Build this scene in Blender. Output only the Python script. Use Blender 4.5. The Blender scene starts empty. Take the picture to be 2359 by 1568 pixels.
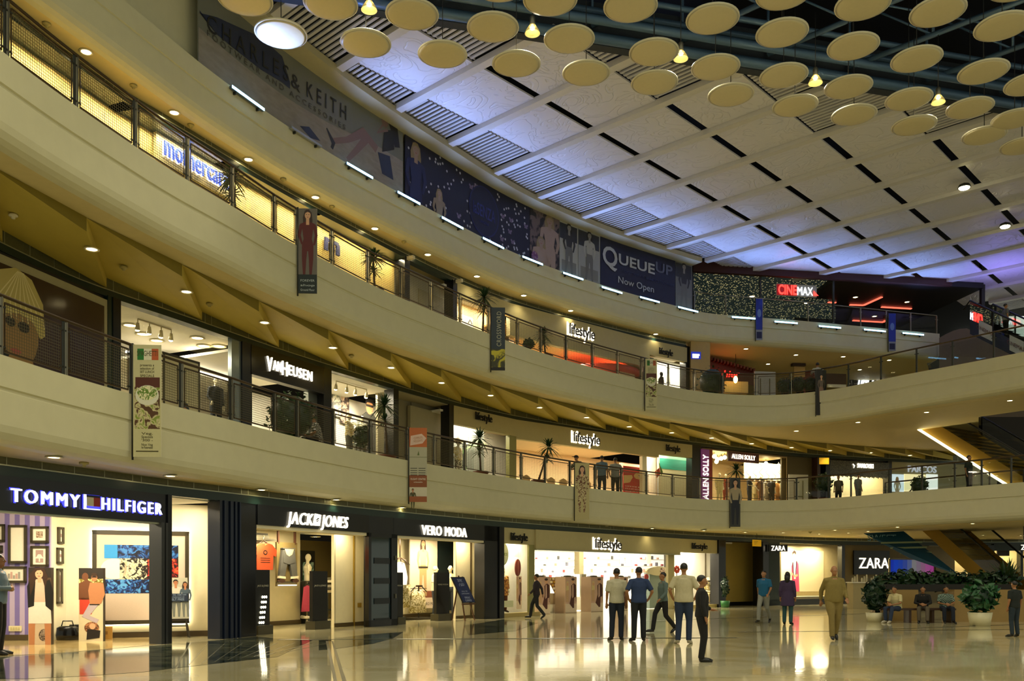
import bpy, bmesh, math, random
from mathutils import Vector, Matrix
RND = random.Random(11)
sc = bpy.context.scene
COL = sc.collection
F, CX, HY, CH = 2100.0, 1180.0, 1330.0, 1.5      # focal length and horizon in photo pixels, eye height in metres
# ---------------------------------------------------------------- camera, world, exposure
cam_d = bpy.data.cameras.new('camera')
cam = bpy.data.objects.new('camera', cam_d)
COL.objects.link(cam)
cam.location = (0, 0, CH)
cam.rotation_euler = (math.radians(90), 0, 0)
cam_d.sensor_width = 36
cam_d.lens = F / 2359 * 36
cam_d.shift_y = (HY - 784) / 2359
cam_d.clip_end = 400
sc.camera = cam
w = bpy.data.worlds.new('world')
sc.world = w
w.use_nodes = True
w.node_tree.nodes['Background'].inputs[0].default_value = (0.91, 0.91, 0.70, 1)
w.node_tree.nodes['Background'].inputs[1].default_value = 0.45
sc.view_settings.view_transform = 'Standard'
sc.view_settings.look = 'None'
sc.view_settings.gamma = 1
sc.view_settings.use_curve_mapping = False
sc.view_settings.exposure = 0.22
cy = sc.cycles
cy.max_bounces = 4
cy.use_adaptive_sampling = True
cy.adaptive_threshold = 0.12
cy.diffuse_bounces = 2
cy.glossy_bounces = 2
cy.transmission_bounces = 4
cy.transparent_max_bounces = 6
cy.use_denoising = True
cy.sample_clamp_indirect = 4
cy.sample_clamp_direct = 0
cy.caustics_reflective = False
cy.caustics_refractive = False
def area_light(loc, rot, sx, sy, power, color, spread=None):
 d = bpy.data.lights.new('area_lamp', 'AREA')
 d.shape = 'RECTANGLE'
 d.size, d.size_y = sx, sy
 d.energy = power
 d.color = color
 if spread:
  d.spread = math.radians(spread)
 o = bpy.data.objects.new('area_lamp', d)
 COL.objects.link(o)
 o.location = loc
 o.rotation_euler = rot
 return o
def spot_light(loc, power, color, angle=110, blend=0.6, radius=0.06, rot=(0, 0, 0), parent=None):
 d = bpy.data.lights.new('spot_lamp', 'SPOT')
 d.energy = power
 d.color = color
 d.spot_size = math.radians(angle)
 d.spot_blend = blend
 d.shadow_soft_size = radius
 o = bpy.data.objects.new('spot_lamp', d)
 COL.objects.link(o)
 o.location = loc
 o.rotation_euler = rot
 if parent:
  o.parent = parent
 return o
WARM = (1.0, 0.86, 0.54)
WHITE_WARM = (1.0, 0.88, 0.62)
BLUE = (0.27, 0.42, 1.0)
# ---------------------------------------------------------------- helpers: pixels to places
def P(x, y, z):
 """place at height z seen at photo pixel (x, y)"""
 k = (z - CH) / (HY - y)
 return Vector(((x - CX) * k, F * k, z))
def PD(x, y, d):
 """place at depth d seen at photo pixel (x, y)"""
 return Vector(((x - CX) * d / F, d, CH + (HY - y) * d / F))
def lin(c):
 if isinstance(c, str):
  c = tuple(int(c[i:i + 2], 16) for i in (0, 2, 4))
 o = []
 for v in c:
  v = v / 255.0
  o.append(v / 12.92 if v <= 0.04045 else ((v + 0.055) / 1.055) ** 2.4)
 return (o[0], o[1], o[2], 1)
MATS = {}
def mat(name, col='808080', rough=0.55, metal=0.0, emit=0.0, ecol=None, var=0.06, scale=6.0, bump=0.0, trans=0.0, alpha=1.0, spec=0.5, stretch=None):
 if name in MATS:
  return MATS[name]
 m = bpy.data.materials.new(name)
 m.use_nodes = True
 nt = m.node_tree
 b = nt.nodes['Principled BSDF']
 c = lin(col)
 b.inputs['Roughness'].default_value = rough
 b.inputs['Metallic'].default_value = metal
 b.inputs['Specular IOR Level'].default_value = spec
 b.inputs['Base Color'].default_value = c
 if trans:
  b.inputs['Transmission Weight'].default_value = trans
 if alpha < 1:
  b.inputs['Alpha'].default_value = alpha
 if emit:
  b.inputs['Emission Color'].default_value = lin(ecol or col)
  b.inputs['Emission Strength'].default_value = emit
 if var or bump:
  tc = nt.nodes.new('ShaderNodeTexCoord')
  nz = nt.nodes.new('ShaderNodeTexNoise')
  nz.inputs['Scale'].default_value = scale
  nz.inputs['Detail'].default_value = 4
  if stretch:
   mp = nt.nodes.new('ShaderNodeMapping')
   mp.inputs['Scale'].default_value = stretch
   nt.links.new(tc.outputs['Object'], mp.inputs['Vector'])
   nt.links.new(mp.outputs['Vector'], nz.inputs['Vector'])
  else:
   nt.links.new(tc.outputs['Object'], nz.inputs['Vector'])
  if var:
   mx = nt.nodes.new('ShaderNodeMix')
   mx.data_type = 'RGBA'
   mx.inputs[6].default_value = tuple(v * (1 - var) for v in c[:3]) + (1,)
   mx.inputs[7].default_value = tuple(min(1, v * (1 + var)) for v in c[:3]) + (1,)
   nt.links.new(nz.outputs['Fac'], mx.inputs[0])
   nt.links.new(mx.outputs[2], b.inputs['Base Color'])
  if bump:
   bp = nt.nodes.new('ShaderNodeBump')
   bp.inputs['Strength'].default_value = bump
   bp.inputs['Distance'].default_value = 0.02
   nt.links.new(nz.outputs['Fac'], bp.inputs['Height'])
   nt.links.new(bp.outputs['Normal'], b.inputs['Normal'])
 MATS[name] = m
 return m
def glow(name, col, strength):
 return mat(name, col, 0.5, emit=strength, var=0)
# ---------------------------------------------------------------- mesh builder
class MB:
 def __init__(s):
  s.v, s.f, s.fm, s.fs, s.ms = [], [], [], [], []
 def mi(s, m):
  if m not in s.ms:
   s.ms.append(m)
  return s.ms.index(m)
 def add(s, vs, fs, m, smooth=False, T=None):
  k = len(s.v)
  i = s.mi(m)
  for p in vs:
   p = Vector(p)
   s.v.append(T @ p if T is not None else p)
  for f in fs:
   s.f.append([a + k for a in f])
   s.fm.append(i)
   s.fs.append(smooth)
  return k
 def bx(s, x0, y0, z0, x1, y1, z1, m, T=None):
  vs = [(x, y, z) for z in (z0, z1) for x, y in ((x0, y0), (x1, y0), (x1, y1), (x0, y1))]
  fs = [(3, 2, 1, 0), (4, 5, 6, 7), (0, 1, 5, 4), (1, 2, 6, 5), (2, 3, 7, 6), (3, 0, 4, 7)]
  s.add(vs, fs, m, T=T)
  return s
 def quad(s, a, b, c, d, m):
  s.add([a, b, c, d], [(0, 1, 2, 3)], m)
  return s
 def bar(s, a, b, w, h, m):
  """square bar from a to b, w wide and h high"""
  a, b = Vector(a), Vector(b)
  d = (b - a).normalized()
  up = Vector((0, 0, 1)) if abs(d.z) < 0.95 else Vector((0, 1, 0))
  x = d.cross(up).normalized() * (w / 2)
  y = x.cross(d).normalized() * (h / 2)
  vs = [a - x - y, a + x - y, a + x + y, a - x + y, b - x - y, b + x - y, b + x + y, b - x + y]
  s.add(vs, [(0, 1, 2, 3), (7, 6, 5, 4), (0, 4, 5, 1), (1, 5, 6, 2), (2, 6, 7, 3), (3, 7, 4, 0)], m)
  return s
 def tube(s, pts, r, m, n=8, caps=True, smooth=True, flat=1.0):
  pts = [Vector(p) for p in pts]
  rs = r if isinstance(r, (list, tuple)) else [r] * len(pts)
  vs = []
  ref = None
  for i, p in enumerate(pts):
   d = (pts[min(i + 1, len(pts) - 1)] - pts[max(i - 1, 0)])
   if d.length < 1e-9:
    d = Vector((0, 0, 1))
   d.normalize()
   if ref is None:
    ref = Vector((0, 0, 1)) if abs(d.z) < 0.9 else Vector((1, 0, 0))
   x = d.cross(ref)
   if x.length < 1e-4:
    x = d.cross(Vector((0, 1, 0)))
   x.normalize()
   y = x.cross(d).normalized()
   ref = y
   for k in range(n):
    a = 2 * math.pi * k / n
    vs.append(p + x * math.cos(a) * rs[i] + y * math.sin(a) * rs[i] * flat)
  fs = []
  for i in range(len(pts) - 1):
   for k in range(n):
    a, b = i * n + k, i * n + (k + 1) % n
    fs.append((a, b, b + n, a + n))
  if caps:
   fs.append(tuple(reversed(range(n))))
   fs.append(tuple(range((len(pts) - 1) * n, len(pts) * n)))
  s.add(vs, fs, m, smooth)
  return s
 def lathe(s, prof, m, c=(0, 0, 0), n=16, smooth=True, sx=1.0, sy=1.0, T=None):
  vs, fs = [], []
  for r, z in prof:
   for k in range(n):
    a = 2 * math.pi * k / n
    vs.append((c[0] + r * math.cos(a) * sx, c[1] + r * math.sin(a) * sy, c[2] + z))
  for i in range(len(prof) - 1):
   for k in range(n):
    a, b = i * n + k, i * n + (k + 1) % n
    fs.append((a, b, b + n, a + n))
  if prof[0][0] > 1e-6:
   fs.append(tuple(reversed(range(n))))
  if prof[-1][0] > 1e-6:
   fs.append(tuple(range((len(prof) - 1) * n, len(prof) * n)))
  s.add(vs, fs, m, smooth, T)
  return s
 def ell(s, c, r, m, n=14, k=8, T=None):
  prof = [(math.sin(math.pi * i / k), -math.cos(math.pi * i / k)) for i in range(k + 1)]
  vs, fs = [], []
  for a_, z in prof:
   for j in range(n):
    a = 2 * math.pi * j / n
    vs.append((c[0] + a_ * math.cos(a) * r[0], c[1] + a_ * math.sin(a) * r[1], c[2] + z * r[2]))
  for i in range(k):
   for j in range(n):
    a, b = i * n + j, i * n + (j + 1) % n
    fs.append((a, b, b + n, a + n))
  s.add(vs, fs, m, True, T)
  return s
 def poly(s, pts, m, y0=0.0, y1=None):
  """polygon in the x-z plane at y0 (front, towards -y), with thickness to y1"""
  n = len(pts)
  ar = sum(pts[i][0] * pts[(i + 1) % n][1] - pts[(i + 1) % n][0] * pts[i][1] for i in range(n))
  if ar < 0:
   pts = list(reversed(pts))
  vs = [(x, y0, z) for x, z in pts]
  fs = [tuple(range(n))]
  if y1 is not None:
   vs += [(x, y1, z) for x, z in pts]
   fs.append(tuple(reversed(range(n, 2 * n))))
   for i in range(n):
    j = (i + 1) % n
    fs.append((i, i + n, j + n, j))
  s.add(vs, fs, m)
  return s
 def oval(s, cx, cz, rx, rz, m, y0=0.0, y1=None, n=18, rot=0.0):
  c, q = math.cos(rot), math.sin(rot)
  pts = []
  for i in range(n):
   a = 2 * math.pi * i / n
   x, z = rx * math.cos(a), rz * math.sin(a)
   pts.append((cx + x * c - z * q, cz + x * q + z * c))
  return s.poly(pts, m, y0, y1)
 def rect(s, x0, z0, x1, z1, m, y0=0.0, y1=None):
  return s.poly([(x0, z0), (x1, z0), (x1, z1), (x0, z1)], m, y0, y1)
 def limb(s, pts, ws, m, y0=0.0, y1=None):
  """flat tapered band through points in the x-z plane"""
  L, Rr = [], []
  for i, (x, z) in enumerate(pts):
   a = pts[max(i - 1, 0)]
   b = pts[min(i + 1, len(pts) - 1)]
   d = math.hypot(b[0] - a[0], b[1] - a[1]) or 1
   nx, nz = -(b[1] - a[1]) / d, (b[0] - a[0]) / d
   L.append((x + nx * ws[i] / 2, z + nz * ws[i] / 2))
   Rr.append((x - nx * ws[i] / 2, z - nz * ws[i] / 2))
  for i in range(len(pts) - 1):
   s.poly([L[i], L[i + 1], Rr[i + 1], Rr[i]], m, y0, y1)
  return s
 def text(s, t, m, h, cx=0.0, cz=0.0, y=0.0, depth=0.02, sx=1.0, shear=0.0, align='C', width=None, bold=0.0, spacing=1.0, vert=False, tilt=0.0, fit=None):
  """letters of cap height h centred at (cx, cz), front face at y, thickness depth"""
  vs, fs, bb = glyphs(t, bold, spacing)
  if not vs:
   return s
  k = h / 0.72
  x0, x1 = bb
  kx = k * sx
  if fit:
   kx = fit / (x1 - x0)
  ox = {'C': -(x0 + x1) / 2, 'L': -x0, 'R': -x1}[align]
  ct, st = math.cos(tilt), math.sin(tilt)
  out = []
  for (x, z, d) in vs:
   X = (x + ox) * kx
   Z = (z - 0.36) * k
   X += Z * shear
   if vert:
    X, Z = -Z, X
   X, Z = X * ct - Z * st, X * st + Z * ct
   out.append((cx + X, y + (0 if d > 0 else depth), cz + Z))
  s.add(out, fs, m)
  return s
 def map(s, fn, start=0):
  for i in range(start, len(s.v)):
   s.v[i] = Vector(fn(s.v[i]))
  return s
 def build(s, name, parent=None, loc=None, rz=None, smooth_angle=None):
  me = bpy.data.meshes.new(name)
  me.from_pydata([tuple(p) for p in s.v], [], s.f)
  for m in s.ms:
   me.materials.append(m)
  me.polygons.foreach_set('material_index', s.fm)
  me.polygons.foreach_set('use_smooth', s.fs)
  me.update()
  o = bpy.data.objects.new(name, me)
  COL.objects.link(o)
  if parent is not None:
   o.parent = parent
  if loc is not None:
   o.location = loc
  if rz is not None:
   o.rotation_euler = (0, 0, rz)
  return o
GL = {}
def glyphs(t, bold, spacing):
 key = (t, bold, spacing)
 if key in GL:
  return GL[key]
 cu = bpy.data.curves.new('lettering', 'FONT')
 cu.body = t
 cu.size = 1.0
 cu.extrude = 0.01
 cu.offset = bold
 cu.space_character = spacing
 cu.resolution_u = 3
 ob = bpy.data.objects.new('lettering', cu)
 COL.objects.link(ob)
 bpy.context.view_layer.update()
 dg = bpy.context.evaluated_depsgraph_get()
 me = bpy.data.meshes.new_from_object(ob.evaluated_get(dg))
 vs = [(v.co.x, v.co.y, v.co.z) for v in me.vertices]
 fs = [tuple(reversed(p.vertices[:])) if False else tuple(p.vertices) for p in me.polygons]
 bpy.data.objects.remove(ob)
 bpy.data.curves.remove(cu)
 bpy.data.meshes.remove(me)
 xs = [v[0] for v in vs] or [0, 1]
 GL[key] = (vs, fs, (min(xs), max(xs)))
 return GL[key]
def tag(o, label=None, cat=None, group=None, kind=None):
 if label:
  o['label'] = label
 if cat:
  o['category'] = cat
 if group:
  o['group'] = group
 if kind:
  o['kind'] = kind
 return o
def thing(name, label, cat, loc=(0, 0, 0), rz=0.0, group=None):
 o = bpy.data.objects.new(name, None)
 o.empty_display_size = 0.1
 COL.objects.link(o)
 o.location = loc
 o.rotation_euler = (0, 0, rz)
 return tag(o, label, cat, group)
def struct(mb, name, parent=None):
 o = mb.build(name, parent)
 if parent is None:
  o['kind'] = 'structure'
 return o
def dup(root, loc, rz=0.0, label=None, group=None, scale=None):
 r = root.copy()
 COL.objects.link(r)
 r.location = loc
 r.rotation_euler = (0, 0, rz)
 if scale:
  r.scale = (scale, scale, scale)
 if label:
  r['label'] = label
 if group:
  r['group'] = group
 for ch in list(root.children):
  c = ch.copy()
  COL.objects.link(c)
  c.parent = r
  for g in list(ch.children):
   d = g.copy()
   COL.objects.link(d)
   d.parent = c
 return r
# ---------------------------------------------------------------- plan curves
class Curve:
 def __init__(s, pts, raw=False):
  pts = [Vector((p[0], p[1])) for p in pts]
  if not raw:
   q = []
   n = len(pts)
   for i in range(n - 1):
    p0 = pts[i - 1] if i else pts[0] * 2 - pts[1]
    p3 = pts[i + 2] if i + 2 < n else pts[-1] * 2 - pts[-2]
    p1, p2 = pts[i], pts[i + 1]
    k = max(2, int((p2 - p1).length / 0.3))
    for j in range(k):
     t = j / k
     q.append(0.5 * ((2 * p1) + (p2 - p0) * t + (2 * p0 - 5 * p1 + 4 * p2 - p3) * t * t + (3 * p1 - p0 - 3 * p2 + p3) * t ** 3))
   q.append(pts[-1])
   for _ in range(10):
    q = [q[0]] + [(q[i - 1] + q[i] * 2 + q[i + 1]) / 4 for i in range(1, len(q) - 1)] + [q[-1]]
   pts = q
  s.p = pts
  s.L = [0.0]
  for a, b in zip(pts, pts[1:]):
   s.L.append(s.L[-1] + (b - a).length)
 def seg(s, t):
  import bisect
  i = min(max(bisect.bisect_right(s.L, t) - 1, 0), len(s.p) - 2)
  d = s.L[i + 1] - s.L[i]
  return i, (t - s.L[i]) / d if d > 1e-9 else 0
 def pt(s, t):
  i, k = s.seg(t)
  return s.p[i] + (s.p[i + 1] - s.p[i]) * k
 def tan(s, t):
  e = 0.4
  return (s.pt(min(t + e, s.L[-1])) - s.pt(max(t - e, 0))).normalized()
 def nor(s, t):
  a = s.tan(t)
  return Vector((a.y, -a.x))
 def off(s, w):
  return Curve([s.p[i] + s.nor(s.L[i]) * w for i in range(len(s.p))], raw=True)
 def spx(s, px):
  """arc length where the view ray of pixel column px meets the curve"""
  k = (px - CX) / F
  best = None
  for i in range(len(s.p) - 1):
   a, b = s.p[i], s.p[i + 1]
   fa, fb = a.x - k * a.y, b.x - k * b.y
   if a.y > 1 and b.y > 1 and fa <= 0 <= fb:
    t = fa / (fa - fb) if fa != fb else 0
    return s.L[i] + t * (s.L[i + 1] - s.L[i])
  return 0.0 if px < 600 else s.L[-1]
 def at(s, px, py=None, z=None):
  """place on the curve at pixel column px, at pixel row py or height z"""
  q = s.pt(s.spx(px))
  if z is None:
   z = CH + (HY - py) * q.y / F
  return Vector((q.x, q.y, z))
 def rz(s, px):
  t = s.tan(s.spx(px))
  return math.atan2(t.y, t.x)
 def wrap(s, s0=0.0):
  def fn(p):
   t = s0 + p[0]
   q, n = s.pt(t), s.nor(t)
   return Vector((q.x - n.x * p[1], q.y - n.y * p[1], p[2]))
  return fn
def curve_px(pts, z, pre=7.0, post=0.0):
 q = [P(x, y, z) for x, y in pts]
 a = q[0] + (q[0] - q[1]).normalized() * pre
 q = [a] + q
 if post:
  q.append(q[-1] + (q[-1] - q[-2]).normalized() * post)
 return Curve([(p.x, p.y) for p in q])
def sweep(mb, cv, s0, s1, prof, m, step=0.6, smooth=False, caps=True, closed=True):
 """sweep a cross-section of (inward, z) points along a plan curve; m is one material or one per side"""
 n = max(1, int((s1 - s0) / step))
 k = len(prof)
 ss = [s0 + (s1 - s0) * i / n for i in range(n + 1)]
 rows = []
 for t in ss:
  q, nn = cv.pt(t), cv.nor(t)
  rows.append([(q.x - nn.x * y, q.y - nn.y * y, z) for y, z in prof])
 vs = [p for r in rows for p in r]
 sides = k if closed else k - 1
 for j in range(sides):
  mm = m[j] if isinstance(m, list) else m
  fs = []
  for i in range(n):
   a, b = i * k + j, i * k + (j + 1) % k
   fs.append((a, a + k, b + k, b))
  base = len(mb.v) if j == 0 else base
  if j == 0:
   for p in vs:
    mb.v.append(Vector(p))
  idx = mb.mi(mm)
  for f in fs:
   mb.f.append([q + base for q in f])
   mb.fm.append(idx)
   mb.fs.append(smooth)
 if caps and closed:
  mm = m[0] if isinstance(m, list) else m
  idx = mb.mi(mm)
  mb.f.append([base + j for j in range(k)])
  mb.f.append([base + n * k + j for j in reversed(range(k))])
  mb.fm += [idx, idx]
  mb.fs += [False, False]
 return mb
def loft(mb, A, B, pxs, za, zb, m):
 """surface between two plan curves, joined along the same sight lines"""
 vs, fs = [], []
 for x in pxs:
  a, b = A.pt(A.spx(x)), B.pt(B.spx(x))
  vs += [(a.x, a.y, za), (b.x, b.y, zb)]
 for i in range(len(pxs) - 1):
  fs.append((2 * i, 2 * i + 1, 2 * i + 3, 2 * i + 2))
 mb.add(vs, fs, m)
 return mb
def span(a, b, n):
 return [a + (b - a) * i / n for i in range(n + 1)]
# ================================================================ FRAMES, PEOPLE, PRINTED FIGURES
class Fr:
 """upright frame: x to the right along a front, y inwards, z up; X and Z turn photo pixels into it"""
 def __init__(s, o, rz):
  s.o, s.rz = Vector((o[0], o[1], 0)), rz
  s.c, s.q = math.cos(rz), math.sin(rz)
 def X(s, px, y=0.0):
  k = (px - CX) / F
  return (k * (s.o.y + y * s.c) - s.o.x + y * s.q) / (s.c - k * s.q)
 def D(s, px, y=0.0):
  return s.o.y + s.X(px, y) * s.q + y * s.c
 def Z(s, py, px, y=0.0):
  return CH + (HY - py) * s.D(px, y) / F
 def W(s, x, y, z=0.0):
  return Vector((s.o.x + x * s.c - y * s.q, s.o.y + x * s.q + y * s.c, z))
 def pt(s, px, y, z=0.0):
  return s.W(s.X(px, y), y, z)
 def T(s):
  return Matrix.Translation(s.o) @ Matrix.Rotation(s.rz, 4, 'Z')
def frame_px(cv, a, b):
 p, q = cv.pt(cv.spx(a)), cv.pt(cv.spx(b))
 return Fr((p.x, p.y), math.atan2(q.y - p.y, q.x - p.x))
def frame_at(cv, px):
 p = cv.pt(cv.spx(px))
 return Fr((p.x, p.y), cv.rz(px))
def fthing(fr, name, label, cat, px, y=0.0, z=0.0, group=None, turn=0.0):
 """a thing at pixel column px, depth y of a frame; children use x relative to it"""
 return thing(name, label, cat, fr.pt(px, y, z), fr.rz + turn, group)
def flat(name, col):
 return mat('print_' + name, col, 0.5, var=0.05, scale=20)
def fig2d(mb, cx, z0, h, skin, hair, top, bot, y=0.0, long_hair=True, legs=None, pose=0, shoes=None, arm=None, wide=1.0):
 """printed standing figure of height h, feet at z0, as thin layered shapes"""
 u = h / 7.6
 Lr = [0]
 def yy():
  Lr[0] += 1
  return y - 0.0012 * Lr[0]
 W_ = u * wide
 hz = z0 + h - 0.55 * u
 if long_hair:
  a = yy()
  mb.poly([(cx - .52 * W_, hz - 1.7 * u), (cx - .62 * W_, hz - .3 * u), (cx - .35 * W_, hz + .5 * u), (cx + .1 * W_, hz + .62 * u), (cx + .48 * W_, hz + .3 * u), (cx + .6 * W_, hz - .6 * u), (cx + .5 * W_, hz - 1.8 * u), (cx, hz - 1.5 * u)], hair, a)
 lg = legs or bot
 a = yy()
 sp = 0.45 if pose == 0 else 0.75
 mb.limb([(cx - .35 * W_, z0 + 3.7 * u), (cx - .45 * W_, z0 + 2.0 * u), (cx - sp * W_, z0 + .2 * u)], [.75 * W_, .55 * W_, .3 * W_], lg, a)
 mb.limb([(cx + .35 * W_, z0 + 3.7 * u), (cx + .42 * W_, z0 + 2.0 * u), (cx + sp * .8 * W_, z0 + .2 * u)], [.75 * W_, .55 * W_, .3 * W_], lg, a - 0.0003)
 if shoes:
  mb.oval(cx - sp * W_, z0 + .12 * u, .26 * W_, .14 * u, shoes, yy())
  mb.oval(cx + sp * .8 * W_, z0 + .12 * u, .26 * W_, .14 * u, shoes, yy())
 mb.poly([(cx - .62 * W_, z0 + 2.9 * u), (cx + .62 * W_, z0 + 2.9 * u), (cx + .66 * W_, z0 + 3.8 * u), (cx + .48 * W_, z0 + 4.4 * u), (cx - .48 * W_, z0 + 4.4 * u), (cx - .66 * W_, z0 + 3.8 * u)], bot, yy())
 am = arm or top
 a = yy()
 mb.limb([(cx - .82 * W_, z0 + 5.9 * u), (cx - 1.05 * W_, z0 + 4.7 * u), (cx - .7 * W_, z0 + 3.7 * u)], [.42 * W_, .36 * W_, .24 * W_], am, a)
 mb.limb([(cx + .82 * W_, z0 + 5.9 * u), (cx + 1.08 * W_, z0 + 4.7 * u), (cx + .8 * W_, z0 + 3.6 * u)], [.42 * W_, .36 * W_, .24 * W_], am, a)
 mb.poly([(cx - .5 * W_, z0 + 4.2 * u), (cx + .5 * W_, z0 + 4.2 * u), (cx + .66 * W_, z0 + 5.3 * u), (cx + .95 * W_, z0 + 6.0 * u), (cx + .3 * W_, z0 + 6.25 * u), (cx - .3 * W_, z0 + 6.25 * u), (cx - .95 * W_, z0 + 6.0 * u), (cx - .66 * W_, z0 + 5.3 * u)], top, yy())
 mb.poly([(cx - .2 * W_, z0 + 5.9 * u), (cx + .2 * W_, z0 + 5.9 * u), (cx + .2 * W_, z0 + 6.6 * u), (cx - .2 * W_, z0 + 6.6 * u)], skin, yy())
 mb.oval(cx, hz, .37 * W_, .52 * u, skin, yy())
 a = yy()
 mb.poly([(cx - .40 * W_, hz - .1 * u), (cx - .42 * W_, hz + .3 * u), (cx - .15 * W_, hz + .6 * u), (cx + .2 * W_, hz + .58 * u), (cx + .42 * W_, hz + .25 * u), (cx + .40 * W_, hz - .05 * u), (cx + .3 * W_, hz + .22 * u), (cx, hz + .34 * u), (cx - .28 * W_, hz + .2 * u)], hair, a)
 a = yy()
 for sgn in (-1, 1):
  mb.oval(cx + sgn * .15 * W_, hz + .02 * u, .075 * W_, .035 * u, hair, a, n=8)
 mb.oval(cx, hz - .28 * u, .11 * W_, .035 * u, flat('lips', '9c4a42'), a, n=8)
 return mb
def remesh(mb, name, m, vox, parent, smooth=6):
 o = mb.build(name)
 md = o.modifiers.new('r', 'REMESH')
 md.mode = 'VOXEL'
 md.voxel_size = vox
 ms = o.modifiers.new('s', 'SMOOTH')
 ms.iterations = smooth
 ms.factor = 0.5
 bpy.context.view_layer.update()
 dg = bpy.context.evaluated_depsgraph_get()
 me = bpy.data.meshes.new_from_object(o.evaluated_get(dg))
 old = o.data
 o.modifiers.clear()
 o.data = me
 bpy.data.meshes.remove(old)
 me.name = name
 me.materials.clear()
 me.materials.append(m)
 for p in me.polygons:
  p.use_smooth = True
  p.material_index = 0
 if parent:
  o.parent = parent
 return o
SKIN = mat('skin_brown', '9a6a44', 0.5)
SKIN_D = mat('skin_dark', '6e4529', 0.5)
SKIN_P = mat('mannequin_ivory', 'efe3c0', 0.35, var=0)
HAIR = mat('hair_black', '120e0b', 0.45)
HAIR_G = mat('hair_grey', '8d8578', 0.6)
SHOE = mat('shoe_black', '0e0c0a', 0.35)
SHOE_B = mat('shoe_brown', '3a2413', 0.4)
JOINTS = dict(pel=(0, 0.01, .97), wst=(0, 0.0, 1.11), chs=(0, 0.0, 1.31), top=(0, 0.01, 1.43), nck=(0, .02, 1.50), hed=(0, -.012, 1.645),
              shL=(-.185, .015, 1.425), elL=(-.235, .04, 1.15), wrL=(-.245, -.02, .91), fiL=(-.24, -.06, .80), hpL=(-.095, .01, .93), knL=(-.105, -.015, .51), anL=(-.105, .03, .085), toL=(-.13, -.14, .03))
for _k in list(JOINTS):
 if _k.endswith('L'):
  _v = JOINTS[_k]
  JOINTS[_k[:-1] + 'R'] = (-_v[0], _v[1], _v[2])
STAND = {}
RELAX = dict(knL=(-.115, -.03, .51), toL=(-.16, -.12, .03), hpL=(-.09, 0.01, .93), anR=(.13, .05, .085), toR=(.18, -.10, .03))
WALK = dict(knL=(-.09, -.20, .56), anL=(-.09, -.27, .10), toL=(-.10, -.45, .06), knR=(.09, .06, .50), anR=(.09, .36, .16), toR=(.10, .24, .03),
   elL=(-.25, .16, 1.17), wrL=(-.25, .20, .93), fiL=(-.245, .20, .83), elR=(.25, -.02, 1.16), wrR=(.23, -.20, .98), fiR=(.22, -.28, .92))
POCKET = dict(elL=(-.31, .08, 1.17), wrL=(-.24, -.02, .99), fiL=(-.17, -.06, .93), elR=(.31, .08, 1.17), wrR=(.24, -.02, .99), fiR=(.17, -.06, .93))
FOLD = dict(elL=(-.27, -.06, 1.17), wrL=(-.06, -.22, 1.17), fiL=(.08, -.20, 1.19), elR=(.27, -.06, 1.17), wrR=(.06, -.20, 1.14), fiR=(-.08, -.20, 1.15))
LEAN = dict(pel=(0, .10, .96), wst=(0, .05, 1.10), chs=(0, -.05, 1.28), top=(0, -.09, 1.40), nck=(0, -.11, 1.47), hed=(0, -.16, 1.60), shL=(-.19, -.07, 1.39), shR=(.19, -.07, 1.39), elL=(-.30, -.20, 1.17), wrL=(-.12, -.36, 1.10), fiL=(.0, -.38, 1.10), elR=(.30, -.20, 1.17), wrR=(.12, -.36, 1.10), fiR=(.0, -.38, 1.10))
SIT = dict(pel=(0, .06, .50), wst=(0, .05, .63), chs=(0, -.01, .84), top=(0, -.04, .96), nck=(0, -.05, 1.03), hed=(0, -.10, 1.17), shL=(-.19, -.03, .95), shR=(.19, -.03, .95), elL=(-.25, -.10, .70), elR=(.25, -.10, .70), wrL=(-.09, -.32, .66), wrR=(.09, -.32, .64), fiL=(.0, -.38, .64), fiR=(.0, -.38, .62),
           hpL=(-.10, .02, .50), hpR=(.10, .02, .50), knL=(-.14, -.42, .52), knR=(.14, -.42, .52), anL=(-.13, -.40, .09), anR=(.13, -.52, .09), toL=(-.15, -.56, .03), toR=(.16, -.68, .03))
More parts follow.
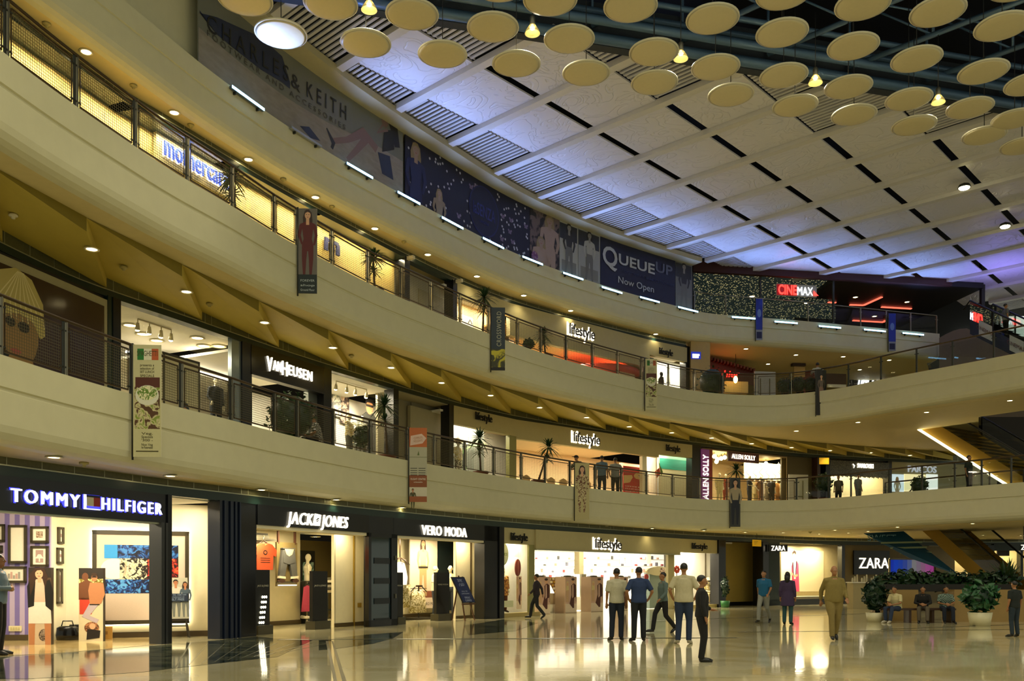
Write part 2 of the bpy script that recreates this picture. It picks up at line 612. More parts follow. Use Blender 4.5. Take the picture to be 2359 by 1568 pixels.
def person(label, loc, rz, H=1.70, pose=None, shirt=None, pants=None, skin=SKIN, hair=HAIR, shoes=SHOE, sleeve='short', group=None, long_hair=False, tunic=0.0, vox=0.016, fat=1.0, name='person', cat='person', bald=False, extra=None, look=(0, 0)):
 s = H / 1.76
 J = dict(JOINTS)
 for q in (pose if isinstance(pose, (list, tuple)) else [pose or {}]):
  J.update(q)
 V_ = {k: Vector(v) * s for k, v in J.items()}
 t = thing(name, label, cat, loc, rz, group)
 hd = V_['hed']
 mb = MB()
 def trunk(mb, g, lo='pel', hi=True):
  pts = [V_['pel'] - Vector((0, 0, .07 * s)), V_['pel'], V_['wst'], V_['chs'], V_['top'], V_['nck']]
  rr = [.095 * fat, .118 * fat, .105 * fat, .118, .088, .05]
  fl_ = 1.42
  mb.tube(pts, [r * s + g for r in rr], skin, 14, flat=fl_)
 trunk(mb, 0)
 mb.tube([V_['top'], V_['nck'], hd - Vector((0, 0, .06 * s))], [.06 * s, .052 * s, .05 * s], skin, 10)
 mb.ell(hd + Vector((0, .012, .02)) * s, (.074 * s, .094 * s, .10 * s), skin)
 mb.ell(hd + Vector((0, -.022, -.055)) * s, (.055 * s, .062 * s, .062 * s), skin)
 mb.tube([hd + Vector((0, -.075, .03)) * s, hd + Vector((0, -.108, -.018)) * s], [.010 * s, .017 * s], skin, 6)
 for sg in 'LR':
  x = -1 if sg == 'L' else 1
  mb.ell(hd + Vector((x * .076, .012, .0)) * s, (.014 * s, .026 * s, .034 * s), skin, 8, 6)
  mb.tube([V_['top'] + (V_['sh' + sg] - V_['top']) * .4, V_['sh' + sg], V_['el' + sg], V_['wr' + sg]], [.06 * s, .056 * s, .041 * s, .027 * s], skin, 10)
  wr, fi = V_['wr' + sg], V_['fi' + sg]
  dd = (fi - wr).normalized()
  side = dd.cross(Vector((0, 1, 0)))
  if side.length < .2:
   side = Vector((1, 0, 0))
  side.normalize()
  pm = wr + dd * .075 * s
  mb.tube([wr, wr + dd * .03 * s, pm], [.026 * s, .034 * s, .036 * s], skin, 8)
  curl = dd.cross(side).normalized() * -.012 * s
  for j, (o_, ln) in enumerate(((-.030, .055), (-.010, .07), (.010, .072), (.030, .06))):
   b0 = pm + side * o_ * s
   mb.tube([b0, b0 + dd * ln * .55 * s + curl, b0 + dd * ln * s + curl * 3], [.0115 * s, .0105 * s, .009 * s], skin, 6)
  th = wr + dd * .03 * s - side * x * .03 * s
  mb.tube([th, th - side * x * .03 * s + dd * .03 * s, th - side * x * .035 * s + dd * .06 * s], [.013 * s, .012 * s, .010 * s], skin, 6)
  mb.tube([V_['hp' + sg], V_['kn' + sg], V_['an' + sg]], [.085 * s * fat, .056 * s, .04 * s], skin, 10)
  mb.tube([V_['an' + sg] - Vector((0, 0, .02)) * s, V_['to' + sg]], [.036 * s, .028 * s], skin, 8)
 bod = remesh(mb, 'body', skin, vox * 0.85, t, 4)
 if shirt:
  mb = MB()
  g = .016 * s
  pts = [V_['pel'] + (V_['pel'] - V_['wst']) * .5, V_['pel'], V_['wst'], V_['chs'], V_['top']]
  if tunic:
   pts = [V_['pel'] - Vector((0, 0, tunic * s))] + pts[1:]
  mb.tube(pts, [(.115 * fat if not tunic else .15) * s + g, .122 * fat * s + g, .112 * fat * s + g, .122 * s + g, .092 * s + g], shirt, 16, flat=1.42)
  mb.tube([V_['top'] - Vector((0, 0, .02)), V_['nck'] + Vector((0, 0, .015)) * s], [.085 * s, .062 * s], shirt, 12)
  for sg in 'LR':
   sh, el, wr = V_['sh' + sg], V_['el' + sg], V_['wr' + sg]
   st = V_['top'] + (sh - V_['top']) * .3
   if sleeve == 'short':
    mb.tube([st, sh, sh.lerp(el, .85)], [.075 * s, .072 * s, .066 * s], shirt, 10)
   elif sleeve == 'long':
    mb.tube([st, sh, el, el.lerp(wr, .93)], [.075 * s, .070 * s, .056 * s, .043 * s], shirt, 10)
   else:
    mb.tube([st, sh], [.07 * s, .06 * s], shirt, 10)
  remesh(mb, 'shirt', shirt, vox, t, 5)
 if pants:
  mb = MB()
  mb.tube([V_['wst'].lerp(V_['pel'], .35), V_['pel'], V_['pel'] - Vector((0, 0, .07 * s))], [.115 * fat * s, .128 * fat * s, .112 * fat * s], pants, 14, flat=1.38)
  for sg in 'LR':
   mb.tube([V_['hp' + sg], V_['hp' + sg].lerp(V_['kn' + sg], .45), V_['kn' + sg], V_['kn' + sg].lerp(V_['an' + sg], .6), V_['an' + sg] - Vector((0, 0, .01))], [.105 * s * fat, .092 * s * fat, .073 * s, .068 * s, .062 * s], pants, 12)
  remesh(mb, 'trousers', pants, vox, t, 4)
 if shoes:
  for sg in 'LR':
   an, to = V_['an' + sg], V_['to' + sg]
   hl = an + (an - to).normalized() * .03 * s
   mb = MB()
   mb.tube([Vector((hl.x, hl.y, hl.z - .045 * s)), an.lerp(to, .35) - Vector((0, 0, .018 * s)), an.lerp(to, .8) - Vector((0, 0, .004)), to + (to - an).normalized() * .05 * s], [.036 * s, .044 * s, .042 * s, .024 * s], shoes, 10)
   mb.tube([an + Vector((0, 0, .02)), an - Vector((0, 0, .04)) * s], [.045 * s, .042 * s], shoes, 10)
   mb.build('shoe', t)
 if hair and not bald:
  mb = MB()
  c = hd + Vector((0, .028, .038)) * s
  vs, fs = [], []
  n, k = 16, 8
  for i in range(k + 1):
   ph = math.pi * i / k
   for j in range(n):
    a = 2 * math.pi * j / n
    x, y, z = math.sin(ph) * math.cos(a), math.sin(ph) * math.sin(a), math.cos(ph)
    lim = -.55 if y > -.1 else .28
    z2 = max(z, lim)
    vs.append(c + Vector((x * .083, y * .098, z2 * .092)) * s)
  for i in range(k):
   for j in range(n):
    a, b = i * n + j, i * n + (j + 1) % n
    fs.append((a, a + n, b + n, b))
  mb.add(vs, fs, hair, True)
  if long_hair:
   mb.tube([hd + Vector((0, .05, .02)) * s, hd + Vector((0, .085, -.10)) * s, hd + Vector((0, .085, -.26)) * s], [.075 * s, .075 * s, .045 * s], hair, 12, flat=1.3)
  mb.build('hair', bod)
 if extra:
  extra(t, V_, s)
 if cat == 'person':
  mb = MB()
  for x in (-1, 1):
   mb.ell(hd + Vector((x * .031, -.071, .012)) * s, (.013 * s, .010 * s, .008 * s), mat('eye_white', 'd8d0c0', 0.3, var=0), 8, 6)
   mb.ell(hd + Vector((x * .031, -.078, .012)) * s, (.006 * s, .005 * s, .006 * s), HAIR, 8, 6)
  mb.build('eyes', bod)
 return t
def cloth(name, col, **k):
 return mat('cloth_' + name, col, 0.85, scale=25, var=0.12, **k)
def check_cloth(name, c1, c2, sc_=40):
 key = 'check_' + name
 if key in MATS:
  return MATS[key]
 m = bpy.data.materials.new(key)
 m.use_nodes = True
 nt = m.node_tree
 b = nt.nodes['Principled BSDF']
 b.inputs['Roughness'].default_value = 0.85
 tc = nt.nodes.new('ShaderNodeTexCoord')
 ck = nt.nodes.new('ShaderNodeTexChecker')
 ck.inputs['Scale'].default_value = sc_
 ck.inputs['Color1'].default_value = lin(c1)
 ck.inputs['Color2'].default_value = lin(c2)
 nt.links.new(tc.outputs['Object'], ck.inputs['Vector'])
 nt.links.new(ck.outputs['Color'], b.inputs['Base Color'])
 MATS[key] = m
 return m
def cells(name, c1, c2, scale=12, rough=0.5, c3=None):
 """printed crowd or collage: irregular patches of two or three colours"""
 if name in MATS:
  return MATS[name]
 m = bpy.data.materials.new(name)
 m.use_nodes = True
 nt = m.node_tree
 b = nt.nodes['Principled BSDF']
 b.inputs['Roughness'].default_value = rough
 tc = nt.nodes.new('ShaderNodeTexCoord')
 nz = nt.nodes.new('ShaderNodeTexNoise')
 nz.inputs['Scale'].default_value = scale
 nz.inputs['Detail'].default_value = 3
 nz.inputs['Distortion'].default_value = 1.2
 cr = nt.nodes.new('ShaderNodeValToRGB')
 cr.color_ramp.elements[0].position = 0.46
 cr.color_ramp.elements[0].color = lin(c1)
 cr.color_ramp.elements[1].position = 0.54
 cr.color_ramp.elements[1].color = lin(c2)
 if c3:
  e = cr.color_ramp.elements.new(0.62)
  e.color = lin(c3)
 nt.links.new(tc.outputs['Object'], nz.inputs['Vector'])
 nt.links.new(nz.outputs['Fac'], cr.inputs['Fac'])
 nt.links.new(cr.outputs['Color'], b.inputs['Base Color'])
 MATS[name] = m
 return m
# ================================================================ STRUCTURE
G_ = [(0, 16.9), (370, 20.7), (500, 22.2), (800, 26.9), (1000, 30.6), (1200, 35.0), (1400, 39.6), (1600, 44.8), (1800, 49.5), (1960, 52.2), (2180, 53.6), (2359, 53.6), (2600, 53.0)]
_g = [Vector(((x - CX) * d / F, d)) for x, d in G_]
_g = [_g[0] + (_g[0] - _g[1]).normalized() * 7] + _g
G = Curve(_g)                                                   # line of the ground floor shopfronts
B = curve_px([(0, 815), (150, 863), (300, 906), (400, 935), (530, 966), (632, 994), (768, 1025), (853, 1044), (940, 1060), (1060, 1081), (1138, 1094), (1200, 1104), (1312, 1119), (1430, 1132), (1550, 1144), (1600, 1148), (1680, 1151.5), (1760, 1152.5), (1835, 1151), (1910, 1147), (1967, 1143), (2050, 1135), (2200, 1123), (2359, 1110)], 5.2, post=8)
S = curve_px([(0, 558), (171, 640), (400, 718.6), (632, 800), (800, 853), (1035, 922), (1200, 960), (1400, 992), (1600, 1018), (1800, 1040), (1960, 1051), (2180, 1061), (2359, 1066)], 8.64, post=8)
T = curve_px([(95, 0), (400, 225), (475, 280), (640, 387), (800, 477), (1000, 576), (1200, 667), (1400, 731), (1560, 771), (1631, 786), (1700, 791), (1830, 800), (1960, 810.5), (2165, 828)], 13.82, pre=9)
SG = Curve(G.p, raw=True)
cream = mat('cream_paint', 'd3cda8', 0.55, bump=0.02, scale=3)
cream2 = mat('cream_soffit', 'dcc98e', 0.6)
ochre = mat('ochre_soffit', 'c6b04a', 0.6, scale=2, var=0.08)
green_dark = mat('dark_green_beam', '152a26', 0.3, var=0.15)
black = mat('black_panel', '0a0c10', 0.28, var=0.2)
navy_black = mat('navy_column', '0c1526', 0.3)
olive_tile = mat('olive_tile', '5b5a3a', 0.45, var=0.25, scale=14, bump=0.1)
steel_line = mat('satin_trim', 'a9aa90', 0.3, 0.6)
white = mat('white_paint', 'e8e2cf', 0.5)
dark_void = mat('dark_void', '06070a', 0.9)
wood_dark = mat('dark_wood', '3a2414', 0.4, var=0.2, scale=10)
# ---------------------------------------------------------------- polished marble floor
def marble(name, c1, c2, rough, veins, bump=0.12):
 m = bpy.data.materials.new(name)
 m.use_nodes = True
 nt = m.node_tree
 b = nt.nodes['Principled BSDF']
 b.inputs['Roughness'].default_value = rough
 b.inputs['Specular IOR Level'].default_value = 0.75
 tc = nt.nodes.new('ShaderNodeTexCoord')
 n1 = nt.nodes.new('ShaderNodeTexNoise')
 n1.inputs['Scale'].default_value = veins
 n1.inputs['Detail'].default_value = 7
 n1.inputs['Distortion'].default_value = 1.4
 cr = nt.nodes.new('ShaderNodeValToRGB')
 cr.color_ramp.elements[0].position = 0.40
 cr.color_ramp.elements[0].color = lin(c1)
 cr.color_ramp.elements[1].position = 0.62
 cr.color_ramp.elements[1].color = lin(c2)
 mp = nt.nodes.new('ShaderNodeMapping')
 mp.inputs['Scale'].default_value = (0.25, 1.0, 1)
 mp.inputs['Rotation'].default_value = (0, 0, 0.05)
 n2 = nt.nodes.new('ShaderNodeTexNoise')
 n2.inputs['Scale'].default_value = 0.9
 n2.inputs['Detail'].default_value = 3
 bp = nt.nodes.new('ShaderNodeBump')
 bp.inputs['Strength'].default_value = bump
 bp.inputs['Distance'].default_value = 0.02
 L = nt.links.new
 L(tc.outputs['Object'], n1.inputs['Vector'])
 L(n1.outputs['Fac'], cr.inputs['Fac'])
 L(cr.outputs['Color'], b.inputs['Base Color'])
 L(tc.outputs['Object'], mp.inputs['Vector'])
 L(mp.outputs['Vector'], n2.inputs['Vector'])
 L(n2.outputs['Fac'], bp.inputs['Height'])
 L(bp.outputs['Normal'], b.inputs['Normal'])
 return m
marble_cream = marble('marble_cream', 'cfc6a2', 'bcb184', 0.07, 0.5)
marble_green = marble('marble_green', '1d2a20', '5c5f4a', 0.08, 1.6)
joint_dark = mat('floor_joint', '3b3a22', 0.3)
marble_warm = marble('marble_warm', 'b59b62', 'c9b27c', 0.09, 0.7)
fl = MB()
fl.quad((-60, -6, 0), (60, -6, 0), (60, 75, 0), (-60, 75, 0), marble_cream)
def floor_poly(px, m, z):
 fl.add([P(x, y, z) for x, y in px], [tuple(range(len(px)))], m)
GA, GB = G.off(0.25), G.off(2.3)
def band(cv_a, cv_b, x0, x1, m, z, n=24):
 vs, fs = [], []
 for x in span(x0, x1, n):
  a = cv_a.pt(cv_a.spx(x))
  b = cv_b.pt(cv_b.spx(x))
  vs += [(a.x, a.y, z), (b.x, b.y, z)]
 for i in range(n):
  fs.append((2 * i, 2 * i + 1, 2 * i + 3, 2 * i + 2))
 fl.add(vs, fs, m)
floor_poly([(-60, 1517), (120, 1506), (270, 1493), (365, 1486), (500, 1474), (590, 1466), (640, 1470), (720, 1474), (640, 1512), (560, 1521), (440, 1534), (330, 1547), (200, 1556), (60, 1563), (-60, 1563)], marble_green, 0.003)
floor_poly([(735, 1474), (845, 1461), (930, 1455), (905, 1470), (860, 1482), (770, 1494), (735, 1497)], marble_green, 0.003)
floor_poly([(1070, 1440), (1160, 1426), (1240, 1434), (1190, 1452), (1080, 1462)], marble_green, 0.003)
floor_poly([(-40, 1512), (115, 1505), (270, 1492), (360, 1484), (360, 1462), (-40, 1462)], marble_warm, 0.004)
for (xa, ya), (xb, yb), wd in (((640, 1472.5), (1700, 1468), 0.10), ((1700, 1455), (2359, 1449), 0.06), ((1480, 1430), (2150, 1407), 0.05), ((2030, 1449), (2359, 1437), 0.05)):
 a, b = P(xa, ya, 0.005), P(xb, yb, 0.005)
 d = (b - a).normalized()
 n = Vector((-d.y, d.x, 0)) * wd
 fl.quad(a - n, b - n, b + n, a + n, joint_dark)
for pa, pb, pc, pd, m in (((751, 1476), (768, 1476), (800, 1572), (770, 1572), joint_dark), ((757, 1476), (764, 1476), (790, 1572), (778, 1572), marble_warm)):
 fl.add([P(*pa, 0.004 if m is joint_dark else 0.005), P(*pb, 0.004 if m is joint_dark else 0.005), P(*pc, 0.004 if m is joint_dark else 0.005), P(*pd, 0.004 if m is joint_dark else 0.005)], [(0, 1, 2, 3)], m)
for i in range(9):
 a = P(405 + 30 * i, 1536 - 4 * i, 0.0045)
 b = P(440 + 40 * i, 1480, 0.0045)
 d = (b - a).normalized()
 n = Vector((-d.y, d.x, 0)) * 0.012
 fl.quad(a - n, b - n, b + n, a + n, mat('green_joint', '6f7060', 0.2))
struct(fl, 'floor')
# ---------------------------------------------------------------- balcony slabs
LV = 5.04
def fascia_profile(top, back, floor_z):
 return [(0.0, top), (0.0, top - 0.52), (0.035, top - 0.54), (0.035, top - 0.58), (0.012, top - 0.60), (0.02, top - 1.15), (0.05, top - 1.27), (0.12, top - 1.37), (0.22, top - 1.425), (0.36, top - 1.45), (back, top - 1.45), (back, floor_z), (0.22, floor_z), (0.22, top)]
def slab(name, cv, px0, px1, top, back, floor_z, soff):
 mb = MB()
 s0, s1 = cv.spx(px0), cv.spx(px1)
 if px0 <= 0:
  s0 = 0.3
 prof = fascia_profile(top, back, floor_z)
 sweep(mb, cv, s0, s1, prof, [cream] * 9 + [soff] + [cream] * 4, 0.5, smooth=False)
 return struct(mb, name)
XS = span(-40, 2390, 120)
slab('floor_slab', B, 0, 2380, 5.2, 1.0, 4.98, cream2)
slab('floor_slab', B, 0, 2380, 10.24, 0.95, 10.02, cream2)
slab('floor_slab', T, 0, 2165, 15.28, 1.0, 15.06, cream2)
mb = MB()
B1 = B.off(-0.98)
GX = span(-40, 1990, 90)
loft(mb, B1, G.off(-0.3), span(-40, 2358, 100), 3.75, 3.75, cream2)
loft(mb, B1, S.off(-7.0), GX, 4.98, 4.98, mat('walkway_tile', 'b9ad86', 0.15))
struct(mb, 'floor_walkway')
mb = MB()
loft(mb, B1, S.off(-7.0), GX, 10.02, 10.02, MATS['walkway_tile'])
struct(mb, 'floor_walkway')
mb = MB()
T1 = T.off(-0.98)
loft(mb, T1, S.off(-6.0), span(-40, 2160, 90), 13.83, 13.83, cream2)
loft(mb, T1, S.off(-14.0), span(-40, 2160, 90), 15.06, 15.06, MATS['walkway_tile'])
struct(mb, 'floor_walkway')
# ---------------------------------------------------------------- saw-tooth soffit over the first floor walkway
mb = MB()
steps = [-260, -40, 200, 420, 597, 757, 901, 1017, 1131, 1240, 1350, 1449, 1543, 1637, 1721, 1814, 1905, 1992, 2086, 2150]
LIP = B.off(-0.92)
FR_Y = {1637: 988, 1721: 1004, 1814: 1013.5, 1905: 1021.5, 1992: 1028, 2086: 1034, 2150: 1038}
def lip_pt(x):
 if x in FR_Y:
  return P(x, FR_Y[x], 8.775)
 return LIP.pt(LIP.spx(x)) if x > -100 else LIP.pt(0.5)
SB = S.off(0.0)
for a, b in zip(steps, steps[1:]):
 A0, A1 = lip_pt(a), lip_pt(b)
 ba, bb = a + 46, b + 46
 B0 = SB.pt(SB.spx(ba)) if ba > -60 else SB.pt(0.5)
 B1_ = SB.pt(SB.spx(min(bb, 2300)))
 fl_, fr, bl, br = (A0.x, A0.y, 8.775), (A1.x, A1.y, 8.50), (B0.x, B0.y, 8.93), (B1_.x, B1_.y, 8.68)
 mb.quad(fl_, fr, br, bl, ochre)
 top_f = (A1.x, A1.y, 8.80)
 mb.add([fl_, fr, top_f], [(0, 1, 2)], mat('shaded_olive_riser', '7c6c14', 0.6))  # riser colour darker than the soffit: the shade under the lip is painted in
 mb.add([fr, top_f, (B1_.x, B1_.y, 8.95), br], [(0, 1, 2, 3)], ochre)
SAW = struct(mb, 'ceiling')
mb = MB()
loft(mb, LIP, S.off(-0.5), span(-40, 2200, 90), 8.98, 8.98, ochre)
lp = Curve([(P(x, y, 8.775).x, P(x, y, 8.775).y) for x, y in ((1543, 972.5), *FR_Y.items(), (2260, 1043))])
loft(mb, LIP, lp, span(1545, 2255, 40), 8.79, 8.79, cream2)
struct(mb, 'ceiling')
# ---------------------------------------------------------------- tile strips and dark beams above the shopfronts
def header(cv, px0, px1, z_trim, z_top, z_bot, name):
 mb = MB()
 s0, s1 = (0.4 if px0 < 0 else cv.spx(px0)), cv.spx(px1)
 sweep(mb, cv, s0, s1, [(0.0, z_trim), (0.0, z_top), (0.10, z_top), (0.10, z_trim)], olive_tile)
 t = s0
 k = 0
 while t < s1 - 0.1:
  q, n = cv.pt(t), cv.nor(t)
  a = math.atan2(cv.tan(t).y, cv.tan(t).x)
  T_ = Matrix.Translation((q.x, q.y, 0)) @ Matrix.Rotation(a, 4, 'Z')
  mb.bx(-0.008, -0.006, z_trim, 0.008, 0.0, z_top, steel_line, T_)
  k += 1
  t += 0.78 if k % 5 else 0.25
 sweep(mb, cv, s0, s1, [(-0.06, z_trim - 0.02), (-0.06, z_trim + 0.005), (0.02, z_trim + 0.005), (0.02, z_trim - 0.02)], steel_line)
 sweep(mb, cv, s0, s1, [(-0.05, z_bot), (-0.05, z_trim - 0.02), (0.25, z_trim - 0.02), (0.25, z_bot)], green_dark)
 o = mb.build(name)
 o['kind'] = 'structure'
 return o
header(G, -100, 2500, 3.60, 3.76, 3.38, 'beam')
header(S, -100, 2300, 8.64, 9.0, 8.46, 'beam')
header(S, -100, 1580, 13.68, 13.84, 13.50, 'beam')
# ---------------------------------------------------------------- slatted and carved ceiling over the hall
Z_C = 17.9
TH_ = math.radians(-42.8)
VD = Vector((math.cos(TH_), math.sin(TH_)))
UD = Vector((-VD.y, VD.x))
def cp(n, v, z=Z_C):
 q = UD * n + VD * v
 return Vector((q.x, q.y, z))
def edge_v(n):
 """v where a rib line meets the inner edge of the ceiling"""
 return (27.2 + 0.262 * UD.x * n - UD.y * n) / (VD.y - 0.262 * VD.x)
def carved():
 m = bpy.data.materials.new('carved_white_panel')
 m.use_nodes = True
 nt = m.node_tree
 b = nt.nodes['Principled BSDF']
 b.inputs['Base Color'].default_value = lin('e2e0e6')
 b.inputs['Roughness'].default_value = 0.38
 L = nt.links.new
 tc = nt.nodes.new('ShaderNodeTexCoord')
 nz = nt.nodes.new('ShaderNodeTexNoise')
 nz.inputs['Scale'].default_value = 0.85
 nz.inputs['Detail'].default_value = 1.2
 nz.inputs['Distortion'].default_value = 2.2
 mu = nt.nodes.new('ShaderNodeMath')
 mu.operation = 'MULTIPLY'
 mu.inputs[1].default_value = 4.2
 pg = nt.nodes.new('ShaderNodeMath')
 pg.operation = 'PINGPONG'
 pg.inputs[1].default_value = 0.5
 cr = nt.nodes.new('ShaderNodeValToRGB')
 cr.color_ramp.elements[0].position = 0.0
 cr.color_ramp.elements[0].color = (0, 0, 0, 1)
 cr.color_ramp.elements[1].position = 0.16
 cr.color_ramp.elements[1].color = (1, 1, 1, 1)
 bp = nt.nodes.new('ShaderNodeBump')
 bp.inputs['Strength'].default_value = 0.5
 bp.inputs['Distance'].default_value = 0.035
 L(tc.outputs['Object'], nz.inputs['Vector'])
 L(nz.outputs['Fac'], mu.inputs[0])
 L(mu.outputs[0], pg.inputs[0])
 L(pg.outputs[0], cr.inputs['Fac'])
 L(cr.outputs['Color'], bp.inputs['Height'])
 L(bp.outputs['Normal'], b.inputs['Normal'])
 return m
panel_m = carved()
rib_m = mat('ceiling_rib', 'd8d5d2', 0.35)
slat_m = mat('ceiling_slat', 'c6c4c6', 0.4)
ceil_root = bpy.data.objects.new('ceiling', None)
COL.objects.link(ceil_root)
ceil_root['kind'] = 'structure'
n0, dn = 17.66, 2.955
slots0, dv = -20.5, 2.975
wall_v = [-24.6, -24.6, -25.2, -25.7, -25.9, -25.9, -25.6, -25.2, -24.6, -23.7, -22.6, -21.0, -19.3, -17.5, -16.0, -14.6, -13, -11]
NR = 17
for k in range(-2, NR):
 n = n0 + dn * k
 kk = max(0, k)
 v_out = wall_v[min(kk, len(wall_v) - 1)]
 v_in = min(edge_v(n), 34)
 if v_in <= v_out + 0.3:
  continue
 mb = MB()
 a, b = cp(n, v_out), cp(n, v_in)
 mb.bar(a + Vector((0, 0, -0.06)), b + Vector((0, 0, -0.06)), 0.30, 0.20, rib_m)
 mb.build('rib', ceil_root)
 if k == NR - 1:
  break
 na, nb = n + 0.16, n + dn - 0.16
 vo = min(v_out, wall_v[min(max(0, k + 1), len(wall_v) - 1)]) + 0.1
 vi = min(max(edge_v(na), edge_v(nb)), 34)
 j = 0
 v0 = slots0 - dv
 bays = []
 first = True
 while v0 < vi - 0.2:
  va, vb = v0 + 0.155, v0 + dv - 0.155
  if vb < vo + 0.3:
   v0 += dv
   continue
  if vb > min(edge_v(na), edge_v(nb), 34) + 0.35:
   break
  if va > vo - 0.2:
   bays.append((va, vb))
  v0 += dv
 for va, vb in bays:
  mb = MB()
  q = [cp(na, va), cp(nb, va), cp(nb, vb), cp(na, vb)]
  mb.add([p + Vector((0, 0, h)) for h in (0, 0.06) for p in q], [(0, 1, 2, 3), (7, 6, 5, 4), (0, 4, 5, 1), (1, 5, 6, 2), (2, 6, 7, 3), (3, 7, 4, 0)], panel_m)
  mb.build('panel', ceil_root)
 ends = []
 if bays:
  ends.append((vo, bays[0][0] - 0.1))
  if vi - bays[-1][1] > 0.35:
   ends.append((bays[-1][1] + 0.1, vi))
 else:
  ends.append((vo, vi))
 for va, vb in ends:
  if vb - va < 0.25 or va > 24:
   continue
  mb = MB()
  inner = vb > slots0 and (not bays or va > bays[0][0])
  t = na + 0.05
  while t < nb:
   ve = min(edge_v(t), 34) if inner else vb
   if ve > va + 0.1:
    mb.bar(cp(t, va, Z_C + 0.03), cp(t, ve, Z_C + 0.03), 0.10, 0.05, slat_m)
   t += 0.2
  mb.bar(cp(na, va, Z_C + 0.08), cp(nb, va, Z_C + 0.08), 0.05, 0.05, slat_m)
  if not inner:
   mb.bar(cp(na, vb, Z_C + 0.08), cp(nb, vb, Z_C + 0.08), 0.05, 0.05, slat_m)
  mb.build('slat_strip', ceil_root)
mb = MB()
sweep(mb, T, 0.3, T.spx(1600), [(-0.55, 17.62), (-0.55, 17.85), (1.2, 17.85), (1.2, 17.62)], mat('ledge_paint', 'bdb48f', 0.5))
struct(mb, 'cornice')
mb = MB()
sweep(mb, T, 0.3, T.spx(1597), [(0.55, 15.06), (0.55, 17.7), (0.7, 17.7), (0.7, 15.06)], cream)
struct(mb, 'wall_back')
mb = MB()
mb.quad((-60, 18, 23.5), (70, 18, 23.5), (70, 110, 23.5), (-60, 110, 23.5), dark_void)
mb.quad((-60, 110, 15), (70, 110, 15), (70, 110, 23.5), (-60, 110, 23.5), dark_void)
mb.quad((-45, 20, 15.0), (-45, 110, 15.0), (-45, 110, 23.5), (-45, 20, 23.5), dark_void)
struct(mb, 'roof')
steel_b = mat('blue_steel', '45607c', 0.4, 0.3)
truss = bpy.data.objects.new('roof_truss', None)
COL.objects.link(truss)
truss['kind'] = 'structure'
ex = Vector((1, 0.262, 0)).normalized()
en = Vector((ex.y, -ex.x, 0))
E0 = Vector((-12, 27.2 + 0.262 * -12, 0))
EL = 46
for dz, off, r in ((-0.12, 0.35, 0.16), (0.10, 0.85, 0.13), (0.62, 0.45, 0.10), (0.72, 1.05, 0.09)):
 mb = MB()
 a = E0 + en * off + Vector((0, 0, Z_C + dz))
 mb.tube([a, a + ex * EL], r, steel_b, 10)
 mb.build('chord', truss)
mb = MB()
a = E0 + en * -0.05
mb.bx(0, -0.32, Z_C - 0.28, EL, 0.0, Z_C + 1.0, mat('dark_fascia', '131d27', 0.6), Matrix.Translation(a) @ Matrix.Rotation(math.atan2(ex.y, ex.x), 4, 'Z'))
mb.build('fascia_board', truss)
for i in range(13):
 o = E0 + ex * (3.0 + 2.95 * i) + en * 0.4
 dirv = Vector((VD.x, VD.y, 0))
 mb = MB()
 lo = o + Vector((0, 0, Z_C + 0.2))
 mb.tube([lo, lo + dirv * 16], 0.085, steel_b, 8)
 mb.build('lower_chord', truss)
 mb = MB()
 mb.tube([lo + Vector((0, 0, 2.2)), lo + dirv * 16 + Vector((0, 0, 2.2))], 0.075, steel_b, 8)
 mb.build('upper_chord', truss)
 for j in range(6):
  p = lo + dirv * (2.6 * j)
  mb = MB()
  mb.tube([p, p + Vector((0, 0, 2.2))], 0.045, steel_b, 6)
  mb.tube([p + Vector((0, 0, 2.2)), p + dirv * 2.6], 0.035, steel_b, 6)
  mb.build('web', truss)
for i in range(4):
 o = E0 + en * (3.2 + 3.0 * i) + Vector((0, 0, Z_C + 0.4))
 mb = MB()
 mb.tube([o, o + ex * EL], 0.03, steel_b, 6)
 mb.build('tie_rod', truss)
# ================================================================ LAMPS, RAILINGS, CEILING DISCS
lens_m = glow('downlight_lens', 'ffe9a8', 14)
ring_m = mat('downlight_ring', 'e6d9b0', 0.35)
bronze = mat('bronze_rail', '4a3a22', 0.3, 0.5)
steel = mat('brushed_steel', '8f8a78', 0.32, 0.8)
steel_dark = mat('dark_steel', '3c3d36', 0.4, 0.6)
wire_m = mat('railing_wire', '5b5336', 0.45, 0.4)
def downlight_proto():
 t = thing('downlight', 'recessed round downlight', 'downlight')
 mb = MB()
 mb.lathe([(0.082, 0.0), (0.115, -0.004), (0.118, -0.012), (0.09, -0.016), (0.082, -0.004)], ring_m, n=18)
 mb.build('trim_ring', t)
 mb = MB()
 mb.lathe([(0.0, -0.009), (0.06, -0.011), (0.082, -0.006)], lens_m, n=18)
 mb.build('lens', t)
 return t
DL0 = downlight_proto()
dl_used = [False]
def downlight(loc, label, group, power, color=WARM, angle=120, size=1.0):
 if not dl_used[0]:
  dl_used[0] = True
  o = DL0
  o.location = loc
  o['label'] = label
  o['group'] = group
 else:
  o = dup(DL0, loc, 0, label, group)
 o.scale = (size * 1.35,) * 3
 if power:
  spot_light((loc[0], loc[1], loc[2] - 0.05), power, color, angle, 0.8, 0.08)
 return o
from mathutils.bvhtree import BVHTree
_bv = BVHTree.FromPolygons([tuple(v.co) for v in SAW.data.vertices], [tuple(p.vertices) for p in SAW.data.polygons])
def saw_hit(x, y):
 d = Vector(((x - CX) / F, 1.0, (HY - y) / F)).normalized()
 h = _bv.ray_cast(Vector((0, 0, CH)), d)[0]
 return (h - d * 0.02) if h else P(x, y, 8.66)
